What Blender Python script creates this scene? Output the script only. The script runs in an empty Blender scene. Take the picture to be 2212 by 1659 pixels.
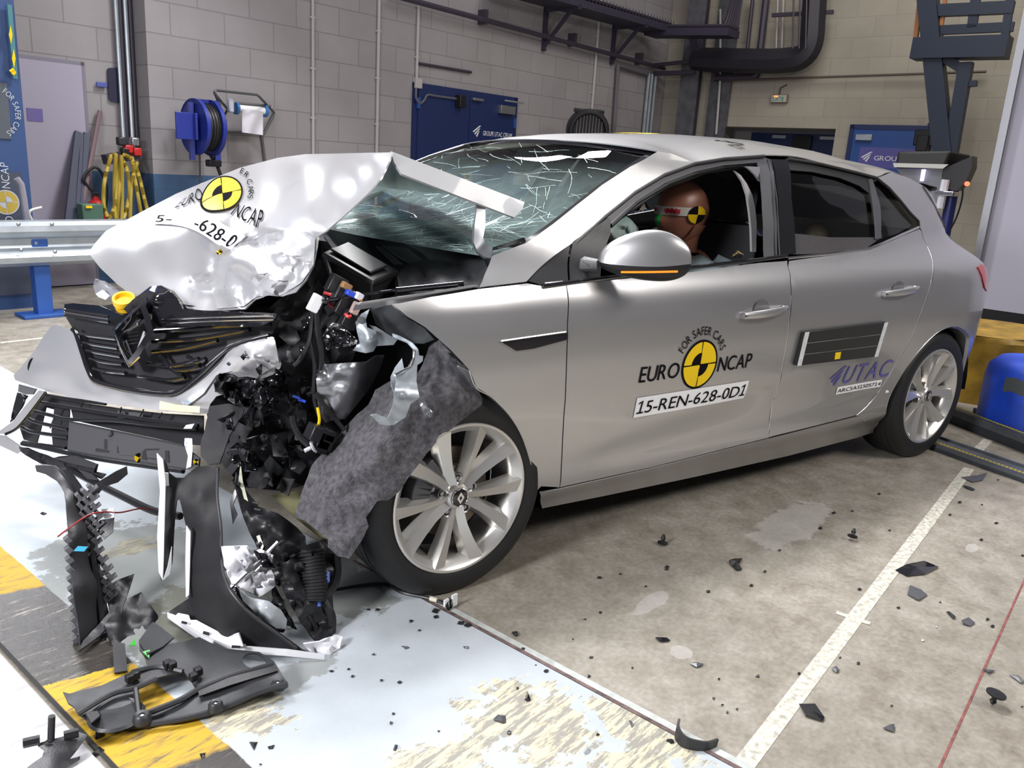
import bpy, bmesh, math, random
import numpy as np
from mathutils import Vector, Matrix
from mathutils.geometry import delaunay_2d_cdt
PI = math.pi
scene = bpy.context.scene
col = scene.collection
# ------------------------------------------------------------------ camera
F, PIT, ROLL, HEAD = 1783.3, 0.2620, 0.0619, 0.6391
CAM = np.array([-1.2463, -1.8588, 1.2744])
IW, IH = 2212.0, 1659.0
FW = np.array([math.sin(HEAD)*math.cos(PIT), math.cos(HEAD)*math.cos(PIT), -math.sin(PIT)])
_rt = np.array([math.cos(HEAD), -math.sin(HEAD), 0.0])
_up = np.cross(_rt, FW)
RT = math.cos(ROLL)*_rt + math.sin(ROLL)*_up
UP = -math.sin(ROLL)*_rt + math.cos(ROLL)*_up
cd = bpy.data.cameras.new('camera')
cd.sensor_fit = 'HORIZONTAL'; cd.sensor_width = 36.0
cd.lens = F/IW*36.0; cd.clip_start = 0.02; cd.clip_end = 200
cam = bpy.data.objects.new('camera', cd); col.objects.link(cam)
M = Matrix([[RT[i], UP[i], -FW[i], CAM[i]] for i in range(3)]+[[0, 0, 0, 1]])
cam.matrix_world = M
scene.camera = cam
# ------------------------------------------------------------------ world, lamps, exposure
w = bpy.data.worlds.new('hall'); scene.world = w; w.use_nodes = True
wb = w.node_tree.nodes['Background']; wb.inputs[0].default_value = (0.62, 0.63, 0.70, 1); wb.inputs[1].default_value = 0.13
def area(name, loc, target, sx, sy, power, color=(1, 1, 1), spread=180):
    l = bpy.data.lights.new(name, 'AREA'); l.shape = 'RECTANGLE'; l.size = sx; l.size_y = sy
    l.energy = power; l.color = color; l.spread = math.radians(spread)
    o = bpy.data.objects.new(name, l); col.objects.link(o); o.location = loc
    o.rotation_euler = (Vector(target)-Vector(loc)).to_track_quat('-Z', 'Y').to_euler()
    return o
area('floodlight_stand_left', (-0.95, 4.6, 2.25), (-0.5, 0.7, 0.5), 0.7, 0.7, 32, (0.97, 0.97, 1.0))
area('floodlight_bank_front', (-1.9, 1.5, 4.5), (-0.6, 0.4, 0.5), 1.6, 1.0, 120, (0.97, 0.97, 1.0))
area('floodlight_stand_front', (-3.9, -1.0, 2.3), (-0.7, 0.7, 0.6), 0.8, 0.8, 62, (0.97, 0.97, 1.0), 100)
area('floodlight_bank_roof', (1.0, 1.7, 4.7), (0.9, 0.9, 1.2), 1.6, 0.9, 130, (0.98, 0.98, 1.0), 130)
area('floodlight_bank_side', (1.9, 4.0, 4.5), (0.0, 0.7, 0.8), 0.9, 0.5, 200)
area('floodlight_bank_wall', (1.25, 4.95, 4.5), (0.0, 0.7, 0.8), 0.5, 0.4, 40)
area('fill_lamp_hall', (6.0, 1.8, 6.2), (9.2, 2.4, 1.2), 5.0, 3.0, 190, (1.0, 0.96, 0.90))  # unseen fill lamp, added for ambience and aimed to brighten the right wall
area('ceiling_lamp_near', (3.4, -4.3, 4.7), (0.6, -0.2, 0.5), 3.2, 1.0, 190, (1.0, 0.96, 0.92))
area('ceiling_lamp_wall', (1.0, 3.4, 6.2), (1.0, 5.8, 1.2), 5.0, 1.2, 40, (0.93, 0.91, 1.0))
vs = scene.view_settings
vs.view_transform = 'Standard'; vs.look = 'None'; vs.gamma = 1.0; vs.use_curve_mapping = False
vs.exposure = 0.38
# ------------------------------------------------------------------ pixel rays to places in the hall
def ray(x, y): return FW + RT*((x-IW/2)/F) + UP*((IH/2-y)/F)
def atX(x, y, v): d = ray(x, y); return CAM + d*((v-CAM[0])/d[0])
def atY(x, y, v): d = ray(x, y); return CAM + d*((v-CAM[1])/d[1])
def atZ(x, y, v=0.0): d = ray(x, y); return CAM + d*((v-CAM[2])/d[2])
WA = 0.2426
RTV = np.array([math.cos(WA), math.sin(WA), 0.0]); RNV = np.array([-math.sin(WA), math.cos(WA), 0.0])
def R(t, n, z=0.0): return RTV*t + RNV*n + np.array([0, 0, z])       # hall axes: t along the back wall, n towards it
def atN(x, y, n): d = ray(x, y); return CAM + d*((n-CAM@RNV)/(d@RNV))
def atT(x, y, t): d = ray(x, y); return CAM + d*((t-CAM@RTV)/(d@RTV))
def proj(P):
    d = np.asarray(P, float)-CAM; z = d@FW
    return IW/2+F*(d@RT)/z, IH/2-F*(d@UP)/z
# ------------------------------------------------------------------ materials
MATS = {}
def mat(name, rgb, rough=0.5, metal=0.0, coat=0.0, emit=None, bump=0.0, bscale=60.0, var=0.0, vscale=4.0, alpha=1.0, trans=0.0, spec=None):
    if name in MATS: return MATS[name]
    m = bpy.data.materials.new(name); m.use_nodes = True; nt = m.node_tree; b = nt.nodes['Principled BSDF']
    b.inputs['Base Color'].default_value = (*rgb, 1); b.inputs['Roughness'].default_value = rough
    b.inputs['Metallic'].default_value = metal; b.inputs['Coat Weight'].default_value = coat; b.inputs['Coat Roughness'].default_value = 0.04
    if spec is not None: b.inputs['Specular IOR Level'].default_value = spec
    if trans: b.inputs['Transmission Weight'].default_value = trans
    if alpha < 1: b.inputs['Alpha'].default_value = alpha
    if emit: b.inputs['Emission Color'].default_value = (*emit[:3], 1); b.inputs['Emission Strength'].default_value = emit[3]
    geo = nt.nodes.new('ShaderNodeNewGeometry')
    if var:
        n = nt.nodes.new('ShaderNodeTexNoise'); n.inputs['Scale'].default_value = vscale; n.inputs['Detail'].default_value = 6
        nt.links.new(geo.outputs['Position'], n.inputs['Vector'])
        r = nt.nodes.new('ShaderNodeMapRange'); r.inputs[1].default_value = 0.3; r.inputs[2].default_value = 0.7
        r.inputs[3].default_value = 1-var; r.inputs[4].default_value = 1+var
        nt.links.new(n.outputs['Fac'], r.inputs[0])
        mx = nt.nodes.new('ShaderNodeVectorMath'); mx.operation = 'SCALE'; mx.inputs[0].default_value = rgb
        nt.links.new(r.outputs[0], mx.inputs['Scale']); nt.links.new(mx.outputs[0], b.inputs['Base Color'])
    if bump:
        n = nt.nodes.new('ShaderNodeTexNoise'); n.inputs['Scale'].default_value = bscale; n.inputs['Detail'].default_value = 4
        nt.links.new(geo.outputs['Position'], n.inputs['Vector'])
        bp = nt.nodes.new('ShaderNodeBump'); bp.inputs['Strength'].default_value = bump; bp.inputs['Distance'].default_value = 0.004
        nt.links.new(n.outputs['Fac'], bp.inputs['Height']); nt.links.new(bp.outputs[0], b.inputs['Normal'])
    MATS[name] = m
    return m
SILVER = mat('silver_paint', (0.52, 0.515, 0.52), 0.33, 0.85, 0.7)
CHROME = mat('chrome', (0.8, 0.8, 0.8), 0.12, 1.0)
ALU = mat('alloy', (0.66, 0.645, 0.62), 0.30, 0.8, 0.3)
STEEL = mat('pressed_steel', (0.36, 0.37, 0.39), 0.35, 0.85)
GALV = mat('galvanised_steel', (0.42, 0.46, 0.50), 0.38, 0.7, var=0.12, vscale=9)
BLACK = mat('black_plastic', (0.011, 0.011, 0.013), 0.38, bump=0.12, bscale=300, spec=0.4)
GREYPL = mat('dark_grey_plastic', (0.026, 0.026, 0.029), 0.45, bump=0.15, bscale=260)
GLOSSB = mat('gloss_black', (0.008, 0.008, 0.010), 0.08, coat=0.8)
RUBBER = mat('tyre_rubber', (0.010, 0.010, 0.011), 0.5, spec=.4)
SEAL = mat('rubber_seal', (0.012, 0.012, 0.013), 0.45)
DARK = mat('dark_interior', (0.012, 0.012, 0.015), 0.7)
FELT = mat('grey_felt', (0.072, 0.069, 0.076), 0.95, bump=1.0, bscale=170, var=0.5, vscale=65)
WHITE = mat('white_film', (0.82, 0.82, 0.84), 0.35)
PWHITE = mat('white_plastic', (0.62, 0.62, 0.66), 0.35)
INK = mat('black_ink', (0.010, 0.009, 0.011), 0.6, spec=0.0)
YELLOW = mat('yellow_film', (0.80, 0.54, 0.01), 0.45, spec=0.2)
VIOLET = mat('violet_film', (0.10, 0.09, 0.33), 0.4)
REDP = mat('red_plastic', (0.5, 0.02, 0.02), 0.4)
BLUEP = mat('blue_paint', (0.012, 0.035, 0.19), 0.42)
# ------------------------------------------------------------------ objects
def tag(o, label=None, cat=None, group=None, kind=None):
    if label: o['label'] = label
    if cat: o['category'] = cat
    if group: o['group'] = group
    if kind: o['kind'] = kind
    return o
def thing(name, label, cat, loc=(0, 0, 0), group=None):
    o = bpy.data.objects.new(name, None); o.empty_display_size = 0.1; col.objects.link(o); o.location = tuple(loc)
    return tag(o, label, cat, group)
def adopt(o, parent):
    if parent is None: return o
    o.parent = parent
    if parent.type == 'EMPTY': o.matrix_parent_inverse = Matrix.Translation(-Vector(parent.location))
    else: o.matrix_parent_inverse = Matrix.Identity(4)
    return o
class MB:
    def __init__(s): s.v = []; s.f = []; s.mi = []; s.cur = 0
    def add(s, vs_, fs, mi=None):
        k = len(s.v); s.v += [tuple(map(float, q)) for q in vs_]
        for f in fs: s.f.append(tuple(i+k for i in f)); s.mi.append(s.cur if mi is None else mi)
        return s
    def hexa(s, p): return s.add(p, [(0, 3, 2, 1), (4, 5, 6, 7), (0, 1, 5, 4), (1, 2, 6, 5), (2, 3, 7, 6), (3, 0, 4, 7)])
    def box(s, c, size, ax=None):
        c = np.asarray(c, float); a = np.eye(3) if ax is None else np.asarray(ax, float)
        h = np.asarray(size, float)/2
        return s.hexa([c+a[0]*h[0]*i+a[1]*h[1]*j+a[2]*h[2]*k for k in (-1, 1) for i, j in ((-1, -1), (1, -1), (1, 1), (-1, 1))])
    def bar(s, p0, p1, w_, h_, up=(0, 0, 1)):
        p0 = np.asarray(p0, float); p1 = np.asarray(p1, float); d = p1-p0; L = np.linalg.norm(d); d = d/L
        u = np.asarray(up, float); sd = np.cross(d, u)
        if np.linalg.norm(sd) < 1e-4: sd = np.cross(d, (1, 0, 0))
        sd /= np.linalg.norm(sd); u = np.cross(sd, d)
        return s.box((p0+p1)/2, (L, w_, h_), (d, sd, u))
    def tube(s, pts, r, n=10, closed=False, cap=True):
        P = [np.asarray(q, float) for q in pts]; m = len(P); rs = r if hasattr(r, '__len__') else [r]*m
        vs_ = []; prev = None
        for i in range(m):
            if closed: d = P[(i+1) % m]-P[i-1]
            else: d = P[min(i+1, m-1)]-P[max(i-1, 0)]
            d = d/(np.linalg.norm(d)+1e-12)
            if prev is None:
                a = np.cross(d, (0, 0, 1)); a = a if np.linalg.norm(a) > 1e-3 else np.cross(d, (1, 0, 0))
            else: a = prev-d*(prev@d)
            a = a/(np.linalg.norm(a)+1e-12); prev = a; b = np.cross(d, a)
            for k in range(n):
                t = 2*PI*k/n; vs_.append(P[i]+rs[i]*(a*math.cos(t)+b*math.sin(t)))
        fs = []
        for i in range(m if closed else m-1):
            j = (i+1) % m
            for k in range(n): fs.append((i*n+k, i*n+(k+1) % n, j*n+(k+1) % n, j*n+k))
        if cap and not closed: fs += [tuple(range(n))[::-1], tuple((m-1)*n+k for k in range(n))]
        return s.add(vs_, fs)
    def lathe(s, prof, c, ax, n=48, arc=2*PI):      # prof: (radius, height along ax)
        c = np.asarray(c, float); ax = np.asarray(ax, float); ax = ax/np.linalg.norm(ax)
        a = np.cross(ax, (0, 0, 1)); a = a if np.linalg.norm(a) > 1e-3 else np.array([1., 0, 0]); a /= np.linalg.norm(a); b = np.cross(ax, a)
        full = abs(arc-2*PI) < 1e-6; m = n if full else n+1
        vs_ = [c+ax*h+r*(a*math.cos(arc*k/n)+b*math.sin(arc*k/n)) for r, h in prof for k in range(m)]
        fs = []
        for i in range(len(prof)-1):
            for k in range(n):
                k2 = (k+1) % m; fs.append((i*m+k, i*m+k2, (i+1)*m+k2, (i+1)*m+k))
        return s.add(vs_, fs)
    def prism(s, poly, d):                           # poly: 3D outline (flat), d: extrusion vector
        P = [np.asarray(q, float) for q in poly]; m = len(P); d = np.asarray(d, float)
        return s.add(P+[q+d for q in P], [tuple(range(m))[::-1], tuple(range(m, 2*m))]+[(i, (i+1) % m, m+(i+1) % m, m+i) for i in range(m)])
    def grid(s, G, closed_u=False):
        nu, nv = len(G), len(G[0]); fs = []
        for i in range(nu if closed_u else nu-1):
            for j in range(nv-1): fs.append((i*nv+j, ((i+1) % nu)*nv+j, ((i+1) % nu)*nv+j+1, i*nv+j+1))
        return s.add([q for row in G for q in row], fs)
    def build(s, name, mats, parent=None, smooth=True, solid=0.0, off=0.0, bevel=0.0, ang=40, sub=0, fix=True):
        me = bpy.data.meshes.new(name); me.from_pydata(s.v, [], s.f)
        mats = mats if isinstance(mats, (list, tuple)) else [mats]
        for m in mats: me.materials.append(m)
        me.polygons.foreach_set('material_index', s.mi)
        if fix:
            bm = bmesh.new(); bm.from_mesh(me); bmesh.ops.recalc_face_normals(bm, faces=bm.faces); bm.to_mesh(me); bm.free()
        me.validate(); me.update()
        if smooth:
            me.polygons.foreach_set('use_smooth', [True]*len(me.polygons))
            me.set_sharp_from_angle(angle=math.radians(ang))
        o = bpy.data.objects.new(name, me); col.objects.link(o)
        if solid:
            k = o.modifiers.new('thickness', 'SOLIDIFY'); k.thickness = solid; k.offset = off
            if smooth: k = o.modifiers.new('edges', 'EDGE_SPLIT'); k.split_angle = math.radians(55); k.use_edge_sharp = False
        if bevel:
            k = o.modifiers.new('bevel', 'BEVEL'); k.width = bevel; k.segments = 2; k.limit_method = 'ANGLE'; k.angle_limit = math.radians(35)
        if sub:
            k = o.modifiers.new('subdivision', 'SUBSURF'); k.levels = sub; k.render_levels = sub
        return adopt(o, parent)
def cdt(loops, step):
    """triangulate 2D loops (first outer, others holes) with inner grid points"""
    vs_, es = [], []
    for L in loops:
        k = len(vs_); vs_ += [Vector(map(float, q[:2])) for q in L]; es += [(k+i, k+(i+1) % len(L)) for i in range(len(L))]
    if step:
        A = np.array([tuple(q[:2]) for q in loops[0]], float); lo, hi = A.min(0), A.max(0)
        B = np.concatenate([np.array([tuple(q[:2]) for q in L], float) for L in loops])
        i = 0; y = lo[1]+step*0.5
        while y < hi[1]:
            x = lo[0]+step*(0.5 if i % 2 else 0.0)
            while x < hi[0]:
                if np.min(np.hypot(B[:, 0]-x, B[:, 1]-y)) > step*0.35: vs_.append(Vector((x, y)))
                x += step
            y += step*0.87; i += 1
    r = delaunay_2d_cdt(vs_, es, [], 1, 1e-7); V2 = [tuple(q) for q in r[0]]; F2 = [tuple(f) for f in r[2]]
    for H in loops[1:]:
        H = np.array([tuple(q[:2]) for q in H], float)
        def inside(p):
            c = False
            for i in range(len(H)):
                a, b = H[i-1], H[i]
                if (a[1] > p[1]) != (b[1] > p[1]) and p[0] < (b[0]-a[0])*(p[1]-a[1])/(b[1]-a[1])+a[0]: c = not c
            return c
        F2 = [f for f in F2 if not inside(np.mean([V2[i] for i in f], axis=0))]
    used = sorted({i for f in F2 for i in f}); mp = {j: i for i, j in enumerate(used)}
    return [V2[j] for j in used], [tuple(mp[i] for i in f) for f in F2]
def dense(L, step, closed=True):
    out = []; n = len(L)
    for i in range(n if closed else n-1):
        a = np.asarray(L[i], float); b = np.asarray(L[(i+1) % n], float); k = max(1, int(np.linalg.norm((b-a)[:2])/step))
        out += [a+(b-a)*j/k for j in range(k)]
    if not closed: out.append(np.asarray(L[-1], float))
    return out
def crom(P, k=6, closed=False):
    P = [np.asarray(q, float) for q in P]; n = len(P); out = []
    for i in range(n if closed else n-1):
        if closed: a, b, c, d = P[i-1], P[i], P[(i+1) % n], P[(i+2) % n]
        else: a, b, c, d = P[max(i-1, 0)], P[i], P[i+1], P[min(i+2, n-1)]
        for j in range(k):
            t = j/k; out.append(0.5*((2*b)+(c-a)*t+(2*a-5*b+4*c-d)*t*t+(3*b-a-3*c+d)*t**3))
    if not closed: out.append(P[-1])
    return out
def interp(x, xs, ys): return float(np.interp(x, xs, ys))
def smooth_table(xs, ys):
    X_ = np.linspace(xs[0], xs[-1], 500); Y_ = np.interp(X_, xs, ys)
    w_ = max(3, int(500*0.03)); k = np.hanning(w_+2)[1:-1]; k /= k.sum()
    Yp = np.concatenate([np.full(w_, Y_[0])-(Y_[1]-Y_[0])*np.arange(w_, 0, -1), Y_, np.full(w_, Y_[-1])+(Y_[-1]-Y_[-2])*np.arange(1, w_+1)])
    Ys = np.convolve(Yp, k, 'same')[w_:-w_]
    return lambda x: float(np.interp(x, X_, Ys))
class TPS:
    """smooth depth over a traced outline: control points (px, py) -> value"""
    def __init__(s, pts, vals, lam=1e-3):
        s.P = np.asarray(pts, float)/100.0; n = len(s.P); V = np.asarray(vals, float)
        d = np.linalg.norm(s.P[:, None]-s.P[None], axis=2); K = np.where(d > 0, d*d*np.log(d+1e-12), 0)+lam*np.eye(n)
        A = np.zeros((n+3, n+3)); A[:n, :n] = K; A[:n, n] = 1; A[:n, n+1:] = s.P; A[n, :n] = 1; A[n+1:, :n] = s.P.T
        b = np.zeros(n+3); b[:n] = V; s.w = np.linalg.lstsq(A, b, rcond=None)[0]; s.n = n
    def __call__(s, x, y):
        q = np.array([x, y])/100.0; d = np.linalg.norm(s.P-q, axis=1)
        return float(np.where(d > 0, d*d*np.log(d+1e-12), 0)@s.w[:s.n]+s.w[s.n]+s.w[s.n+1:]@q)
def hash3(x, y, s=0.0):
    v = math.sin(x*12.9898+y*78.233+s*37.719)*43758.5453
    return v-math.floor(v)
def vnoise(x, y, s=0.0):
    i, j = math.floor(x), math.floor(y); u, v = x-i, y-j; u = u*u*(3-2*u); v = v*v*(3-2*v)
    a = hash3(i, j, s); b = hash3(i+1, j, s); c = hash3(i, j+1, s); d = hash3(i+1, j+1, s)
    return (a+(b-a)*u)*(1-v)+(c+(d-c)*u)*v-0.5
def sheet(name, outline, m, parent, inner=(), step=14, noise=0.0, nfreq=0.03, solid=0.003, holes=(), rough=0.0, seed=0.0, axis='Y', smooth=True, ang=50, ret=False, off=0.0, ampf=None, ridged=False, extra=None):
    """a bent sheet part: outline points (px, py, Y) traced at their own distance Y (car's width axis), thickness added"""
    ctl = list(outline)+list(inner)+[q for h in holes for q in h]
    tps = TPS([q[:2] for q in ctl], [q[2] for q in ctl])
    rnd = random.Random(seed+len(ctl)); lp = []
    for L in [outline]+list(holes):
        D_ = dense([q[:2] for q in L], step)
        if rough: D_ = [q+np.array([rnd.uniform(-rough, rough), rnd.uniform(-rough, rough)]) for q in D_]
        lp.append(D_)
    v2, f2 = cdt(lp, step)
    at = {'Y': atY, 'X': atX, 'Z': atZ}[axis]
    def dep(x, y):
        d = tps(x, y)+(extra(x, y) if extra else 0.0)
        if noise and ridged: d += noise*(ampf(x, y) if ampf else 1.0)*(abs(vnoise(x*nfreq, y*nfreq, seed))*2-.4+abs(vnoise(x*nfreq*1.9, y*nfreq*1.9, seed+5))*.9-.2)
        elif noise: d += noise*(ampf(x, y) if ampf else 1.0)*(vnoise(x*nfreq, y*nfreq, seed)+0.5*vnoise(x*nfreq*2.3, y*nfreq*2.3, seed+5))
        return d
    vs_ = [at(x, y, dep(x, y)) for x, y in v2]
    o = MB().add(vs_, f2).build(name, m, parent, smooth, solid, off, ang=ang)
    return (o, dep) if ret else o
# ------------------------------------------------------------------ lettering
_glyph = {}
_glyph['1'] = ([(.06, 0), (.44, 0), (.44, .085), (.06, .085), (.205, .08), (.295, .08), (.295, .73), (.215, .73), (.205, .62), (.205, .715), (.06, .63), (.06, .53)], [(0, 1, 2, 3), (4, 5, 6, 7), (8, 9, 10, 11)], .06, .44)
def glyph(ch):
    if ch not in _glyph:
        cu = bpy.data.curves.new('g', 'FONT'); cu.body = ch; cu.size = 1.0; cu.resolution_u = 4; cu.fill_mode = 'FRONT'
        o = bpy.data.objects.new('g', cu); col.objects.link(o)
        dg = bpy.context.evaluated_depsgraph_get(); me = o.evaluated_get(dg).to_mesh()
        v = [(q.co.x, q.co.y) for q in me.vertices]; f = [tuple(q.vertices) for q in me.polygons]
        o.evaluated_get(dg).to_mesh_clear(); bpy.data.objects.remove(o); bpy.data.curves.remove(cu)
        _glyph[ch] = (v, f, min((q[0] for q in v), default=0), max((q[0] for q in v), default=0.22))
    return _glyph[ch]
class Art:
    """flat lettering and marks in (u, v); each face has a material index"""
    def __init__(s): s.v = []; s.f = []; s.mi = []
    def poly(s, P, mi): k = len(s.v); s.v += [tuple(q) for q in P]; s.f.append(tuple(range(k, k+len(P)))); s.mi.append(mi); return s
    def tri(s, V, Fs, mi):
        k = len(s.v); s.v += [tuple(q) for q in V]
        for f in Fs: s.f.append(tuple(i+k for i in f)); s.mi.append(mi)
        return s
    def sector(s, c, r0, r1, a0, a1, mi, n=24):
        a = [math.radians(a0+(a1-a0)*i/n) for i in range(n+1)]
        P = [(c[0]+r1*math.cos(t), c[1]+r1*math.sin(t)) for t in a]; Q = [(c[0]+r0*math.cos(t), c[1]+r0*math.sin(t)) for t in a]
        return s.tri(P+Q, [(i, i+1, n+2+i, n+1+i) for i in range(n)], mi)
    def text(s, txt, x, y, h, mi, width=None, slant=0.0, gap=0.09, just='L', wt=1.0):
        items = []; cx = 0.0
        for ch in txt:
            if ch == ' ': cx += 0.3; continue
            v, f, a, b = glyph(ch); items.append((v, f, cx-a)); cx += b-a+gap
        cx -= gap; sc = h/0.73; sx = sc if width is None else width/cx
        ox = x-(cx*sx if just == 'R' else cx*sx/2 if just == 'C' else 0)
        for v, f, d in items: s.tri([(ox+(q[0]+d)*sx+slant*q[1]*sc, y+q[1]*sc) for q in v], f, mi)
        return s
    def arc(s, txt, c, r, a_mid, h, mi, gap=0.1, sq=0.78):
        sc = h/0.73; ws = [(0.3 if ch == ' ' else glyph(ch)[3]-glyph(ch)[2]+gap)*sc*sq for ch in txt]
        a = math.radians(a_mid)+sum(ws)/2/(r+h*0.3)
        for ch, wd in zip(txt, ws):
            am = a-wd/2/(r+h*0.3); a -= wd/(r+h*0.3)
            if ch == ' ': continue
            v, f, x0, x1 = glyph(ch); t = am-PI/2; ct, st = math.cos(t), math.sin(t)
            P = []
            for q in v:
                u, w_ = (q[0]-(x0+x1)/2)*sc*sq, q[1]*sc+r
                P.append((c[0]+u*ct-w_*st, c[1]+u*st+w_*ct))
            s.tri(P, f, mi)
        return s
    def place(s, fn, name, mats, parent, fine=0.0):
        bm = bmesh.new(); vv = [bm.verts.new((q[0], q[1], 0)) for q in s.v]
        for f, m in zip(s.f, s.mi):
            try: bm.faces.new([vv[i] for i in f]).material_index = m
            except ValueError: pass
        if fine:
            for _ in range(4):
                L = [e for e in bm.edges if e.calc_length() > fine]
                if not L: break
                bmesh.ops.subdivide_edges(bm, edges=L, cuts=1, use_grid_fill=True)
            bmesh.ops.triangulate(bm, faces=bm.faces)
        bm.normal_update()
        for v in bm.verts: v.co = Vector(tuple(map(float, fn(v.co.x, v.co.y))))
        me = bpy.data.meshes.new(name); bm.to_mesh(me); bm.free()
        for m in mats: me.materials.append(m)
        o = bpy.data.objects.new(name, me); col.objects.link(o)
        return adopt(o, parent)
def euro_logo(A, c, r, ink, yel, words_=True, ww=None):
    for a in range(4): A.sector(c, r*(0.50 if a in (1, 3) else 0.04), r*0.94, a*90+2, a*90+88, yel)
    A.sector(c, r*0.94, r*1.03, 0, 360, ink, 64)
    t_ = r*.028
    A.poly([(c[0]-r*.96, c[1]-t_), (c[0]+r*.96, c[1]-t_), (c[0]+r*.96, c[1]+t_), (c[0]-r*.96, c[1]+t_)], ink); A.poly([(c[0]-t_, c[1]-r*.96), (c[0]+t_, c[1]-r*.96), (c[0]+t_, c[1]+r*.96), (c[0]-t_, c[1]+r*.96)], ink)
    for a in (1, 3): A.sector(c, 0.0, r*0.50, a*90, a*90+90, ink, 12)
    if words_:
        A.text('EURO', c[0]-r*1.18, c[1]-r*0.42, r*0.66, ink, width=r*2.15, just='R', slant=0.08)
        A.text('NCAP', c[0]+r*1.14, c[1]-r*0.42, r*0.66, ink, width=r*2.1, slant=0.08)
        A.arc('FOR SAFER CARS', c, r*1.22, 88, r*0.36, ink)
    return A
# ================================================================== THE HALL
def hall_obj(mb, name, m, label=None, cat=None, group=None, kind=None, parent=None, **kw):
    """mesh whose own axes are the hall axes (t, n, z) - so node textures run along the walls"""
    o = mb.build(name, m, parent, **kw); o.rotation_euler = (0, 0, WA); return tag(o, label, cat, group, kind)
def nodes(m): return m.node_tree.nodes, m.node_tree.links, m.node_tree.nodes['Principled BSDF']
def nn(N, t, **k):
    n = N.new(t)
    for a, b in k.items():
        if isinstance(b, (int, float, tuple)) and a.startswith('i'): n.inputs[int(a[1:])].default_value = b
        else: setattr(n, a, b)
    return n
def ramp(N, L, src, p0, c0, p1, c1):
    r = N.new('ShaderNodeValToRGB'); r.color_ramp.elements[0].position = p0; r.color_ramp.elements[0].color = (*c0, 1)
    r.color_ramp.elements[1].position = p1; r.color_ramp.elements[1].color = (*c1, 1); L.new(src, r.inputs[0]); return r
def noise(N, L, src, scale, detail=6, rough=0.6, vec_scale=None):
    n = N.new('ShaderNodeTexNoise'); n.inputs['Scale'].default_value = scale; n.inputs['Detail'].default_value = detail; n.inputs['Roughness'].default_value = rough
    if vec_scale:
        mp = N.new('ShaderNodeMapping'); mp.inputs['Scale'].default_value = vec_scale; L.new(src, mp.inputs[0]); src = mp.outputs[0]
    L.new(src, n.inputs['Vector']); return n
def mixc(N, L, fac, a, b, blend='MIX'):
    m = N.new('ShaderNodeMix'); m.data_type = 'RGBA'; m.blend_type = blend
    for s, i in ((fac, 0), (a, 6), (b, 7)):
        if isinstance(s, (int, float)): m.inputs[i].default_value = s
        elif isinstance(s, tuple): m.inputs[i].default_value = (*s, 1)
        else: L.new(s, m.inputs[i])
    return m.outputs[2]
def mth(N, L, op, a, b=None, c=None):
    m = N.new('ShaderNodeMath'); m.operation = op
    for i, s in enumerate((a, b, c)):
        if s is None: continue
        if isinstance(s, (int, float)): m.inputs[i].default_value = s
        else: L.new(s, m.inputs[i])
    return m.outputs[0]
def blob(N, L, xyz, cx, cy, rx, ry, nz, edge=0.5):
    """soft-edged patch mask: 1 inside, broken up by noise"""
    dx = mth(N, L, 'DIVIDE', mth(N, L, 'SUBTRACT', xyz.outputs[0], cx), rx); dy = mth(N, L, 'DIVIDE', mth(N, L, 'SUBTRACT', xyz.outputs[1], cy), ry)
    d = mth(N, L, 'ADD', mth(N, L, 'MULTIPLY', dx, dx), mth(N, L, 'MULTIPLY', dy, dy))
    v = mth(N, L, 'ADD', mth(N, L, 'SUBTRACT', 1.0, d), mth(N, L, 'MULTIPLY', mth(N, L, 'SUBTRACT', nz, 0.5), edge*4))
    return mth(N, L, 'MULTIPLY', v, 6.0)
def clamp(N, L, v):
    c = N.new('ShaderNodeClamp'); L.new(v, c.inputs[0]); return c.outputs[0]
# concrete
conc = mat('concrete', (0.3, 0.28, 0.25), 0.5); N, L, B = nodes(conc)
tc = nn(N, 'ShaderNodeTexCoord').outputs['Object']
n1 = noise(N, L, tc, 1.3, 8, 0.65); n2 = noise(N, L, tc, 9, 8, 0.7); n3 = noise(N, L, tc, 60, 4, 0.6)
c1 = ramp(N, L, n1.outputs['Fac'], 0.32, (0.160, 0.138, 0.105), 0.68, (0.30, 0.275, 0.232)).outputs[0]
c2 = mixc(N, L, 0.55, c1, ramp(N, L, n2.outputs['Fac'], 0.30, (0.15, 0.13, 0.095), 0.70, (0.40, 0.37, 0.325)).outputs[0])
c3 = mixc(N, L, 0.5, c2, ramp(N, L, n3.outputs['Fac'], 0.3, (0.6, 0.6, 0.6), 0.7, (1.3, 1.3, 1.3)).outputs[0], 'MULTIPLY')
xyz = nn(N, 'ShaderNodeSeparateXYZ'); L.new(tc, xyz.inputs[0])
for cx, cy, rx, ry in ((1.32, -0.49, 0.30, 0.10), (0.22, -0.62, 0.035, 0.03), (0.40, -0.42, 0.10, 0.03), (1.62, -1.05, 0.05, 0.02)):
    c3 = mixc(N, L, mth(N, L, 'MULTIPLY', clamp(N, L, blob(N, L, xyz, cx, cy, rx, ry, n2.outputs['Fac'], 0.7)), 0.45), c3, (0.45, 0.43, 0.42))
L.new(c3, B.inputs['Base Color'])
L.new(ramp(N, L, n2.outputs['Fac'], 0.3, (0.34, 0.34, 0.34), 0.7, (0.62, 0.62, 0.62)).outputs[0], B.inputs['Roughness'])
bp = nn(N, 'ShaderNodeBump', i0=0.25, i1=0.003); L.new(n3.outputs['Fac'], bp.inputs['Height']); L.new(bp.outputs[0], B.inputs['Normal'])
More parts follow.
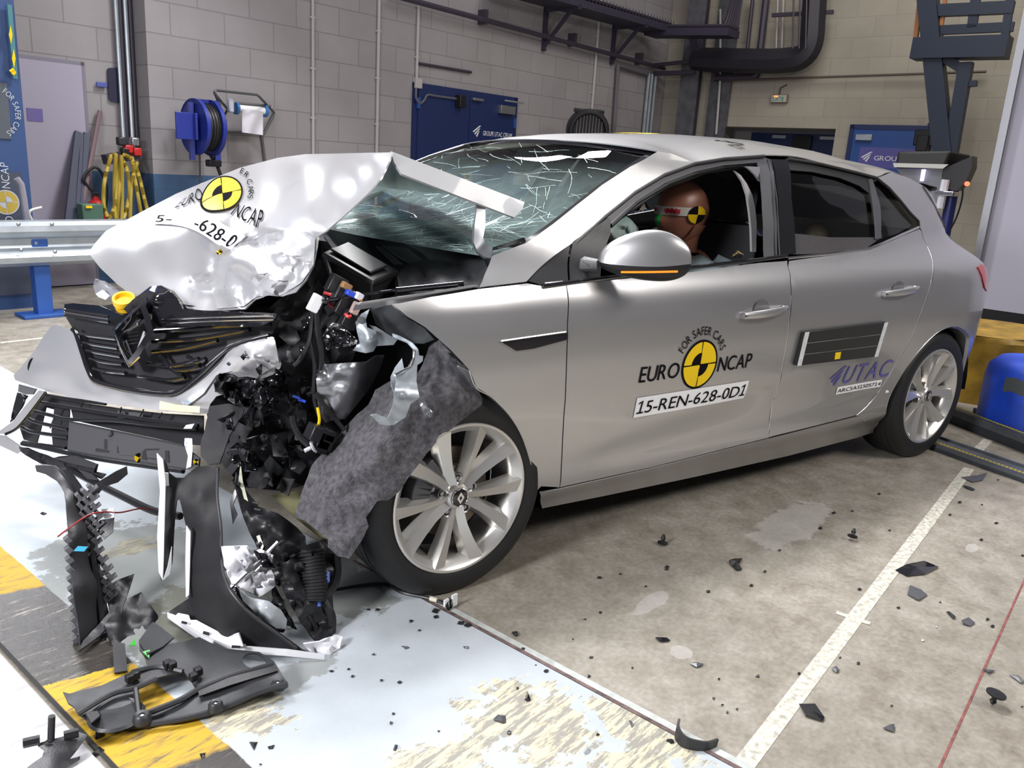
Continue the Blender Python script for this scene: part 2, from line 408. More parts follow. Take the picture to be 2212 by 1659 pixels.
# grey painted steel plate with worn patches and the hazard strip along its left edge
plate = mat('grey_floor_paint', (0.46, 0.50, 0.53), 0.4); N, L, B = nodes(plate)
tc = nn(N, 'ShaderNodeTexCoord').outputs['Object']; xyz = nn(N, 'ShaderNodeSeparateXYZ'); L.new(tc, xyz.inputs[0])
n1 = noise(N, L, tc, 2.2, 6); n2 = noise(N, L, tc, 14, 8, 0.7); nst = noise(N, L, tc, 9, 8, 0.75, (1, 6, 1))
base = ramp(N, L, n1.outputs['Fac'], 0.3, (0.34, 0.375, 0.405), 0.7, (0.46, 0.495, 0.53)).outputs[0]
cream = mixc(N, L, clamp(N, L, mth(N, L, 'MULTIPLY', mth(N, L, 'SUBTRACT', nst.outputs['Fac'], 0.47), 14)), (0.24, 0.23, 0.20), (0.56, 0.50, 0.34))
for cx, cy, rx, ry in ((-0.30, -0.50, 0.13, 0.17), (-0.30, -0.80, 0.20, 0.10), (-0.62, -0.48, 0.20, 0.11), (-0.75, 0.02, 0.09, 0.14), (-0.55, 0.95, 0.10, 0.05), (-0.15, -0.70, 0.05, 0.2)):
    base = mixc(N, L, clamp(N, L, blob(N, L, xyz, cx, cy, rx, ry, n2.outputs['Fac'], 1.7)), base, cream)
for cx, cy, rx, ry, kk in ((-0.60, 0.85, 0.26, 0.35, .6), (-0.52, 0.42, 0.24, 0.22, .75), (-0.25, 0.40, 0.18, 0.30, .6), (-0.75, 0.45, 0.10, 0.25, .7), (-0.62, 0.02, 0.16, 0.06, .5)): base = mixc(N, L, mth(N, L, 'MULTIPLY', clamp(N, L, blob(N, L, xyz, cx, cy, rx, ry, n2.outputs['Fac'], 0.9)), kk), base, (0.105, 0.105, 0.075))  # olive stains and the wet shade beneath the wreck, both put into the colour
# hazard strip
yel = mixc(N, L, clamp(N, L, mth(N, L, 'MULTIPLY', mth(N, L, 'SUBTRACT', nst.outputs['Fac'], 0.50), 7)), (0.46, 0.28, 0.012), (0.11, 0.085, 0.05))
blk = mixc(N, L, clamp(N, L, mth(N, L, 'MULTIPLY', mth(N, L, 'SUBTRACT', nst.outputs['Fac'], 0.55), 7)), (0.035, 0.031, 0.027), (0.20, 0.18, 0.15))
wig = mth(N, L, 'MULTIPLY', mth(N, L, 'SUBTRACT', n2.outputs['Fac'], 0.5), 0.05)
nn_ = mth(N, L, 'ADD', mth(N, L, 'ADD', xyz.outputs[1], wig), mth(N, L, 'MULTIPLY', xyz.outputs[0], 0.25))
ph = mth(N, L, 'FRACT', mth(N, L, 'DIVIDE', mth(N, L, 'SUBTRACT', nn_, 0.14), 0.98))          # black then yellow, 0.98 m period
isb = clamp(N, L, mth(N, L, 'MULTIPLY', mth(N, L, 'SUBTRACT', 0.555, ph), 60))
strip = mixc(N, L, isb, yel, blk)
ins = clamp(N, L, mth(N, L, 'MULTIPLY', mth(N, L, 'SUBTRACT', -0.835, mth(N, L, 'ADD', xyz.outputs[0], mth(N, L, 'MULTIPLY', wig, 0.3))), 300))
L.new(mixc(N, L, ins, base, strip), B.inputs['Base Color'])
rg = mixc(N, L, mth(N, L, 'MULTIPLY', ins, isb), ramp(N, L, n1.outputs['Fac'], 0.3, (0.45, 0.45, 0.45), 0.7, (0.65, 0.65, 0.65)).outputs[0], (0.25, 0.25, 0.25))
L.new(rg, B.inputs['Roughness'])
bp = nn(N, 'ShaderNodeBump', i0=0.35, i1=0.004); L.new(nst.outputs['Fac'], bp.inputs['Height']); L.new(bp.outputs[0], B.inputs['Normal'])
wplate = mat('white_floor_plate', (0.66, 0.66, 0.70), 0.45); N, L, B = nodes(wplate)
tc = nn(N, 'ShaderNodeTexCoord').outputs['Object']; n1 = noise(N, L, tc, 6, 8, 0.7, (1, 4, 1))
L.new(ramp(N, L, n1.outputs['Fac'], 0.30, (0.20, 0.19, 0.19), 0.55, (0.44, 0.44, 0.47)).outputs[0], B.inputs['Base Color'])
bp = nn(N, 'ShaderNodeBump', i0=0.2, i1=0.003); L.new(n1.outputs['Fac'], bp.inputs['Height']); L.new(bp.outputs[0], B.inputs['Normal'])
lpaint = mat('line_paint', (0.50, 0.48, 0.41), 0.5, var=0.4, vscale=60)
hall_obj(MB().box((4, 0.5, -0.15), (18, 13, 0.3)), 'floor', conc, kind='structure', smooth=False)
hall_obj(MB().add([(-1.035, -4, 0.004), (-0.115, -4, 0.004), (-0.10, 0, 0.004), (-0.05, 3.4, 0.004), (-0.03, 6, 0.004), (-1.035, 6, 0.004)], [(0, 1, 2, 3, 4, 5)]), 'trim_1', plate, kind='structure', smooth=False)
hall_obj(MB().box((-2.8, 1.0, 0.002), (3.50, 10, 0.006)), 'trim_2', wplate, kind='structure', smooth=False)
def flat_line(name, a, b, wd, m, z=0.0012):
    a = np.asarray(a); b = np.asarray(b); d = (b-a)/np.linalg.norm(b-a); s = np.array([-d[1], d[0], 0])*wd/2; k = np.array([0, 0, z])
    return tag(MB().add([a-s+k, b-s+k, b+s+k, a+s+k], [(0, 1, 2, 3)]).build(name, m, smooth=False), kind='structure')
lw = 0.046
pA, pB = atZ(1602, 1659), atZ(2093, 1012); pC = atZ(2105, 985); pD = atZ(2135, 950)
flat_line('trim_3', pA-(pB-pA)*0.3, pB, lw, lpaint)
flat_line('trim_4', atZ(2112, 973), pD, lw, lpaint)
flat_line('trim_5', atZ(1806, 1323), atZ(1880, 1348), 0.022, lpaint, 0.0016)
flat_line('trim_6', atZ(0, 741), atZ(95, 730), 0.04, lpaint)
rc = mat('red_joint', (0.20, 0.06, 0.055), 0.7, var=0.5, vscale=40)
flat_line('trim_7', atZ(2030, 1659)-0.3*(atZ(2212, 1255)-atZ(2030, 1659)), atZ(2212, 1255)+0.6*(atZ(2212, 1255)-atZ(2030, 1659)), 0.006, rc)
j0, j1 = R(-0.112, -3.5), R(-0.097, 0.4)
flat_line('trim_8', j0+RTV*0.006, j1+RTV*0.006, 0.012, mat('joint_filler', (0.12, 0.08, 0.075), 0.8, var=0.6, vscale=50), 0.0045)
flat_line('trim_9', j0+RTV*0.024, j1+RTV*0.024, 0.022, mat('joint_edge', (0.40, 0.42, 0.40), 0.6, var=0.2, vscale=30), 0.003)
flat_line('trim_10', R(-1.036, -4), R(-1.036, 5.8), 0.010, mat('plate_gap', (0.02, 0.02, 0.02), 0.9), 0.0062)
# ---- block wall
def block_mat(name, c, dado, mk=0.72):
    m = mat(name, c, 0.75); N, L, B = nodes(m)
    tc = nn(N, 'ShaderNodeTexCoord').outputs['Object']; xyz = nn(N, 'ShaderNodeSeparateXYZ'); L.new(tc, xyz.inputs[0])
    cb = nn(N, 'ShaderNodeCombineXYZ'); L.new(mth(N, L, 'ADD', xyz.outputs[0], xyz.outputs[1]), cb.inputs[0]); L.new(mth(N, L, 'ADD', xyz.outputs[2], -0.06), cb.inputs[1])
    br = nn(N, 'ShaderNodeTexBrick'); L.new(cb.outputs[0], br.inputs['Vector'])
    for k, v in (('Scale', 1.0), ('Mortar Size', 0.006), ('Mortar Smooth', 0.3), ('Brick Width', 0.52), ('Row Height', 0.262), ('Bias', 0.0)): br.inputs[k].default_value = v
    br.inputs['Color1'].default_value = (*c, 1); br.inputs['Color2'].default_value = (c[0]*0.93, c[1]*0.93, c[2]*0.93, 1); br.inputs['Mortar'].default_value = (c[0]*mk, c[1]*mk, c[2]*mk, 1)
    n1 = noise(N, L, tc, 1.2, 5); cc = mixc(N, L, 0.6, br.outputs['Color'], ramp(N, L, n1.outputs['Fac'], 0.3, (0.82, 0.8, 0.78), 0.7, (1.1, 1.1, 1.1)).outputs[0], 'MULTIPLY')
    if dado:
        k = mth(N, L, 'LESS_THAN', xyz.outputs[2], 0.985); cc = mixc(N, L, k, cc, (0.05, 0.105, 0.205))
    L.new(cc, B.inputs['Base Color'])
    n2 = noise(N, L, tc, 70, 4); bp = nn(N, 'ShaderNodeBump', i0=0.5, i1=0.006); h = mth(N, L, 'ADD', mth(N, L, 'MULTIPLY', br.outputs['Fac'], -1.0), mth(N, L, 'MULTIPLY', n2.outputs['Fac'], 0.3))
    L.new(h, bp.inputs['Height']); L.new(bp.outputs[0], B.inputs['Normal']); return m
blockm = block_mat('painted_blocks', (0.315, 0.295, 0.305), True)
panelm = block_mat('painted_panels', (0.36, 0.33, 0.275), False, 0.88)
NB = 5.8
def tz(x, y, n=NB): P = atN(x, y, n); return float(P@RTV), float(P[2])
TC = tz(322, 200)[0]; TR = tz(1435, 200)[0]
hall_obj(MB().box(((TC+TR)/2, NB+0.2, 2.9), (TR-TC, 0.4, 5.8)), 'wall_back', blockm, kind='structure', smooth=False)
hall_obj(MB().box((TC-3.2, NB+0.41, 2.9), (6.4, 0.3, 5.8)), 'wall_recess', blockm, kind='structure', smooth=False)
# right wall: upper slab, opening with lintel, lower parts
def nz(x, y, t): P = atT(x, y, t); return float(P@RNV), float(P[2])
zt = nz(1700, 276, TR)[1]; nL = nz(1553, 276, TR)[0]; nR = nz(1806, 276, TR)[0]
b = MB().box((TR+0.2, (NB+nL)/2, 2.9), (0.4, NB-nL, 5.8)); b.box((TR+0.2, (nL+nR)/2, (zt+5.8)/2), (0.4, nL-nR, 5.8-zt)); b.box((TR+0.2, (nR-4.5)/2, 2.9), (0.4, nR+4.5, 5.8))
hall_obj(b, 'wall_right', panelm, kind='structure', smooth=False)
hall_obj(MB().box((TR+0.9, (nL+nR)/2, 1.3), (0.1, nL-nR+1.2, 2.6)), 'wall_opening', mat('grey_wall_paint', (0.28, 0.27, 0.28), 0.7), kind='structure', smooth=False)
# ---- doors of the hall
DBLUE = mat('door_blue', (0.010, 0.022, 0.095), 0.45)
DBLUE2 = mat('door_blue_bright', (0.018, 0.070, 0.27), 0.45)
def on_wall(x, y, n, z0=None): P = atN(x, y, n); return P
def wbox(mb, x0, x1, z0, z1, n0, n1): return mb.box(((x0+x1)/2, (n0+n1)/2, (z0+z1)/2), (x1-x0, n1-n0, z1-z0))
a0, ztop = tz(899, 187); a1 = tz(1108, 220)[0]; am = tz(1010, 206)[0]; ztop = 2.02
d = tag(hall_obj(wbox(wbox(MB(), a0, am-0.004, 0.01, ztop, NB-0.045, NB+0.01), am+0.004, a1, 0.01, ztop, NB-0.045, NB+0.01), 'door_1', DBLUE, smooth=False), kind='structure')
f = MB(); wbox(f, a0-0.06, a0, 0, ztop+0.06, NB-0.03, NB+0.02); wbox(f, a1, a1+0.06, 0, ztop+0.06, NB-0.03, NB+0.02); wbox(f, a0-0.06, a1+0.06, ztop, ztop+0.06, NB-0.03, NB+0.02)
def hall_part(mb, name, m, parent, **kw):
    o = mb.build(name, m, None, **kw)
    if parent is not None:
        o.parent = parent
        if parent.type == 'EMPTY': o.matrix_parent_inverse = Matrix.Translation(-Vector(parent.location)); o.rotation_euler = (0, 0, WA)
        elif abs(parent.rotation_euler[2]-WA) < 1e-6: pass
        else: o.rotation_euler = (0, 0, WA)
    return o
hall_part(f, 'door_frame', DBLUE, d, smooth=False)
A = Art(); gx0 = tz(1015, 282)[0]; gx1 = tz(1100, 290)[0]; gz = tz(1020, 284)[1]-0.035
def swoosh(A, x, y, s, mi):
    for q in ([(0, .42), (.80, 1.0), (1.0, 1.0), (.12, .34)], [(.2, .24), (.72, .70), (.92, .78), (.33, .15)], [(.42, .06), (.68, .42), (.85, .56), (.55, -.06)]): A.poly([(x+s*a*1.15, y+s*b) for a, b in q][::-1], mi)
swoosh(A, gx0, gz-0.02, 0.13, 0); A.text('GROUPE UTAC CERAM', gx0+0.19, gz, 0.058, 0, width=gx1-gx0-0.19)
def place_hall(A, name, m, parent, plane, horiz='t', flip=False):
    fn = (lambda u, v: (u, plane, v)) if horiz == 't' else (lambda u, v: (plane, -u, v))
    o = A.place(fn, name, m, None)
    o.parent = parent
    if parent.type == 'EMPTY': o.matrix_parent_inverse = Matrix.Translation(-Vector(parent.location)); o.rotation_euler = (0, 0, WA)
    return o
place_hall(A, 'lettering', [WHITE], d, NB-0.048)
hall_part(wbox(wbox(MB(), am+0.02, am+0.20, ztop-0.05, ztop-0.02, NB-0.09, NB-0.045), am+0.52, am+0.80, ztop-0.16, ztop-0.06, NB-0.10, NB-0.045), 'door_closer', STEEL, d, bevel=0.004)
hall_part(wbox(MB(), am+0.55, am+0.92, ztop-0.015, ztop+0.005, NB-0.14, NB-0.115), 'closer_arm', GALV, d, bevel=0.003)
for s in (-1, 1): hall_part(wbox(MB(), am+s*0.05-0.02, am+s*0.05+0.02, 0.9, 1.12, NB-0.075, NB-0.045), 'handle_plate', mat('brass', (0.35, 0.18, 0.05), 0.4, 0.6), d, bevel=0.004)
for zz in (0.3, 1.1, ztop-0.22):
    hall_part(wbox(MB(), a0-0.02, a0+0.02, zz, zz+0.12, NB-0.065, NB-0.03), 'hinge', DBLUE2, d, bevel=0.004); hall_part(wbox(MB(), a1-0.02, a1+0.02, zz-0.1, zz+0.02, NB-0.065, NB-0.03), 'hinge', DBLUE2, d, bevel=0.004)
# left recess door
NRc = NB+0.26
x0 = tz(40, 180, NRc)[0]; x1, zt2 = tz(172, 142, NRc)
d2 = tag(hall_obj(wbox(MB(), x0, x1, 0.01, zt2, NRc-0.03, NRc+0.02), 'door_2', mat('lilac_grey_door', (0.36, 0.33, 0.42), 0.5), smooth=False), kind='structure')
f = MB(); wbox(f, x1+0.001, x1+0.03, 0, zt2+0.03, NRc-0.02, NRc+0.02); wbox(f, x0, x1+0.03, zt2, zt2+0.03, NRc-0.02, NRc+0.02); hall_part(f, 'door_frame', mat('frame_grey', (0.2, 0.19, 0.24), 0.5), d2, smooth=False)
sx, sz = tz(72, 248, NRc); hall_part(wbox(MB(), sx-0.06, sx+0.06, sz-0.05, sz+0.05, NRc-0.034, NRc-0.03), 'notice_plate', mat('notice_violet', (0.15, 0.12, 0.33), 0.5), d2)
# right wall doors
q0 = nz(1848, 279, TR); q1 = nz(2008, 280, TR)
b = MB().box((TR-0.02, (q0[0]+q1[0])/2, q0[1]/2), (0.05, q0[0]-q1[0], q0[1]))
d3 = tag(hall_obj(b, 'door_3', DBLUE2, smooth=False), kind='structure')
A = Art(); u0 = nz(1862, 340, TR)[0]; u1 = nz(1975, 342, TR)[0]; zz = nz(1880, 346, TR)[1]
bk = Art(); bk.poly([(-u0-0.03, zz-0.10), (-u1+0.05, zz-0.10), (-u1+0.05, zz+0.17), (-u0-0.03, zz+0.17)], 0); place_hall(bk, 'sign_board', [VIOLET], d3, TR-0.046, 'n')
swoosh(A, -u0, zz-0.02, 0.13, 0); A.text('GROUPE UTAC CERAM', -u0+0.18, zz, 0.065, 0, width=1.12); place_hall(A, 'lettering', [WHITE], d3, TR-0.049, 'n')
pc = nz(1880, 288, TR); hall_part(MB().box((TR-0.07, pc[0]+0.05, pc[1]-0.06), (0.06, 0.22, 0.08)), 'door_closer', GALV, d3, bevel=0.005)
dn = (q0[0]-q1[0])
f = MB().box((TR-0.03, q0[0]+0.03, q0[1]/2), (0.06, 0.06, q0[1]+0.1)).box((TR-0.03, q1[0]-0.03, q0[1]/2), (0.06, 0.06, q0[1]+0.1)).box((TR-0.03, (q0[0]+q1[0])/2, q0[1]+0.03), (0.06, dn+0.12, 0.06)); hall_part(f, 'door_frame', DBLUE, d3, smooth=False)
zz4 = nz(1700, 288, TR+0.8)[1]
b = MB().box((TR+0.82, (nL+nR)/2, zz4/2), (0.05, (nL-nR)*0.80, zz4)); d4 = tag(hall_obj(b, 'door_4', DBLUE, smooth=False), kind='structure')
pc = nz(1735, 300, TR+0.78); hall_part(MB().box((TR+0.76, pc[0], pc[1]-0.06), (0.08, 0.30, 0.22)), 'door_closer', BLACK, d4, bevel=0.01)
for s in (-1, 1): hall_part(MB().box((TR+0.76, pc[0]+s*0.38, pc[1]+0.02), (0.04, 0.22, 0.05)), 'bracket', GALV, d4, bevel=0.004)
# ---- conduits and pipes on the back wall (each its own thing)
PIPE = mat('painted_conduit', (0.42, 0.40, 0.40), 0.5)
DPIPE = mat('dark_pipe', (0.045, 0.035, 0.055), 0.5)
def wall_pipe(name, pts, r, m, label, cat='pipe', group=None, n=NB, clips=0, parent=None):
    P = [atN(x, y, n) for x, y in pts]; o = MB().tube(P, r, 8).build(name, m, parent); 
    if parent is None: tag(o, label, cat, group)
    if clips:
        for k in range(clips):
            c = P[0]+(P[-1]-P[0])*(k+0.5)/clips; MB().box(c+RNV*0.01, (0.05, 0.06, 0.02), (RTV, RNV, np.array([0, 0, 1]))).build('clip', m, o, bevel=0.003)
    return o
def down(x, y0, y1, n): P = atN(x, y0, n); return P
def vpipe(name, x, y, z0, z1, r, m, label, group=None, n=NB, clips=0, cat='pipe'):
    P = atN(x, y, n); a = np.array([P[0], P[1], z1]); b_ = np.array([P[0], P[1], z0]); o = MB().tube([a, b_], r, 8).build(name, m); tag(o, label, cat, group)
    for k in range(clips):
        c = a+(b_-a)*(k+0.5)/clips; MB().box(c+RNV*0.015, (0.06, 0.05, 0.02), (RTV, RNV, np.array([0, 0, 1]))).build('clip', m, o, bevel=0.003)
    return o
vpipe('conduit', 676, 180, 0.4, 4.2, 0.016, PIPE, 'pale vertical conduit on the block wall, first to the right of the paper roll holder', n=NB-0.02, clips=8)
vpipe('conduit', 816, 180, 0.4, 4.2, 0.018, PIPE, 'second pale vertical conduit to the right of the paper roll holder', n=NB-0.02, clips=8)
z9 = tz(902, 178, NB-0.02)[1]
o = vpipe('conduit', 902, 90, z9, 4.2, 0.018, PIPE, 'pale conduit ending in a small box above the blue double door corner', n=NB-0.02, clips=4)
P = atN(902, 180, NB-0.03); MB().box(P, (0.10, 0.06, 0.11), (RTV, RNV, np.array([0, 0, 1]))).build('junction_box', PIPE, o, bevel=0.006)
pp = crom([atN(x, y, NB-0.06) for x, y in ((899, 190), (899, 212), (908, 223), (917, 215), (924, 205), (945, 208), (990, 214))], 5); MB().tube(pp, 0.014, 8).build('flexible_hose', mat('grey_hose', (0.10, 0.10, 0.13), 0.5), o)
MB().box(atN(995, 219, NB-0.09), (0.10, 0.09, 0.14), (RTV, RNV, np.array([0, 0, 1]))).build('door_contact_box', BLACK, o, bevel=0.008)
vpipe('conduit', 1283, 180, 0.4, 4.2, 0.02, PIPE, 'pale vertical conduit rising behind the round black work lamp', n=NB-0.02, clips=5)
o = wall_pipe('pipe', [(850, -10), (1435, 148)], 0.03, DPIPE, 'long dark pipe running along the block wall above the blue double door', n=NB-0.12)
for x, y in ((1043, 43), (1236, 92), (1380, 133)): MB().box(atN(x, y-6, NB-0.06), (0.05, 0.13, 0.16), (RTV, RNV, np.array([0, 0, 1]))).build('bracket', DPIPE, o)
wall_pipe('pole_shadow', [(905, 137), (1018, 156)], 0.016, DPIPE, 'short dark rod fixed flat on the wall above the blue double door', 'rod', n=NB-0.02)  # thin dark tube standing in for a pole's shadow on the wall
# cable tray hung under the upper wall
TRAY = mat('cable_tray_dark', (0.035, 0.03, 0.055), 0.55)
def zpt(x, y, n): return atN(x, y, n)
o = thing('cable_tray', 'dark cable tray full of cables running up the block wall top to the hall corner', 'cable tray', atN(1300, 60, NB-0.5))
a_, b_ = atN(1085, -20, NB-0.35), atN(1425, 72, NB-0.35)
sd = RNV*0.22
MB().hexa([a_-sd, b_-sd, b_+sd, a_+sd, a_-sd+np.array([0, 0, .09]), b_-sd+np.array([0, 0, .09]), b_+sd+np.array([0, 0, .09]), a_+sd+np.array([0, 0, .09])]).build('tray', TRAY, o)
m_ = MB(); rnd = random.Random(3)
for k in range(9):
    off = RNV*(-0.18+0.045*k)+np.array([0, 0, 0.11+0.02*rnd.random()]); m_.tube([a_+off, (a_+b_)/2+off+np.array([0, 0, rnd.uniform(0, .03)]), b_+off], 0.02, 6)
m_.build('cables', DPIPE, o)
m_ = MB()
for k in range(46):
    c = a_+(b_-a_)*k/45-sd; m_.tube([c, c+np.array([0, 0, 0.16])], 0.005, 5)
m_.build('tray_rail', TRAY, o)
for fx in (0.35, 0.8):
    c = a_+(b_-a_)*fx; m_ = MB().bar(c-sd, c+RNV*0.35, 0.05, 0.05); m_.bar(c+RNV*0.33-np.array([0, 0, .45]), c-sd*0.5, 0.04, 0.04); m_.bar(c+RNV*0.33+np.array([0, 0, .05]), c+RNV*0.33-np.array([0, 0, .5]), 0.06, 0.05, RTV); m_.build('bracket', TRAY, o)
# second tray crossing to the column on the right wall
o = thing('cable_tray', 'dark cable tray crossing the hall corner in front of the steel column', 'cable tray', atT(1500, 75, TR-0.7))
a_, b_ = atT(1405, 72, TR-0.9), atT(1585, 72, TR-0.9)
MB().bar(a_, b_, 0.35, 0.10).build('tray', TRAY, o)
m_ = MB()
for k in range(6): m_.tube([a_+np.array([0, 0, .08])+RTV*(0.05*k-.12), b_+np.array([0, 0, .08])+RTV*(0.05*k-.12)], 0.025, 6)
m_.build('cables', DPIPE, o)
m_ = MB()
for k in range(5): m_.tube(crom([atT(1560+6*k, 70, TR-0.8), atT(1575+5*k, 30, TR-0.7), atT(1588+4*k, -30, TR-0.5)], 5), 0.035, 6)
m_.build('rising_cables', DPIPE, o)
MB().bar(atT(1500, 78, TR-0.5), atT(1520, 150, TR-0.3), 0.12, 0.12, RNV).build('bracket', TRAY, o)
# steel column in the corner
COLM = mat('column_steel', (0.16, 0.16, 0.18), 0.35, 0.6, var=0.25, vscale=8)
cn0 = nz(1482, 200, TR-0.25)[0]; cn1 = nz(1545, 200, TR-0.25)[0]
o = thing('steel_column', 'grey steel column standing near the right corner of the hall', 'column', R(TR-0.25, (cn0+cn1)/2, 0))
hall_part(MB().box((TR-0.35, cn0-0.09, 2.9), (0.03, 0.30, 5.8)), 'flange', COLM, o, smooth=False); hall_part(MB().box((TR-0.2, cn0-0.12, 2.9), (0.3, 0.03, 5.8)), 'web', DPIPE, o, smooth=False); hall_part(MB().box((TR-0.06, cn1+0.02, 2.9), (0.05, 0.34, 5.8)), 'flange', COLM, o, smooth=False)
for i, x in enumerate((1398, 1405, 1413)):
    P = atN(x, 200, NB-0.06-0.02*i); tag(MB().tube([np.array([P[0], P[1], 0]), np.array([P[0], P[1], 2.72])], 0.024, 8).build('pipe', GALV), 'grey vertical pipe in the bundle of three at the hall corner', 'pipe', 'three corner pipes')
wall_pipe('pipe', [(1325, 300), (1335, 142), (1398, 160)], 0.03, mat('pipe_dark_grey', (0.13, 0.12, 0.14), 0.5), 'bent grey pipe on the block wall beside the corner pipe bundle', n=NB-0.06)
def rpipe(pts, r, m, label, cat='pipe', t=TR-0.12, group=None, name='pipe', cr=True):
    P = [atT(x, y, t) for x, y in pts]; P = crom(P, 4) if cr and len(P) > 2 else P
    return tag(MB().tube(P, r, 8).build(name, m), label, cat, group)
rpipe([(1412, 141), (1490, 133)], 0.03, DPIPE, 'short dark pipe running from the corner pipe bundle to the steel column, upper one', t=TR-0.5)
rpipe([(1412, 159), (1500, 156)], 0.035, DPIPE, 'short dark pipe running from the corner pipe bundle to the steel column, lower one', t=TR-0.5)
rpipe([(1545, 168), (1600, 166), (1630, 164), (1638, 150), (1640, 128), (1655, 0), (1657, -30)], 0.055, DPIPE, 'dark drain pipe bending down the right wall then left towards the column')
o = rpipe([(1500, 128), (1640, 132), (1700, 130), (1733, 122), (1752, 95), (1757, 40), (1762, -40)], 0.17, mat('duct_black', (0.016, 0.014, 0.022), 0.5), 'thick black duct elbow high on the right wall', 'duct', TR-0.35, name='duct')
for k in range(3):
    P = [atT(1715+14*k, -20, TR-0.58), atT(1712+14*k, 105, TR-0.58)]; MB().tube(P, 0.012, 6).build('clamp_rail', DPIPE, o)
MB().bar(atT(1668, 33, TR-0.3), atT(1800, 26, TR-0.3), 0.05, 0.05).build('support_rail', DPIPE, o)
for x in (1676, 1688): rpipe([(x, 125), (x+5, -20)], 0.014, PIPE, 'thin conduit between the drain pipe and the thick black duct', 'conduit', group='two thin conduits by the duct', name='conduit')
rpipe([(1626, 0), (1612, 130)], 0.03, DPIPE, 'dark upright pipe close left of the drain pipe')
rpipe([(1558, 174), (1700, 169), (2010, 159), (2130, 155)], 0.016, mat('cable_brown', (0.10, 0.07, 0.06), 0.6), 'thin horizontal cable along the right wall above the exit sign', 'cable', name='cable', cr=False)
rpipe([(1547, 290), (1556, 170), (1556, 20)], 0.018, PIPE, 'thin pale conduit beside the steel column', 'conduit', name='conduit', cr=False)
# exit sign
P = atT(1683, 212, TR-0.05); o = thing('exit_sign', 'small framed green and white exit sign on the right wall', 'sign', P)
n0, z0 = nz(1664, 222, TR-0.05); n1_, z1 = nz(1702, 204, TR-0.05)
hall_part(MB().box((TR-0.03, (n0+n1_)/2, (z0+z1)/2), (0.06, n0-n1_, z1-z0)), 'case', mat('sign_frame', (0.25, 0.16, 0.12), 0.5), o, bevel=0.006)
hall_part(MB().box((TR-0.064, (n0+n1_)/2, (z0+z1)/2), (0.006, (n0-n1_)*0.9, (z1-z0)*0.82)), 'face', mat('sign_face', (0.45, 0.50, 0.44), 0.5), o)
A = Art().text('SORTIE', -n0+(n0-n1_)*0.08, z0+(z1-z0)*0.20, (z1-z0)*0.52, 0, width=(n0-n1_)*0.74); place_hall(A, 'lettering', [mat('sign_green', (0.01, 0.16, 0.10), 0.5)], o, TR-0.069, 'n')
MB().tube([atT(1683, 204, TR-.03), atT(1686, 190, TR-.03), atT(1700, 183, TR-.02)], 0.008, 6).build('cable', DPIPE, o)
hall_part(MB().box((TR-0.07, n0-(n0-n1_)*0.33, z1-0.03), (0.012, 0.05, 0.02)), 'indicator', mat('led_orange', (0.8, 0.15, 0.02), 0.4, emit=(1, 0.2, 0.05, 2)), o)
# ================================================================== THE CAR: intact body
CAR = thing('car', 'silver hatchback with its front end crushed, parked across the test hall floor', 'car', (1.3, 0.9, 0))
HW = 0.907
_base = smooth_table([0.1, .2, .25, .30, .36, .45, .58, .70, .80, .88, .93, .97, 1.0, 1.1, 1.2, 1.3, 1.36, 1.45], [.16, .105, .058, .046, .040, .030, .014, .008, .014, .026, .05, .085, .10, .135, .18, .235, .285, .42])
_plan = smooth_table([-1.1, -.6, -.3, -.1, .1, .35, 2.2, 2.6, 2.85, 3.0, 3.10, 3.19, 3.28, 3.37, 3.43, 3.47, 3.6], [.55, .17, .04, .0, -.006, .004, 0, -.012, -.004, .022, .06, .125, .22, .37, .55, .85, 1.2])
_gh = smooth_table([-.5, .1, .4, .9, 1.8, 2.3, 2.8, 3.2, 3.6], [.12, .06, .03, .005, .0, .03, .10, .17, .3])
def S(x, z):
    k = min(1.0, max(0.0, (z-.92)/.15)); k = k*k*(3-2*k)
    y = _base(z)+_plan(x)+k*_gh(x)
    zc = np.interp(x, [.3, .8, 1.4, 2.0, 2.5], [.36, .44, .53, .60, .66])              # pressed crease along the doors
    d = zc-z
    if .3 < x < 2.4 and d > 0: y += 0.014*math.sin(min(1.0, d/0.16)*PI*0.5)*(1 if z > .36 else max(0.0, (z-.28)/.08))*min(1, (x-.3)/.3)*min(1, (2.4-x)/.3)
    return y
def side(px, py, off=0.0):
    y = .1
    for _ in range(25):
        P = atY(px, py, y); y = .5*y+.5*(S(P[0], P[2])+off)
    return atY(px, py, y)
def sxz(L): return [(lambda P: (P[0], P[2]))(side(*q)) for q in L]
def inset(L, d):
    n = len(L); A = np.array(L, float); ar = sum(A[i-1][0]*A[i][1]-A[i][0]*A[i-1][1] for i in range(n)); sg = 1 if ar > 0 else -1; out = []
    for i in range(n):
        t = A[(i+1) % n]-A[i-1]; l = np.hypot(*t)+1e-9; out.append(A[i]+sg*d*np.array([-t[1], t[0]])/l)
    return out
def flip_mb(m): k = MB(); k.v = [(x, 2*HW-y, z) for x, y, z in m.v]; k.f = [f[::-1] for f in m.f]; k.mi = list(m.mi); return k
def side_panel(name, loops, m, parent, off=0.0, gap=0.0022, step=0.03, solid=0.004, mirror=True, xz=False, mparent=None, ang=40):
    lp = []
    for i, L in enumerate(loops):
        q = dense(L if xz else sxz(L), step*0.8)
        lp.append([tuple(a) for a in (inset(q, gap if i == 0 else -gap) if gap else q)])
    v2, f2 = cdt(lp, step)
    b = MB().add([(x, S(x, z)+off, z) for x, z in v2], f2)
    o = b.build(name, m, parent, solid=solid, off=0, ang=ang)
    if mirror: flip_mb(b).build(name, m, mparent or parent, solid=solid, off=0, ang=ang)
    return o
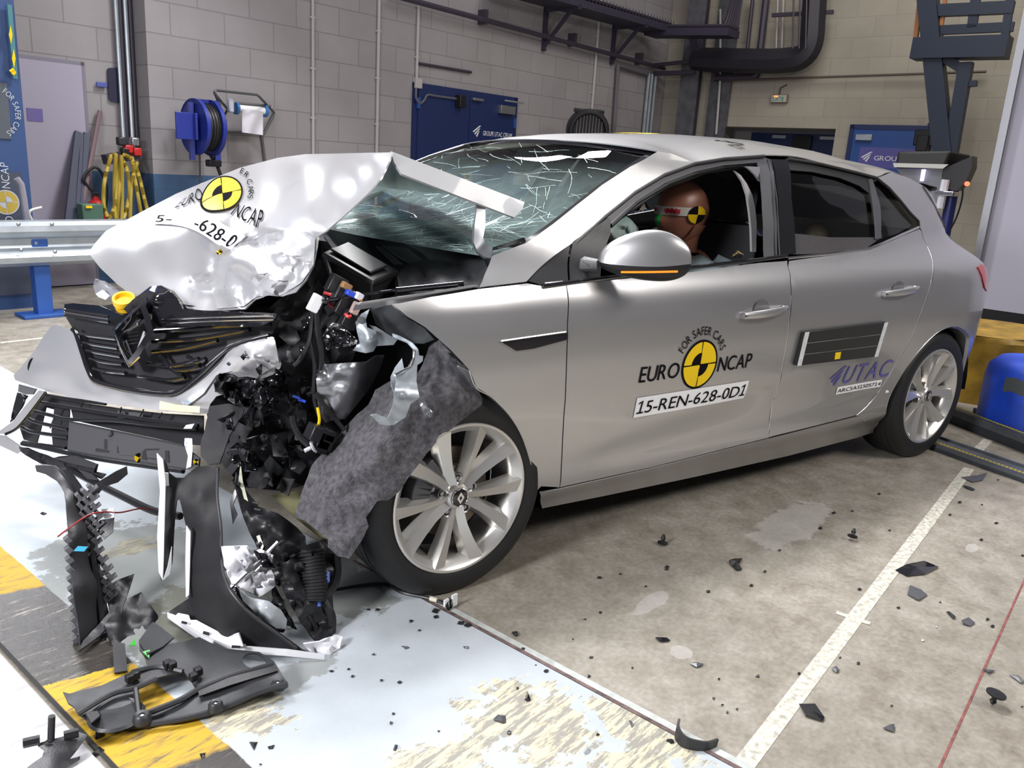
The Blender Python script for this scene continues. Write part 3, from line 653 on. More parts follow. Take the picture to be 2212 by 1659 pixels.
# traced outlines of the near side
GAP_FD = [(1222, 614), (1225, 700), (1223, 780), (1217, 900), (1208, 1053)]                     # fender | front door
GAP_FR = [(1701, 575), (1707, 610), (1709, 638), (1701, 724), (1688, 800), (1676, 854), (1669, 864), (1659, 945)]
GAP_RQ = [(1990, 499), (2002, 531), (2012, 556), (2015, 580), (2009, 617), (1990, 673), (1969, 726), (1937, 782), (1902, 840), (1873, 877), (1850, 897)]
ARCH_R = [(1884, 936), (1890, 922), (1915, 875), (1938, 824), (1968, 778), (1996, 744), (2023, 719), (2048, 706), (2069, 705), (2084, 714), (2093, 728)]
SILL_T = [(1165, 1063), (1208, 1055), (1400, 1012), (1659, 947), (1777, 917), (1850, 899), (1884, 890)]
def glass_mat(name, tint, refl, rough=0.0):
    m = bpy.data.materials.new(name); m.use_nodes = True; nt = m.node_tree; nt.nodes.clear()
    out = nt.nodes.new('ShaderNodeOutputMaterial'); mx = nt.nodes.new('ShaderNodeMixShader'); t = nt.nodes.new('ShaderNodeBsdfTransparent'); g = nt.nodes.new('ShaderNodeBsdfGlossy')
    t.inputs[0].default_value = (*tint, 1); g.inputs['Roughness'].default_value = rough; fr = nt.nodes.new('ShaderNodeFresnel'); fr.inputs[0].default_value = refl
    nt.links.new(fr.outputs[0], mx.inputs[0]); nt.links.new(t.outputs[0], mx.inputs[1]); nt.links.new(g.outputs[0], mx.inputs[2]); nt.links.new(mx.outputs[0], out.inputs[0]); return m
GLASS = glass_mat('window_glass', (0.66, 0.74, 0.74), 1.4)
WSGLASS = glass_mat('windscreen_glass', (0.60, 0.74, 0.71), 1.6)
def craze(m):  # crazing, with a teal-white haze painted in as diffuse colour, denser low down
    nt = m.node_tree; N, L = nt.nodes, nt.links; out = [n for n in N if n.type == 'OUTPUT_MATERIAL'][0]; old = out.inputs[0].links[0].from_socket
    g = N.new('ShaderNodeNewGeometry'); s = N.new('ShaderNodeSeparateXYZ'); L.new(g.outputs['Position'], s.inputs[0])
    n1 = noise(N, L, g.outputs['Position'], 7, 6, .7); d = N.new('ShaderNodeBsdfDiffuse'); d.inputs[0].default_value = (0.55, 0.75, 0.72, 1); mx = N.new('ShaderNodeMixShader')
    k = mth(N, L, 'MULTIPLY', clamp(N, L, mth(N, L, 'MULTIPLY', mth(N, L, 'SUBTRACT', 1.30, s.outputs[2]), 3.2)), mth(N, L, 'MULTIPLY', n1.outputs['Fac'], .30))
    L.new(k, mx.inputs[0]); L.new(old, mx.inputs[1]); L.new(d.outputs[0], mx.inputs[2]); L.new(mx.outputs[0], out.inputs[0])
craze(WSGLASS)
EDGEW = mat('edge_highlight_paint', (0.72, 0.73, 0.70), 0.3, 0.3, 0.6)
# --- front fender (rear half, torn in front)
fend = [(844, 657), (878, 685), (917, 708), (945, 733), (972, 757), (998, 784), (1012, 800), (1028, 838), (1062, 858), (1100, 897), (1128, 945), (1148, 1010), (1157, 1062), (1168, 1051)]+GAP_FD[::-1]+[(1165, 616), (1137, 611), (1034, 623), (930, 640)]
o = side_panel('front_fender', [fend], SILVER, CAR, step=0.025)
# wheel arch lip
lip = [side(*q) for q in ((1012, 800), (1028, 838), (1062, 858), (1100, 897), (1128, 945), (1148, 1010), (1157, 1062))]
MB().grid([[q+np.array([0, -0.003, 0]), q+np.array([0.012, 0.02, -0.006]), q+np.array([0.0, 0.06, 0.0])] for q in crom(lip, 5)]).build('arch_lip', SILVER, o, solid=0.003)
# side vent trim
side_panel('fender_vent', [[(1080, 738), (1130, 731), (1224, 718), (1222, 733), (1150, 752), (1112, 757)]], GLOSSB, o, off=-0.004, gap=0, solid=0.006, mirror=False)
b = MB(); b.tube([side(*q, -0.006) for q in ((1082, 737), (1130, 730), (1222, 717))], 0.0025, 6); b.build('chrome_strip', CHROME, o)
# drip rail along the fender top, hinge plate
MB().grid([[side(x, y)+np.array([0, 0.002, 0.003]), side(x, y)+np.array([0, 0.03, 0.0]), side(x, y)+np.array([0, 0.045, -0.02])] for x, y in ((778, 660), (850, 649), (930, 637), (1034, 620))]).build('fender_rail', SILVER, o, solid=0.004)
# --- doors
fdoor = GAP_FD+[(1400, 1011), (1659, 946)]+GAP_FR[::-1]+[(1700, 563), (1640, 567), (1480, 588), (1290, 607)]
fd = side_panel('front_door', [fdoor], SILVER, CAR)
rdoor = GAP_FR+[(1777, 916)]+GAP_RQ[::-1]+[(1985, 494), (1945, 510), (1905, 528), (1879, 538), (1799, 550), (1703, 563)]
rd = side_panel('rear_door', [rdoor], SILVER, CAR)
for nm, L in (('door_edge_highlight', GAP_FR[2:]), ('door_edge_highlight', GAP_RQ[1:])): MB().tube([side(x, y, -0.0008) for x, y in crom(L, 4)], 0.0017, 6).build(nm, EDGEW, rd)  # pale tubes painting the light caught along the door gaps
# --- quarter panel with the rear flank (outlined in x, z)
q_edge = sxz(GAP_RQ[::-1])+[(lambda P: (P[0], P[2]))(side(*q)) for q in ((1985, 490), (1984, 478), (1966, 460), (1945, 434), (1920, 406), (1893, 384))]
rear_edge = [(2.45, 1.335), (2.62, 1.315), (2.80, 1.275), (2.86, 1.25), (2.92, 1.16), (2.99, 1.06), (3.08, 1.0), (3.19, .96), (3.265, .90), (3.30, .82), (3.305, .70), (3.31, .56), (3.29, .45), (3.25, .36), (3.12, .31)]
wx, wz, wr = 2.669, .315, .365
ar = [(wx+wr*math.cos(t), wz+wr*math.sin(t)) for t in np.linspace(0.0, PI*0.93, 22)]
arch_px = sxz(ARCH_R); arch_loop = [q for q in arch_px]
cx = arch_px[-1]
# rest of the arch mirrored about the wheel centre
arch_back = [(wx+(wx-x), z) for x, z in arch_px[:7]][::-1]; arch_back = [q for q in arch_back if q[0] > cx[0]+.02]; arch_back = [q for q in reversed(sorted(arch_back, key=lambda q: -q[1]))]
arch_back = sorted([(wx+(wx-x), z) for x, z in arch_px if wx+(wx-x) > cx[0]+.02], key=lambda q: q[1])
quarter = q_edge+rear_edge+arch_back+arch_loop[::-1]
q_ = side_panel('quarter_panel', [quarter], SILVER, CAR, xz=True)
al = crom(arch_loop[1:]+arch_back[::-1], 3)
MB().grid([[np.array([x, S(x, z)+d, z])+np.array([(wx-x)*k, 0, (wz-z)*k]) for d, k in ((-0.002, 0), (0.01, .03), (0.06, .03))] for x, z in al]).build('arch_lip', SILVER, q_, solid=0.003)
side_panel('tail_lamp', [[(2.90, .925), (2.97, .935), (3.10, .91), (3.18, .87), (3.17, .80), (3.06, .795), (2.985, .82), (2.945, .86)]], mat('tail_lamp_red', (0.42, 0.012, 0.02), 0.15, coat=0.6), CAR, off=-0.006, xz=True)
# --- sill
sill_b = [(1884, 934), (1850, 946), (1700, 985), (1500, 1030), (1300, 1072), (1170, 1098)]
side_panel('sill', [[q for q in SILL_T]+sill_b], SILVER, CAR, gap=0.0015)
b = MB()
SB = [side(*q) for q in sill_b[::-1]]
b.grid([[q, q+np.array([0, 0.05, -0.012]), q+np.array([0, 0.30, -0.02]), q+np.array([0, 0.75, -0.02]), q+np.array([0, 1.5, -0.02])] for q in SB]).build('underbody', DARK, CAR)
# --- A pillar and window surround
WL = [(1042, 562), (1062, 553), (1135, 525), (1158, 510), (1196, 482), (1246, 442), (1300, 399), (1360, 360), (1420, 327)]
DLO = [(1240, 523), (1305, 469), (1370, 417), (1435, 378), (1500, 354), (1565, 343.5), (1650, 337.6), (1720, 341), (1772, 354), (1852, 373), (1893, 384), (1920, 406), (1945, 434), (1966, 460), (1984, 478), (1985, 490)]
apil = [(1034, 622), (1046, 592), (1056, 570)]+WL[1:]+[(1452, 333), (1500, 352)]+[(1435, 378), (1370, 417), (1305, 469), (1240, 523), (1137, 610)]
side_panel('pillar', [apil], SILVER, CAR, gap=0.001)
# black quarter triangle in front of the mirror
tri = side_panel('quarter_trim', [[(1141, 608), (1236, 521), (1229, 608), (1172, 618)]], BLACK, CAR, off=0.004, gap=0.001)
side_panel('mirror_base', [[(1236, 521), (1316, 468), (1318, 505), (1300, 560), (1296, 604), (1230, 612)]], BLACK, fd, off=-0.002, gap=0.001, mirror=False)
MB().tube([side(*q, -0.003) for q in ((1172, 619), (1229, 611), (1300, 602), (1480, 580), (1640, 561), (1700, 553))], 0.0075, 8).build('belt_strip', GLOSSB, fd)
MB().tube([side(*q, -0.004) for q in ((1176, 612), (1215, 608))], 0.003, 6).build('chrome_strip', CHROME, tri)
MB().tube([side(*q, -0.004) for q in ((1701, 558), (1799, 548), (1879, 536), (1905, 526), (1945, 508), (1984, 491))], 0.0055, 8).build('belt_strip', CHROME, rd)
# window frames: front door frame (seal, satin frame), open window
SATIN = mat('satin_frame', (0.07, 0.07, 0.08), 0.45)
outF = [(1316, 468)]+DLO[2:7]+[(1652, 339)]
inF = [(1318, 487), (1372, 438), (1442, 396), (1505, 372), (1568, 358), (1640, 352)]
side_panel('window_frame', [outF+[(1668, 345), (1680, 400), (1684, 553), (1656, 556), (1652, 450), (1643, 362)]+inF[::-1]], SATIN, fd, off=0.012, gap=0, mparent=CAR)
MB().tube([side(*q, 0.002) for q in [(1243, 526)]+DLO[1:7]], 0.007, 8).build('window_seal', SEAL, fd)
MB().tube([side(*q, 0.03) for q in inF], 0.010, 8).build('inner_seal', SEAL, fd)
for dx in (0, 7): MB().tube([side(1658+dx, 345, 0.006), side(1671+dx, 430, 0.006), side(1676+dx, 552, 0.006)], 0.004, 6).build('seal', SEAL, fd)
# B pillar cover
side_panel('pillar_trim', [[(1669, 344), (1703, 345), (1712, 430), (1722, 549), (1684, 553), (1680, 400)]], GLOSSB, CAR, off=0.006, gap=0.001)
# rear door window surround
outR = [(1703, 343), (1772, 357), (1852, 375), (1890, 387)]
inR = [(1708, 368), (1760, 372), (1820, 385), (1862, 402), (1883, 418)]
side_panel('window_frame', [outR+[(1896, 420), (1903, 470), (1912, 515), (1900, 520), (1893, 470)]+inR[::-1]+[(1705, 362)]], SEAL, rd, off=0.014, gap=0, mparent=CAR)
side_panel('window_sill', [[(1722, 551), (1718, 505), (1800, 514), (1900, 514), (1912, 515), (1880, 537), (1800, 549)]], mat('window_film', (0.05, 0.045, 0.05), 0.55, bump=0.3, bscale=40), rd, off=0.02, gap=0, mirror=False)
side_panel('divider_bar', [[(1880, 388), (1888, 386), (1906, 450), (1907, 515), (1896, 517), (1890, 440)]], SATIN, rd, off=0.010, gap=0)
side_panel('quarter_window', [[(1889, 387), (1918, 408), (1945, 437), (1966, 464), (1981, 486), (1945, 507), (1908, 515), (1906, 450)]], GLASS, rd, off=0.018, gap=0.001, solid=0.0)
side_panel('rear_window', [[(1706, 360), (1770, 366), (1850, 388), (1884, 412), (1896, 470), (1900, 519), (1800, 548), (1722, 549)]], GLASS, rd, off=0.026, gap=0.001, solid=0.0)
MB().tube([side(*q, 0.0) for q in [(1703, 343)]+DLO[8:]+[(1945, 508)]], 0.006, 8).build('window_seal', SEAL, rd)
# --- roof
HDR = dict(xc=0.865, zc=1.368)
ca, cb_ = side(1420, 327), side(1435, 378)
def header(y):
    u = (y-HW)/(HW-ca[1]); u2 = abs(u)
    return np.array([HDR['xc']+(ca[0]-HDR['xc'])*u2**2, y, HDR['zc']-(HDR['zc']-ca[2])*u2**2.5])
zc_ = smooth_table([.86, 1.1, 1.4, 1.8, 2.2, 2.6, 2.85], [1.368, 1.405, 1.428, 1.434, 1.42, 1.37, 1.312])
rl = [side(*q) for q in ((1452, 334), (1500, 352), (1565, 341.5), (1650, 335.6), (1720, 339), (1772, 352), (1852, 371), (1893, 382))]+[np.array([x, S(x, z), z]) for x, z in rear_edge[:3]]
rl = crom(rl, 3)
G = []
hl = [header(y) for y in np.linspace(ca[1], HW, 15)]; G.append(hl)
xs0, xs1 = rl[0][0], rl[-1][0]
xc0, xc1 = HDR['xc']+0.12, 2.86
for P in rl:
    f = (P[0]-xs0)/(xs1-xs0); xc = xc0+(xc1-xc0)*f; row = []
    for v in np.linspace(0, 1, 15)**1.6:
        zz = P[2]+(zc_(min(2.85, max(.86, xc)))-P[2])*(1-(1-v)**3.4)
        row.append(np.array([P[0]+(xc-P[0])*(1-(1-v)**2), P[1]+(HW-P[1])*v, zz]))
    G.append(row)
full = [r+[np.array([q[0], 2*HW-q[1], q[2]]) for q in r[-2::-1]] for r in G]
MB().grid(full).build('roof', SILVER, CAR, solid=0.004)
# far-away marking on the roof (edge-on)
A = Art(); euro_logo(A, (0, 0), 0.16, 0, 1)
def roof_pt(u, v):
    xx = 1.45-v; yy = HW-u
    return (xx, yy, zc_(xx)-0.02*((yy-HW)/.4)**2+0.004)
# --- tailgate and rear
T = []
for x, z in rear_edge[2:]:
    yl = S(x, z); row = []
    for v in np.linspace(0, 1, 9):
        row.append(np.array([x+(0.10+0.12*max(0, 1-abs(z-.75)/.6))*(1-(1-v)**2), yl+(HW-yl)*v, z+(0.02 if z > 1.2 else 0)*v]))
    T.append(row+[np.array([q[0], 2*HW-q[1], q[2]]) for q in row[-2::-1]])
MB().grid(T[3:]).build('tailgate', SILVER, CAR, solid=0.004)
MB().grid(T[:4]).build('rear_screen', mat('rear_screen_dark', (0.01, 0.012, 0.014), 0.08), CAR, solid=0.004)
MB().grid([[np.array([x+dx, S(2.8, 1.27)+(HW-S(2.8, 1.27))*v*2+0.0, 1.285+dz]) for dx, dz in ((-.05, .01), (.1, -.005), (.105, -.02), (-.02, -.03))] for v in np.linspace(0, 1, 9) for x in (2.80+0.10*(1-(1-2*v)**2),)]).build('spoiler', SILVER, CAR)
# black trim on the tailgate edge
MB().grid([[side(x, y)+np.array([0.0, -0.004, 0.004]), side(x, y)+np.array([0.03, 0.02, 0.0])] for x, y in ((1992, 404), (2010, 432), (2027, 465), (2040, 493))]).build('spoiler_edge', SATIN, CAR, solid=0.006)
# --- windscreen
wsl = [side(*q, 0.03) for q in ((1062, 556), (1135, 528), (1158, 513), (1196, 485), (1246, 445), (1300, 402), (1360, 363), (1420, 329))]
wsl = crom(wsl, 4)
WS = []
for i, P in enumerate(wsl):
    f = i/(len(wsl)-1); row = []
    for v in np.linspace(-1, 1, 21):
        xm = P[0]-(0.20*(1-f)+(P[0]-HDR['xc'])*f)*(1-v*v); zm = P[2]+(0.012+0.016*f)*(1-v*v); yy = HW+(HW-P[1])*v
        dent = 0.0
        row.append(np.array([xm, yy, zm-dent]))
    WS.append(row)
wso = MB().grid(WS).build('windscreen', WSGLASS, CAR)
WSA = np.array(WS)
def ws_pt(f, v, lift=0.0):
    """f 0..1 base to header, v -1..1 near to far"""
    a = f*(len(WS)-1); i = min(int(a), len(WS)-2); b = (v+1)/2*20; j = min(max(int(b), 0), 19); a -= i; b -= j
    P = (WSA[i, j]*(1-a)+WSA[i+1, j]*a)*(1-b)+(WSA[i, j+1]*(1-a)+WSA[i+1, j+1]*a)*b
    return P+np.array([-0.7, -0.15, 0.9])*lift
wedge = [ws_pt(1, v) for v in np.linspace(-1, 1, 21)]
MB().grid([[q+np.array([-0.001, 0, 0.002]), ws_pt(0.955, v, 0.002)] for q, v in zip(wedge, np.linspace(-1, 1, 21))]).build('windscreen_band', GLOSSB, wso)
MB().grid([[ws_pt(f, -1, 0.003), ws_pt(f, -0.965, 0.003)] for f in np.linspace(0.1, 1, 12)]).build('windscreen_band', GLOSSB, wso)
MB().grid([[ws_pt(f, 1, 0.003), ws_pt(f, 0.965, 0.003)] for f in np.linspace(0.1, 1, 12)]).build('windscreen_band', GLOSSB, wso)
# sensor housing and mirror patch behind the glass
MB().grid([[ws_pt(f, v, -0.02)+np.array([0.01, 0, -0.01]) for v in np.linspace(0.05-.20*g, 0.05+.20*g, 5)] for f, g in ((0.97, 1), (.9, .95), (.83, .75), (.78, .45))]).build('sensor_housing', BLACK, wso, solid=0.01)
# cracks: star bursts and long runs
rnd = random.Random(11); cr = MB()
def crack(f0, v0, ang, ln, wd, jit=0.25):
    f, v = f0, v0; pts = [ws_pt(f, v, 0.004)]; n = max(2, int(ln/0.03))
    for k in range(n):
        ang += rnd.uniform(-jit, jit); f += math.sin(ang)*ln/n/0.75; v += math.cos(ang)*ln/n/0.72
        if not (0.01 < f < 0.99 and -0.985 < v < 0.985): break
        pts.append(ws_pt(f, v, 0.004))
    if len(pts) < 2: return
    A_ = [q for q in pts]; vs_ = []
    for i, q in enumerate(A_):
        d = A_[min(i+1, len(A_)-1)]-A_[max(i-1, 0)]; s = np.cross(d, (-.6, -.3, .75)); s /= np.linalg.norm(s)+1e-9
        w_ = wd*0.42*(1-i/len(A_)*0.7); vs_ += [q-s*w_, q+s*w_]
    cr.add(vs_, [(2*i, 2*i+2, 2*i+3, 2*i+1) for i in range(len(A_)-1)])
for f0, v0, n, ln in ((0.20, -0.62, 46, 0.26), (0.16, -0.35, 38, 0.25), (0.10, 0.72, 40, 0.22), (0.14, 0.1, 34, 0.25), (0.05, 0.35, 34, 0.2), (0.30, -0.2, 18, 0.22)):
    for k in range(n): crack(f0+rnd.uniform(-.02, .02), v0+rnd.uniform(-.02, .02), rnd.uniform(0, 2*PI), ln*rnd.uniform(.2, 1.1), rnd.uniform(.0007, .0018))
for k in range(170): crack(rnd.random()**1.7*0.9+.03, rnd.uniform(-.95, .95), rnd.gauss(0.2, .35)+(PI if rnd.random() < .5 else 0), rnd.uniform(.04, .28), rnd.uniform(.0005, .0014), .12)
for k in range(260): crack(rnd.random()**3*0.5+.01, rnd.uniform(-.9, .95), rnd.uniform(0, 2*PI), rnd.uniform(.02, .08), rnd.uniform(.0006, .0016), .3)
cr.build('crack', mat('crushed_glass', (0.52, 0.74, 0.70), 0.25), wso, smooth=False, fix=False)
# --- far side pillars are mirrored above; inner trim, floor, firewall, dash
b = MB()
for P in ([(1240, 540), (1330, 480), (1440, 405), (1530, 372), (1640, 357), (1700, 357), (1790, 380), (1870, 410)],):
    q = [side(x, y, 0.05) for x, y in P]; b.grid([[a, a+np.array([0, .05, .03]), a+np.array([0, .12, .045])] for a in q])
b.build('headliner_edge', DARK, CAR, solid=0.01); flip_mb(b).build('headliner_edge', DARK, CAR, solid=0.01)
hl_ = [[q+np.array([0, 0, -0.045]) for q in r[2:-2]] for r in full[1:]]
MB().grid(hl_).build('headliner', mat('headliner_grey', (0.10, 0.10, 0.105), 0.9), CAR)
lower = [(0.20, .30), (1.4, .27), (2.1, .28), (2.22, .45), (2.35, .62), (2.6, .75), (2.95, .78), (3.2, .70), (3.2, .86), (3.05, .98), (2.5, .95), (1.45, .93), (.35, .90), (.1, .85), (.02, .70), (.20, .55)]
side_panel('inner_panel', [lower], DARK, CAR, off=0.035, xz=True, gap=0, step=0.06)
MB().box((1.45, HW, .27), (2.6, 1.6, .02)).build('cabin_floor', DARK, CAR)
MB().box((0.28, HW, .58), (.03, 1.55, .62)).build('firewall', DARK, CAR)
D_ = [[np.array([x, y, z+0.02*math.cos((y-HW)*2.2)]) for y in np.linspace(.14, 1.67, 14)] for x, z in ((.16, .90), (.22, .975), (.45, 1.0), (.60, .99), (.72, .95), (.76, .86), (.74, .70), (.70, .50))]
MB().grid(D_).build('dashboard', mat('dashboard_black', (0.018, 0.018, 0.022), 0.55), CAR, solid=0.01)
# rear parcel shelf and tail closing
MB().box((2.72, HW, .92), (.55, 1.25, .02)).build('parcel_shelf', DARK, CAR)
# wheel housings
for x in (0.0, wx):
    b = MB(); k = [[np.array([x+.37*math.cos(t), y, .315+.37*math.sin(t)]) for y in (.05, .16, .30, .42)] for t in np.linspace(-.05, PI+.05, 18)]; b.grid(k)
    b.add([np.array([x+.37*math.cos(t), .42, .315+.37*math.sin(t)]) for t in np.linspace(-.05, PI+.05, 18)], [tuple(range(18))])
    if x > 1: b.build('wheel_housing', DARK, CAR); 
    flip_mb(b).build('wheel_housing', DARK, CAR)
# --- door handles
def handle(parent, pts, recess):
    a, b_ = pts; P, Q = side(*a), side(*b_); n = 9; G = []
    for i in range(n):
        t = i/(n-1); c = P+(Q-P)*t; y = S(c[0], c[2])-0.016-0.018*math.sin(PI*t)**0.7; h = .017-0.004*abs(2*t-1)**3
        G.append([np.array([c[0], y+dy, c[2]+dz]) for dy, dz in ((-.006, 0), (-.004, h*.8), (.004, h), (.009, h*.5), (.009, -h*.5), (.004, -h), (-.004, -h*.8))])
    b = MB(); b.grid([r+[r[0]] for r in G]); b.add(G[0], [tuple(range(7))]); b.add(G[-1], [tuple(range(7))[::-1]])
    h_ = b.build('door_handle', SILVER, parent, sub=1)
    b = MB(); c = side(*recess)
    for e, s in ((P, 1), (Q, -1)): MB().box((e[0]+s*.012*np.sign(Q[0]-P[0]), S(e[0], e[2])-.004, e[2]), (.022, .03, .022)).build('handle_mount', SILVER, parent, bevel=0.004)
    cup = [[np.array([c[0]+r*.048*math.cos(t), S(c[0], c[2])-.0025+.0*r, c[2]+r*.042*math.sin(t)]) for t in np.linspace(0, 2*PI, 25)] for r in (1.0, .8, .4, .02)]
    MB().grid(cup).build('handle_recess_shade', mat('recess_shade_silver', (0.30, 0.30, 0.31), 0.3, 0.75, 0.5), parent)  # flat disc of darker silver, painting the shade of the hollow
handle(fd, ((1600, 681), (1693, 665)), (1643, 672)); handle(rd, ((1904, 634), (1977, 622)), (1938, 628))
# --- exterior mirror
mp = [(0.0, 545, 560, 574), (.10, 524, 566, 585), (.25, 507, 570, 595), (.45, 495, 573, 604), (.62, 494, 575, 608), (.78, 504, 576, 609), (.9, 521, 575, 602), (1.0, 543, 571, 587)]
rows_c, rows_b = [], []
for t, a, s_, e in mp:
    px = 1286+(1481-1286)*t; Yv = .06-.20*t; k = math.sqrt(max(0.02, 1-abs(2*t-1)**2.6))
    C_ = atY(px, (a+e)/2, Yv); zt_, zs, zb = atY(px, a, Yv)[2], atY(px, s_, Yv)[2], atY(px, e, Yv)[2]; dp = .062*k
    rows_c.append([C_*[1, 1, 0]+np.array([-dp*math.sin(u)*1.0+0.02, 0, zs+(zt_-zs)*math.cos(u)]) for u in np.linspace(PI/2, -PI/2, 13)])
    rows_b.append([C_*[1, 1, 0]+np.array([-dp*math.cos(u)+0.02, 0, zs-(zs-zb)*math.sin(u)]) for u in np.linspace(0, PI, 13)])
def pole(rows): return [[r[0]*0.5+r[-1]*0.5]*len(r) for r in (rows[0],)]+rows+[[rows[-1][0]*0.5+rows[-1][-1]*0.5]*len(rows[-1])]
wm = MB().grid(pole(rows_b)).build('wing_mirror', BLACK, fd, sub=2)
MB().grid(pole(rows_c)).build('mirror_cap', SILVER, wm, sub=2)

st = [[side(*q, d) for q in ((1246, 582), (1250, 560), (1262, 552), (1262, 590))] for d in (0.0,)][0]
e_ = [atY(px, py, .055) for px, py in ((1292, 584), (1291, 566), (1295, 558), (1297, 588))]
MB().hexa([st[0], st[3], e_[3], e_[0], st[1], st[2], e_[2], e_[1]]).build('mirror_arm', GREYPL, wm, bevel=0.006)
b = MB()
for k in range(26):
    t = .42+.52*k/25; px = 1286+195*t; Yv = .06-.20*t; kk = math.sqrt(max(.05, 1-abs(2*t-1)**2.6)); P = atY(px, 587-4*(t-.5)**2+0, Yv); b.box((P[0]-.062*kk*.9+.012, P[1], P[2]), (.012, .0045, .006))
b.build('indicator_strip', mat('amber_lamp', (0.75, 0.25, 0.02), 0.25, emit=(1.0, 0.35, 0.05, 0.35)), wm)
# --- markings on the doors
def on_door(x0, z0, sx, sz):
    return lambda u, v: (x0+u*sx, S(x0+u*sx, z0+v*sz)-0.0045, z0+v*sz)
c = side(1510, 787); rx = (side(1547, 782)[0]-side(1474, 792)[0])/2
A = euro_logo(Art(), (0, 0), rx, 0, 1); A.place(on_door(c[0], c[2], 1, 1), 'logo_sticker', [INK, YELLOW], fd, fine=.05)
p0 = side(1366, 902); p1 = side(1604, 860); zt0 = side(1366, 868)[2]
A = Art(); Lx = p1[0]-p0[0]; hz = .072
A.poly([(0, 0), (Lx, 0), (Lx, hz), (0, hz)], 0); A.place(on_door(p0[0], p0[2], 1, 1), 'plate_sticker', [WHITE], fd, fine=.04)
A = Art().text('15-REN-628-0D1', .008, .013, hz-.026, 0, width=Lx-.016, slant=.1); A.place(lambda u, v: (p0[0]+u, S(p0[0]+u, p0[2]+v)-.0065, p0[2]+v), 'plate_lettering', [INK], fd, fine=.05)
# box panel on the rear door
a0_, a1_ = side(1712, 788), side(1886, 768); zt_ = side(1716, 717)[2]; zt2_ = side(1889, 696)[2]
pb = []
for x, z in ((a0_[0], a0_[2]), (a1_[0], a1_[2]), (a1_[0]+.01, zt2_), (a0_[0]+.01, zt_)): pb.append(np.array([x, S(x, z)-.003, z]))
sp = MB().prism(pb, (0, -.018, 0)).build('sensor_panel', mat('panel_black', (0.012, 0.012, 0.013), 0.35), rd, bevel=0.002)
WH2 = mat('tape_white', (0.62, 0.64, 0.66), 0.5, var=.15, vscale=60)
for f0, f1 in ((.0, .045), (.955, 1.0)):
    q = [pb[0]+(pb[1]-pb[0])*f0, pb[0]+(pb[1]-pb[0])*f1, pb[3]+(pb[2]-pb[3])*f1, pb[3]+(pb[2]-pb[3])*f0]; MB().prism([k+np.array([0, -.0185, 0]) for k in q], (0, -.0012, 0)).build('tape_strip', WH2, sp)
b = MB()
for g in (.33, .66):
    p_, q__ = pb[0]+(pb[3]-pb[0])*g, pb[1]+(pb[2]-pb[1])*g; b.tube([p_+(q__-p_)*.05+np.array([0, -.0185, 0]), p_+(q__-p_)*.95+np.array([0, -.0185, 0])], .0012, 5)
b.build('seam', STEEL, sp)
k = side(1800, 766); MB().box((k[0], pb[0][1]-.0195, k[2]), (.036, .002, .028)).build('label', YELLOW, sp)
u0, u1 = side(1782, 835), side(1914, 808); A = Art(); hh = .085; swoosh(A, 0, .0, .085, 0); A.text('UTAC', .10, .0, hh, 0, width=(u1[0]-u0[0])-.10, slant=.15, gap=.14)
A.place(on_door(u0[0]+.01, u0[2]-.0, 1, 1), 'lettering', [VIOLET], rd, fine=.05)
u0, u1 = side(1803, 852), side(1899, 836); hz2 = .034; A = Art(); Lx2 = u1[0]-u0[0]; A.poly([(0, 0), (Lx2, 0), (Lx2, hz2), (0, hz2)], 0); A.place(on_door(u0[0], u0[2], 1, 1), 'label_sticker', [WHITE], rd, fine=.04)
A = Art().text('ARCSAS1505714', .006, .008, hz2-.016, 0, width=Lx2-.012); A.place(lambda u, v: (u0[0]+u, S(u0[0]+u, u0[2]+v)-.0065, u0[2]+v), 'label_lettering', [INK], rd, fine=.05)
k = side(1917, 845); MB().box((k[0], k[1]-.001, k[2]), (.03, .003, .012)).build('label', WHITE, q_)
A = Art(); euro_logo(A, (0, 0), .17, 0, 1); A.place(roof_pt, 'roof_sticker', [INK, YELLOW], CAR, fine=.05)
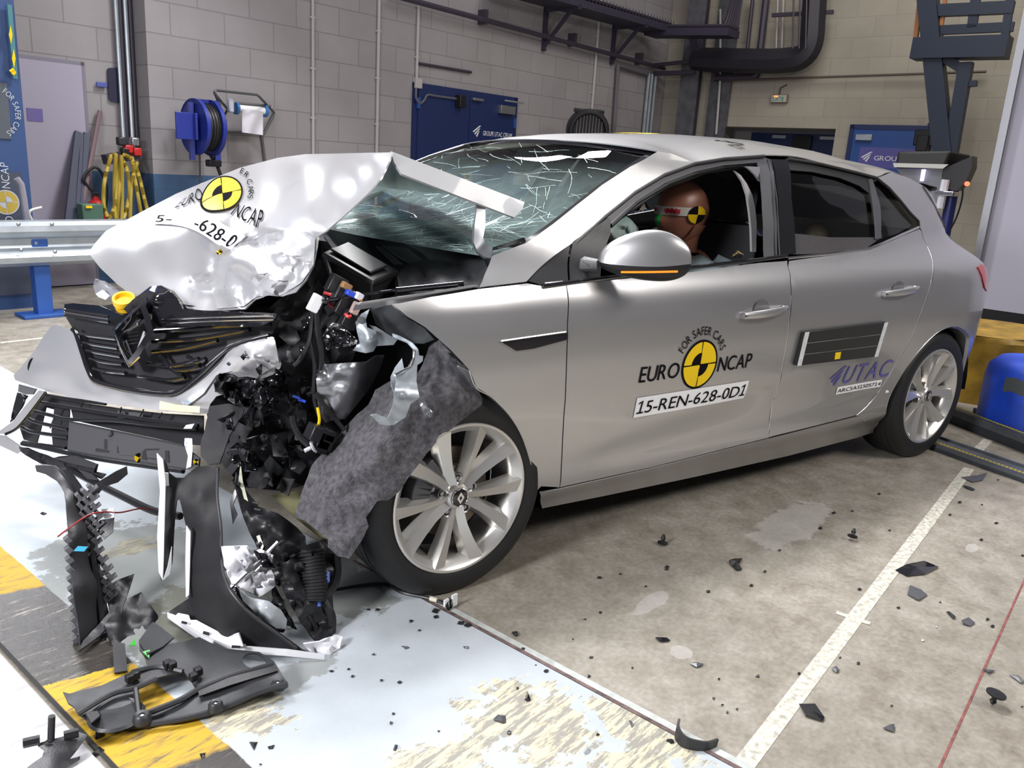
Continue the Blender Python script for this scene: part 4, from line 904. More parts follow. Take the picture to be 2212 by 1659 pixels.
# --- wheels
def wheel(name, c, steer=0.0, rot=0.0, lab=None, mirror=False):
    ct, stn = math.cos(steer), math.sin(steer); s = -1 if mirror else 1
    ex = np.array([ct, stn, 0]); ey = np.array([-stn, ct, 0])*s; ez = np.array([0, 0, 1.])       # ey points inboard
    c = np.asarray(c, float)
    r_, w_ = .318, .205
    W_ = MB(); W_.lathe([(.226, .012), (.236, .003), (.262, -.004), (.285, -.001), (.302, .010), (.3125, .024), (.317, .05), (.318, .10), (.317, .155), (.310, .19), (.29, .205), (.24, .20), (.226, .19)], c, ey, 72)
    W_.cur = 1; tr = t2 = W_
    for y in (.048, .085, .122, .158): tr.lathe([(.3187, y-.004), (.3190, y), (.3187, y+.004)], c, ey, 72)
    for k in range(72):
        a = 2*PI*k/72; d = ex*math.cos(a)+ez*math.sin(a); tg = -ex*math.sin(a)+ez*math.cos(a)
        for (y0, r0_), (y1, r1_) in (((.026, .3115), (.047, .3152)), ((.158, .3152), (.186, .3095))): t2.bar(c+d*r0_+ey*y0, c+d*r1_+ey*y1, .004, .004, d)
    W_ = W_.build(name, [RUBBER, SEAL], CAR, ang=60)
    if lab: W_['label'] = lab
    rim = MB().lathe([(.2335, .006), (.2335, .0), (.229, -.0015), (.224, .0), (.219, .012), (.205, .02), (.198, .05), (.192, .12), (.195, .19)], c, ey, 72)
    if mirror: rim.build('rim', ALU, W_, ang=60); return W_
    rim = rim.build('rim', ALU, W_, ang=60)
    sp_ = MB()
    def P3(r, a, y): return c+ex*r*math.cos(a)*1+ez*r*math.sin(a)+ey*y
    for k in range(5):
        a0 = rot+math.radians(-90+72*k)
        for sg in (-1, 1):
            secs = []
            for r, da, hw, yf, yb in ((.030, 17, .0090, .020, .05), (.060, 12.3, .0122, .021, .05), (.10, 13, .0135, .018, .05), (.15, 15, .016, .011, .05), (.20, 16.8, .0195, .004, .045), (.2235, 17.3, .022, .0005, .03)):
                a = a0+sg*math.radians(da); n_ = np.array([-math.sin(a), 0, math.cos(a)]); tn = ex*n_[0]+ez*n_[2]; m_ = P3(r, a, 0)
                lo = -hw if sg > 0 else -hw*.8; hi = hw*.8 if sg > 0 else hw
                lo, hi = (-hw, hw)
                secs.append([m_+tn*lo*1.7+ey*yb, m_+tn*lo+ey*(yf+(.012 if sg > 0 else 0)), m_+tn*hi+ey*(yf+(0 if sg > 0 else .012)), m_+tn*hi*1.7+ey*yb])
            sp_.grid([q+[q[0]] for q in secs])
    sp_.lathe([(.0, .016), (.032, .016), (.037, .022), (.042, .05), (.085, .06), (.088, .08)], c, ey, 40)
    sp_.build('spoke', ALU, rim, ang=28)
    for k in range(5):
        nb = MB(); a = rot+math.radians(90+72*k); nb.lathe([(.0, .030), (.007, .030), (.0085, .034), (.0085, .05)], P3(.055, a, 0), ey, 6); nb.lathe([(.0125, .0295), (.0165, .027), (.0165, .05)], P3(.055, a, 0), ey, 16); nb.build('wheel_nut', STEEL, rim)
    hc = MB().lathe([(0, .0105), (.024, .0105), (.027, .013), (.028, .02)], c, ey, 32).build('hub_cap', GLOSSB, rim)
    MB().lathe([(.0262, .0125), (.0275, .0105), (.029, .014)], c, ey, 32).build('cap_ring', CHROME, rim)
    dm = MB(); o4 = [(0, .019), (.013, 0), (0, -.019), (-.013, 0)]; i4 = [(0, .008), (.0055, 0), (0, -.008), (-.0055, 0)]
    L_ = lambda q, y: c+ex*q[0]+ez*q[1]+ey*y
    dm.add([L_(q, .0085) for q in o4]+[L_(q, .0085) for q in i4]+[L_(q, .0105) for q in o4]+[L_(q, .0105) for q in i4], [(i, (i+1) % 4, 4+(i+1) % 4, 4+i) for i in range(4)]+[(i, (i+1) % 4, 8+(i+1) % 4, 8+i) for i in range(4)]+[(4+i, 4+(i+1) % 4, 12+(i+1) % 4, 12+i) for i in range(4)])
    dm.build('cap_emblem', CHROME, rim, smooth=False)
    MB().lathe([(.0, .075), (.14, .075), (.14, .095), (0, .095)], c, ey, 48).build('brake_disc', mat('brake_disc', (0.24, 0.19, 0.15), 0.4, 0.7), W_)
    a = math.radians(155); cl = MB()
    for k in range(7):
        aa = a-0.45+0.15*k; cl.bar(P3(.09, aa, .06), P3(.155, aa, .06), .03, .05, ey)
    cl.build('brake_caliper', mat('caliper', (0.10, 0.10, 0.11), 0.5, .4), W_, bevel=.004)
    MB().lathe([(.0, .12), (.19, .12)], c, ey, 40).build('inner_shield', DARK, W_)
    return W_
wheel('front_wheel', (0.002, .03, .308), .0378, math.radians(0))
wheel('rear_wheel', (2.669, .03, .308), 0, math.radians(32))
wheel('front_wheel', (0.05, 2*HW-.03, .308), 0, 0, mirror=True); wheel('rear_wheel', (2.669, 2*HW-.03, .308), 0, 0, mirror=True)
# ================================================================== THE CAR: crushed front end
SCUFF = None
def scuffed(name, base_mat_args, specks):
    m = mat(name, *base_mat_args[0], **base_mat_args[1]); N, L, B = nodes(m)
    tc = nn(N, 'ShaderNodeNewGeometry').outputs['Position']
    c = base_mat_args[0][0]
    for colr, sc, th, seed in specks:
        mp = nn(N, 'ShaderNodeMapping'); mp.inputs['Location'].default_value = (seed, seed*2, 0); L.new(tc, mp.inputs[0])
        n1 = noise(N, L, mp.outputs[0], sc, 6, 0.65); n2 = noise(N, L, mp.outputs[0], sc*9, 4, 0.7)
        k = clamp(N, L, mth(N, L, 'MULTIPLY', mth(N, L, 'SUBTRACT', mth(N, L, 'ADD', n1.outputs['Fac'], mth(N, L, 'MULTIPLY', mth(N, L, 'SUBTRACT', n2.outputs['Fac'], .5), .5)), th), 12))
        c = mixc(N, L, k, c, colr)
    if specks: L.new(c, B.inputs['Base Color'])
    return m
HOODM = mat('bonnet_paint', (0.50, 0.50, 0.515), 0.32, 0.55, 0.7)
SCRAPED = scuffed('scraped_paint', [((0.58, 0.58, 0.60), 0.34, 0.6, 0.5), {}], [((0.20, 0.42, 0.62), 7, .62, 3.0), ((0.10, 0.16, 0.5), 13, .68, 9.0)])
GLOSSW = scuffed('scraped_gloss_black', [((0.008, 0.008, 0.010), 0.08, 0.0, 0.8), {}], [((0.10, 0.17, 0.42), 9, .68, 5.0)])
PLATEM = scuffed('plate_carrier_plastic', [((0.05, 0.05, 0.056), 0.5), {}], [])
# --- bonnet: front part folded up, crumpled at the near corner
h_out = [(192, 548, 1.45), (205, 528, 1.5), (230, 500, 1.55), (300, 462, 1.6), (380, 420, 1.62), (440, 395, 1.62), (520, 363, 1.62), (600, 342, 1.60), (660, 334, 1.56),
         (720, 333, 1.1), (790, 331, .55), (848, 330, .22), (842, 350, .19), (825, 385, .18), (795, 420, .18), (765, 448, .19), (735, 475, .20), (708, 498, .20), (688, 512, .20),
         (685, 535, .22), (678, 575, .25), (662, 605, .28), (640, 632, .32), (612, 640, .36), (580, 638, .41), (553, 648, .45), (530, 668, .50),
         (485, 671, .58), (440, 672, .66), (405, 667, .75), (392, 648, .80), (375, 628, .86), (350, 617, .92), (328, 619, .96), (305, 636, 1.0), (288, 640, 1.04), (255, 615, 1.16), (218, 580, 1.34)]
h_in = [(475, 420, 1.06), (430, 455, 1.02), (620, 370, 1.12), (655, 365, .98), (690, 350, 1.10), (735, 350, .76), (775, 350, .55), (810, 350, .40), (610, 420, .78), (720, 420, .50), (665, 420, .60), (740, 440, .32), (350, 510, 1.08), (280, 560, 1.18), (560, 400, .92), (600, 440, .72), (640, 400, .78), (700, 390, .68), (740, 375, .55), (660, 450, .50), (620, 500, .47), (560, 520, .60),
        (470, 560, .72), (455, 530, .80), (480, 545, .66), (400, 560, .92), (350, 590, .98), (430, 620, .80), (480, 610, .66), (520, 600, .56), (560, 590, .44), (600, 590, .38), (640, 570, .30), (640, 530, .33), (770, 370, .42), (690, 470, .33), (545, 560, .50), (585, 555, .44), (500, 640, .58), (620, 545, .33)]
def hamp(x, y): return max(0, min(1, (x-425)/45))*max(0, min(1, (y-500-max(0, x-560)*.1)/35))
def seg_d(x, y, a, b):
    a = np.array(a, float); b = np.array(b, float); q = np.array([x, y], float); t = max(0, min(1, (q-a)@(b-a)/((b-a)@(b-a)))); r = q-a-(b-a)*t; return math.hypot(*r)
def folds(x, y):
    d = 0.0
    for a, b, h_, w_ in (((668, 330), (585, 490), -.035, 55), ((800, 326), (705, 490), -.030, 45), ((735, 330), (645, 490), .025, 40), ((845, 350), (735, 455), .012, 22), ((560, 400), (500, 530), .015, 40), ((330, 520), (250, 590), -.02, 45), ((470, 545), (600, 522), .045, 26), ((600, 522), (690, 512), .030, 22), ((480, 550), (462, 610), .05, 24), ((462, 610), (420, 612), .03, 18), ((520, 560), (600, 610), -.035, 28), ((560, 540), (650, 590), .03, 24), ((500, 600), (510, 665), -.025, 22)): d += h_*max(0.0, 1-seg_d(x, y, a, b)/w_)
    return d
hood, hdep = sheet('bonnet', h_out, HOODM, CAR, h_in, step=9, noise=0.022, nfreq=0.028, solid=0.004, ret=True, ridged=True, extra=folds, ampf=hamp, seed=4, ang=60)
def hood_pt(x, y, lift=0.0048):
    P = atY(x, y, hdep(x, y)); a = atY(x+3, y, hdep(x+3, y))-atY(x-3, y, hdep(x-3, y)); b = atY(x, y+3, hdep(x, y+3))-atY(x, y-3, hdep(x, y-3))
    n = np.cross(a, b); n /= np.linalg.norm(n)+1e-9; n = n if n[2]-.5*n[0]-.5*n[1] > 0 else -n
    v = CAM-P; v /= np.linalg.norm(v)
    return P+n*lift+v*min(.03, (np.linalg.norm(a)+np.linalg.norm(b))/6*1.2)
# scraped paint on the crumpled corner
sp_out = [(470, 548), (520, 528), (580, 505), (640, 492), (684, 515), (680, 570), (655, 610), (612, 636), (556, 640), (530, 662), (470, 668), (452, 600)]
v2, f2 = cdt([dense(sp_out, 9)], 9)
MB().add([hood_pt(x, y, .0035) for x, y in v2], f2).build('scraped_area', SCRAPED, hood)
# rear part of the bonnet behind the fold
sheet('bonnet_rear', [(848, 331, .33), (985, 386, .34), (1122, 442, .34), (1104, 464, .34), (1066, 450, .42), (1026, 434, .50), (968, 419, .80), (880, 411, 1.2), (826, 404, 1.5), (760, 380, 1.55), (780, 345, .9)],
      mat('bonnet_underside_shaded', (0.16, 0.20, 0.20), 0.3, 0.5, 0.3), hood, step=14, solid=0.003)  # silver underside, its shade and greenish reflection put into the colour
sheet('bonnet_flange', [(843, 328, .25), (985, 382, .25), (1132, 438, .25), (1128, 452, .22), (1110, 471, .19), (990, 425, .19), (866, 377, .19), (850, 352, .22)], HOODM, hood, step=12, solid=0.006)
sheet('bonnet_hinge', [(1028, 440, .22), (1047, 446, .21), (1046, 490, .19), (1042, 514, .18), (1049, 529, .17), (1064, 538, .15), (1060, 560, .14), (1045, 557, .15), (1030, 545, .17), (1021, 525, .18), (1023, 490, .19), (1028, 455, .21)], STEEL, CAR, step=7, solid=0.012, ang=30)
# markings on the bonnet, lying on its bent surface
def quad(q):                                  # unit square -> four corners (bilinear)
    def f(u, v): return (q[0][0]*(1-u)*(1-v)+q[1][0]*u*(1-v)+q[2][0]*u*v+q[3][0]*(1-u)*v, q[0][1]*(1-u)*(1-v)+q[1][1]*u*(1-v)+q[2][1]*u*v+q[3][1]*(1-u)*v)
    return f
A = Art(); euro_logo(A, (0, 0), 1.0, 0, 1, words_=False)
cxh, cyh = 482, 420
def hlogo(u, v):
    a, b = 0.86*u+0.50*v, -0.50*u+0.86*v                         # the print sits turned on the panel
    x = cxh+47*u*0.9-10*v*0.4; y = cyh-36*v-13*u*0.6
    k = max(0, -u); x -= 4*k*k; y += 14*k*k
    return hood_pt(x, y)
A.place(hlogo, 'logo_sticker', [INK, YELLOW], hood, fine=.12)
A = Art(); A.text('EURO', 0, 0, 1, 0, width=1, just='L'); A.place(lambda u, v: hood_pt(*quad([(378, 452), (443, 432), (432, 405), (398, 432)])(u, v)), 'lettering', [INK], hood, fine=.1)
A = Art(); A.text('NCAP', 0, 0, 1, 0, width=1); A.place(lambda u, v: hood_pt(*quad([(499, 465), (565, 497), (572, 455), (518, 442)])(u, v)), 'lettering', [INK], hood, fine=.1)
A = Art()
for ch, x, y, a in (('E', 524, 371, -28), ('R', 534, 379, -40), ('C', 540, 395, -52), ('A', 543, 409, -66), ('R', 544, 419, -78), ('S', 542, 428, -86)):
    v_, f_, x0_, x1_ = glyph(ch); t = math.radians(a); A.tri([(x+17*((p[0]-(x0_+x1_)/2)*math.cos(t)-(p[1]-.35)*math.sin(t)), y-17*((p[0]-(x0_+x1_)/2)*math.sin(t)+(p[1]-.35)*math.cos(t))) for p in v_], f_, 0)
A.place(lambda u, v: hood_pt(u, v), 'lettering', [INK], hood, fine=5)
strip_t = crom([(340, 462), (400, 462), (450, 468), (495, 492), (530, 510)], 8); strip_b = crom([(332, 486), (385, 489), (432, 502), (468, 524), (500, 540)], 8)
def hstrip(u, v):
    a = min(max(u, 0), .999)*(len(strip_t)-1); i = int(a); a -= i
    t_ = strip_t[i]*(1-a)+strip_t[i+1]*a; b_ = strip_b[i]*(1-a)+strip_b[i+1]*a; return b_+(t_-b_)*v
A = Art(); A.poly([(0, 0), (1, 0), (1, 1), (0, 1)], 0); A.place(lambda u, v: hood_pt(*hstrip(u, v), .005), 'plate_sticker', [WHITE], hood, fine=.06)
A = Art(); A.text('5-', .03, .16, .62, 0, width=.15); A.text('-628-0', .42, .14, .70, 0, width=.52); A.place(lambda u, v: hood_pt(*hstrip(u, v), .0068), 'plate_lettering', [INK], hood, fine=.06)
A = Art(); A.sector((477, 544), 0, 6, 90, 180, 0, 6); A.sector((477, 544), 0, 6, 270, 360, 0, 6); A.sector((477, 544), 0, 6, 0, 90, 1, 6); A.sector((477, 544), 0, 6, 180, 270, 1, 6); A.place(lambda u, v: hood_pt(u, v, .007), 'marker_sticker', [INK, YELLOW], hood)
# --- cowl, wiper tray and engine bay top
sheet('cowl_panel', [(700, 512, .80), (738, 482, 1.15), (792, 478, 1.15), (800, 512, .95), (860, 520, .85), (925, 535, .72), (955, 566, .58), (905, 570, .50), (870, 578, .45), (850, 600, .40), (790, 575, .55), (720, 540, .70)], BLACK, CAR, step=9, noise=.03, nfreq=.05, solid=.004)
MESHM = mat('vent_mesh', (0.45, 0.46, 0.48), 0.3, 0.9); N, L, B = nodes(MESHM)
vo = nn(N, 'ShaderNodeTexVoronoi', i2=260.0); vo.inputs['Randomness'].default_value = 0.1; L.new(nn(N, 'ShaderNodeNewGeometry').outputs['Position'], vo.inputs['Vector'])
L.new(ramp(N, L, vo.outputs['Distance'], .36, (0.01, 0.01, 0.01), .42, (0.55, 0.57, 0.60)).outputs[0], B.inputs['Base Color'])
for L_ in ([(812, 533, .70), (851, 571, .50), (872, 572, .48), (826, 535, .68)], [(823, 530, .72), (882, 538, .60), (917, 566, .48), (893, 573, .46), (862, 556, .53)]): sheet('vent_grille', L_, MESHM, CAR, step=8, solid=.003)
MB().tube([atY(x, y, v) for x, y, v in crom([(742, 492, 1.05), (770, 481, 1.1), (790, 487, 1.0), (798, 512, .9), (860, 516, .8), (915, 530, .7), (950, 562, .55)], 5)], .010, 8).build('cowl_seal', SEAL, CAR)
sheet('cowl_liner', [(858, 592, .42), (878, 573, .42), (905, 563, .45), (945, 561, .48), (985, 571, .42), (1015, 560, .36), (1046, 562, .26), (1055, 580, .17), (1036, 622, .13), (1000, 619, .15), (950, 627, .18), (900, 634, .21), (862, 628, .26)], GREYPL, CAR,
      [(920, 590, .36), (950, 600, .26), (980, 590, .32), (880, 600, .33), (1005, 600, .24), (965, 580, .40)], step=8, noise=.05, nfreq=.05, solid=.003, ang=70)
sheet('wiper_stub', [(1040, 545, .22), (1130, 512, .20), (1136, 523, .20), (1100, 540, .2), (1045, 556, .2)], BLACK, CAR, step=20, solid=.01)
# fuse box
def bx(q, dz, inset_=0.0):
    T_ = [atY(*a) for a in q]; c = sum(T_)/4; T_ = [c+(a-c)*(1-inset_) for a in T_]; return [a-np.array([0, 0, dz]) for a in T_]+T_
fb = MB().hexa(bx([(698, 550, .58), (805, 611, .30), (859, 588, .40), (750, 526, .68)], .075, .05)).build('fuse_box', mat('fuse_box_black', (0.016, 0.016, 0.018), 0.45), CAR, bevel=.006)
MB().hexa(bx([(696, 545, .58), (806, 607, .29), (861, 584, .40), (752, 521, .69)], .018)).build('lid', mat('fuse_box_lid', (0.018, 0.018, 0.020), 0.42), fb, bevel=.005)
MB().hexa(bx([(712, 541, .58), (800, 593, .34), (838, 578, .40), (758, 530, .66)], -.008)).build('lid_panel', mat('fuse_box_black', (0.016, 0.016, 0.018), 0.45), fb, bevel=.004)
# gas strut
MB().tube([atY(703, 648, .24), atY(857, 626, .19)], .004, 8).tube([atY(855, 627, .19), atY(1000, 613, .15)], .0095, 10).lathe([(0, -.012), (.010, -.006), (.012, 0), (.010, .006), (0, .012)], atY(703, 648, .24), (1, 0, 0), 12).build('gas_strut', GLOSSB, CAR)
# --- metal of the near front corner
sheet('strut_apron', [(682, 801, .24), (698, 788, .25), (793, 781, .22), (812, 767, .27), (830, 767, .27), (818, 800, .30), (800, 835, .32), (785, 855, .25), (765, 880, .25), (745, 905, .25), (722, 906, .25), (704, 912, .25), (690, 900, .25), (686, 860, .25)], STEEL, CAR, [(740, 830, .20), (780, 810, .20)], step=8, noise=.025, nfreq=.04, solid=.003, ang=60)
sheet('inner_wing', [(800, 668, .20), (844, 656, .15), (880, 688, .14), (917, 710, .13), (938, 733, .12), (915, 742, .16), (880, 740, .22), (845, 724, .25), (812, 700, .25)], mat('inner_grey', (0.07, 0.075, 0.08), 0.35), CAR, step=9, noise=.02, solid=.003)
hl = sheet('headlamp_remains', [(697, 727, .26), (706, 709, .25), (722, 694, .24), (742, 708, .22), (768, 730, .19), (778, 742, .18), (755, 747, .20), (706, 757, .24)], CHROME, CAR, [(735, 730, .30), (720, 722, .31)], step=6, noise=.05, nfreq=.09, solid=.003, ang=80)
sheet('headlamp_reflector', [(702, 720, .22), (720, 706, .22), (748, 718, .20), (765, 738, .18), (735, 742, .20), (712, 740, .22)], GLOSSB, hl, step=7, noise=.03, nfreq=.1, solid=.003)
ab = sheet('lamp_bracket', [(768, 697, .18), (780, 678, .18), (798, 668, .18), (790, 690, .17), (793, 708, .16), (811, 715, .15), (816, 740, .15), (806, 758, .16), (790, 762, .17), (762, 757, .18), (778, 738, .18), (772, 716, .18)], GALV, CAR, [(795, 735, .14)], step=6, noise=.005, nfreq=.08, solid=.005)
sheet('bracket_arm', [(797, 702, .18), (812, 706, .17), (858, 734, .14), (850, 745, .14), (815, 747, .16), (812, 718, .16)], GALV, ab, step=9, solid=.003)
MB().lathe([(0, 0), (.010, 0), (.010, .004), (.0065, .004), (.0065, .009), (0, .009)], atY(779, 691, .172), (-.2, -1, .1), 16).build('bolt', STEEL, ab)
z2 = lambda L, f: [(500+x/3.687, 580+y/3.687, f(y)) for x, y in L]
yb = lambda y: .13-.17*min(1, max(0, (y-520)/450))
br = sheet('wing_brace', z2([(1280, 520), (1340, 540), (1440, 595), (1485, 645), (1492, 695), (1525, 700), (1520, 740), (1478, 770), (1470, 900), (1495, 1030), (1425, 1075), (1385, 1180), (1300, 1242), (1250, 1250), (1180, 1240), (1108, 1168), (1150, 1158), (1245, 1190), (1285, 1095), (1300, 960), (1312, 850), (1400, 790), (1440, 720), (1452, 650), (1400, 590), (1288, 548)], yb), GALV, CAR, step=7, noise=.006, nfreq=.06, solid=.004, ang=45)
sheet('brace_flange', z2([(1355, 718), (1300, 790), (1268, 860), (1272, 930), (1292, 985), (1300, 900), (1318, 850), (1372, 800)], lambda y: yb(y)+.03), GALV, br, step=9, solid=.004)
sheet('brace_tab', z2([(1480, 1040), (1522, 1035), (1555, 1100), (1605, 1140), (1590, 1180), (1540, 1185), (1505, 1110)], lambda y: -.045), STEEL, br, step=7, noise=.02, nfreq=.2, solid=.006)
MB().tube([atY(*q) for q in z2([(1300, 850), (1318, 840), (1420, 785), (1448, 720), (1455, 650)], lambda y: yb(y)-.006)], .004, 8).build('rolled_edge', CHROME, br)
MB().lathe([(.0, -.002), (.004, -.002), (.008, -.003), (.009, 0), (.009, .01)], atY(*z2([(1362, 1020)], lambda y: -.048)[0]), (.3, 1, 0), 14).build('weld_nut', STEEL, br)
# --- wheel arch liner of grey felt, torn loose over the wheel
lin = [(931, 743, .17), (948, 735, .12), (972, 759, .09), (991, 781, .08), (1010, 794, .065), (1026, 816, .055), (1030, 838, .04), (1042, 862, .02), (1040, 874, .015), (1010, 897, .005), (968, 932, -.005), (950, 936, -.01),
       (940, 958, -.01), (922, 980, -.01), (895, 1013, -.012), (861, 1062, -.012), (838, 1080, -.012), (815, 1082, -.012), (791, 1117, -.012), (796, 1137, -.015), (781, 1167, -.015), (754, 1207, -.02), (731, 1200, .0), (709, 1180, .03), (709, 1166, .03), (685, 1144, .09), (657, 1124, .14), (638, 1117, .18), (641, 1103, .18),
       (656, 1054, .20), (675, 1005, .22), (690, 987, .22), (736, 938, .22), (749, 919, .22), (772, 897, .22), (796, 876, .22), (812, 843, .22), (842, 824, .21), (901, 810, .18), (915, 785, .17)]
def lamp_(x, y): return .35 if x > 900 and y < 800 else 1
sheet('arch_liner', lin, FELT, CAR, [(900, 870, .01), (850, 900, .03), (820, 960, .02), (780, 1030, .02), (720, 1060, .09), (990, 840, .02), (860, 980, .0), (800, 1080, .0), (960, 800, .07), (750, 1130, .03), (930, 900, -.005), (890, 930, 0.0), (870, 850, .06), (930, 840, .04)], step=11, noise=.035, nfreq=.022, solid=.004, rough=.8, ampf=lamp_,
      holes=[[(678+155, 1049+y, .0) for y in ()]] if False else [], seed=2)
for x, y, r in ((845, 1047, 4), (721, 1178, 4), (957, 862, 4), (640, 1112, 3.5)):
    pass
MB().lathe([(.0, -.003), (.012, -.002), (.014, .002)], atY(972, 832, .035), (0, 1, -.3), 12).build('push_clip', BLACK, CAR)
sheet('clip_strip', [(951, 828, .06), (978, 826, .05), (980, 834, .05), (955, 836, .06)], BLACK, CAR, step=10, solid=.006)
sheet('clip_strip', [(968, 762, .075), (990, 764, .065), (984, 775, .065), (975, 772, .07)], BLACK, CAR, step=10, solid=.006)
# --- bumper, grille
BY = TPS([(35, 820), (10, 940), (140, 690), (235, 690), (290, 700), (350, 690), (450, 690), (600, 690), (150, 950), (280, 960), (430, 970), (350, 880), (240, 830), (100, 720), (60, 880), (600, 790), (440, 830)],
         [1.50, 1.42, 1.30, 1.02, .84, .78, .58, .33, 1.14, .86, .56, .70, .98, 1.42, 1.40, .33, .56], 1e-2)
def on_b(L, d=0.0): return [(x, y, BY(x, y)+d) for x, y in L]
bump = [(30, 811), (41, 799), (76, 758), (94, 728), (109, 708), (121, 701), (149, 710), (162, 720), (175, 753), (187, 794), (207, 819), (253, 832), (304, 842), (354, 847), (380, 845), (395, 839), (418, 821), (445, 796), (471, 766), (494, 746), (532, 733), (579, 724), (592, 729), (598, 753), (608, 786), (606, 794), (590, 808), (565, 818), (535, 812), (510, 815), (498, 806), (476, 805), (470, 818), (462, 828), (466, 845), (486, 851), (468, 856), (455, 873), (450, 893), (430, 893), (354, 887), (253, 875), (152, 857), (101, 844), (60, 830), (34, 821)]
bp_, bdep = sheet('bumper', on_b(bump), HOODM, CAR, [(x, y, BY(x, y)-.03) for x, y in ((90, 790), (130, 780), (200, 848), (300, 864), (400, 866))]+[(540, 775, .34)], step=8, solid=.004, noise=.01, nfreq=.05, rough=.3, ampf=lambda x, y: 1 if x > 470 else 0, ret=True)
v2, f2 = cdt([dense([(470, 800), (520, 745), (580, 728), (594, 735), (603, 785), (560, 812), (500, 802), (468, 810), (440, 850), (400, 880), (380, 860), (430, 830)], 8)], 8)
MB().add([atY(x, y, bdep(x, y)-.012) for x, y in v2], f2).build('scraped_area', SCRAPED, bp_)
A = Art(); A.poly([(345, 866), (380, 874), (432, 878), (431, 892), (385, 889), (344, 884)], 0); A.place(lambda u, v: atY(u, v, BY(u, v)-.045), 'tape_strip', [mat('cream_tape', (0.75, 0.60, 0.40), 0.5)], bp_)
MB().add([atY(67+7*math.cos(t)-3*math.sin(t), 788+15*math.sin(t), BY(67, 788)-.012) for t in np.linspace(0, 2*PI, 16, endpoint=False)], [tuple(range(16))]).build('sensor_hole', GLOSSB, bp_)  # black oval patch painting the dark of an open sensor hole
def btube(name, pts, r, m, parent, d=0.0, n=8, smooth=True):
    P = crom([(x, y, BY(x, y)+d) for x, y in pts], 4) if len(pts) > 2 else [(x, y, BY(x, y)+d) for x, y in pts]
    return MB().tube([atY(*q) for q in P], r, n).build(name, m, parent)
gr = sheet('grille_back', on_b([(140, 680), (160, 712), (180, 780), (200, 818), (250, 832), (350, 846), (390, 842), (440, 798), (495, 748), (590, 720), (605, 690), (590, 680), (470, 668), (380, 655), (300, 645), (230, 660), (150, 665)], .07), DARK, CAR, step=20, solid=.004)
for pts in ([(172, 722), (210, 727), (252, 732)], [(180, 740), (215, 746), (256, 752)], [(188, 757), (220, 763), (262, 770)], [(195, 775), (225, 782), (266, 787)], [(202, 797), (240, 803), (272, 806)]): btube('grille_slat', pts, .007, GLOSSW, gr, .0)
for pts in ([(335, 716), (400, 712), (480, 704), (585, 700)], [(330, 738), (390, 735), (455, 728), (540, 712)], [(330, 760), (400, 752), (470, 735)], [(320, 785), (380, 790), (430, 775)], [(300, 812), (360, 822), (400, 815)], [(345, 765), (370, 795), (395, 812)], [(405, 770), (425, 782), (445, 775)], [(380, 800), (410, 798), (432, 790)]): btube('grille_slat', pts, .007, GLOSSW, gr, .02)
for k, y in enumerate((670, 676, 682)): btube('grille_bar', [(141, y-1), (190, y+7), (236, y+14)], .005, GLOSSW if k % 2 == 0 else CHROME, gr, -.01-.004*k)
sheet('grille_top', on_b([(141, 657), (160, 655), (215, 660), (266, 680), (240, 692), (180, 680), (140, 672)], -.005), GLOSSW, gr, step=14, solid=.006)
sheet('grille_top', on_b([(333, 640), (385, 646), (396, 668), (480, 672), (600, 678), (596, 690), (560, 706), (450, 704), (345, 707), (330, 690)], -.02), GLOSSW, gr, step=12, noise=.02, nfreq=.03, solid=.006)
for y in (686, 694): btube('chrome_strip', [(345, y+6), (420, y+1), (500, y-2), (592, y-4)], .003, CHROME, gr, -.03)
btube('grille_edge', [(158, 712), (166, 722), (180, 765), (192, 800), (208, 824), (255, 838), (310, 848), (358, 852), (384, 849), (402, 838), (440, 806), (475, 771), (500, 752), (540, 738), (582, 728)], .010, GLOSSW, gr, -.01, 10)
btube('chrome_strip', [(445, 790), (475, 764), (500, 746), (540, 732), (580, 722)], .003, CHROME, gr, -.025)
sheet('latch_cover', on_b([(268, 668), (288, 648), (310, 632), (325, 620), (350, 618), (370, 632), (388, 648), (398, 668), (370, 680), (330, 690), (290, 690)], .02), GLOSSB, CAR, [(335, 645, .78)], step=10, noise=.03, nfreq=.06, solid=.005)
# broken badge ring
ro, ri = [(310, 652), (278, 680), (243, 712), (258, 755), (279, 793), (303, 765), (331, 718), (322, 680)], [(306, 676), (284, 694), (262, 720), (272, 748), (284, 768), (298, 750), (316, 716), (312, 692)]
bd = MB(); P_ = [atY(x, y, BY(x, y)-.075) for x, y in ro]; Q_ = [atY(x, y, BY(x, y)-.045) for x, y in ri]; O_ = [atY(x, y, BY(x, y)-.02) for x, y in ro]; n_ = len(ro)
M_ = [(a*.45+b*.55)+np.array([-.008, -.012, .004]) for a, b in zip(P_, Q_)]
bd.grid([[O_[i], P_[i], M_[i], Q_[i], Q_[i]+np.array([.02, .03, 0])] for i in list(range(n_))], closed_u=True); bd.build('badge_ring', GLOSSB, gr, solid=.003, ang=30)
for a, b_ in (((262, 722), (300, 700)), ((284, 768), (272, 735)), ((298, 752), (312, 715)), ((280, 790), (300, 772)), ((295, 700), (305, 690))): btube('badge_shard', [a, b_], .004, CHROME, gr, -.05, 5)
for k in range(5): btube('badge_mesh', [(278, 712+8*k), (300, 708+8*k)], .002, BLACK, gr, -.03, 5)
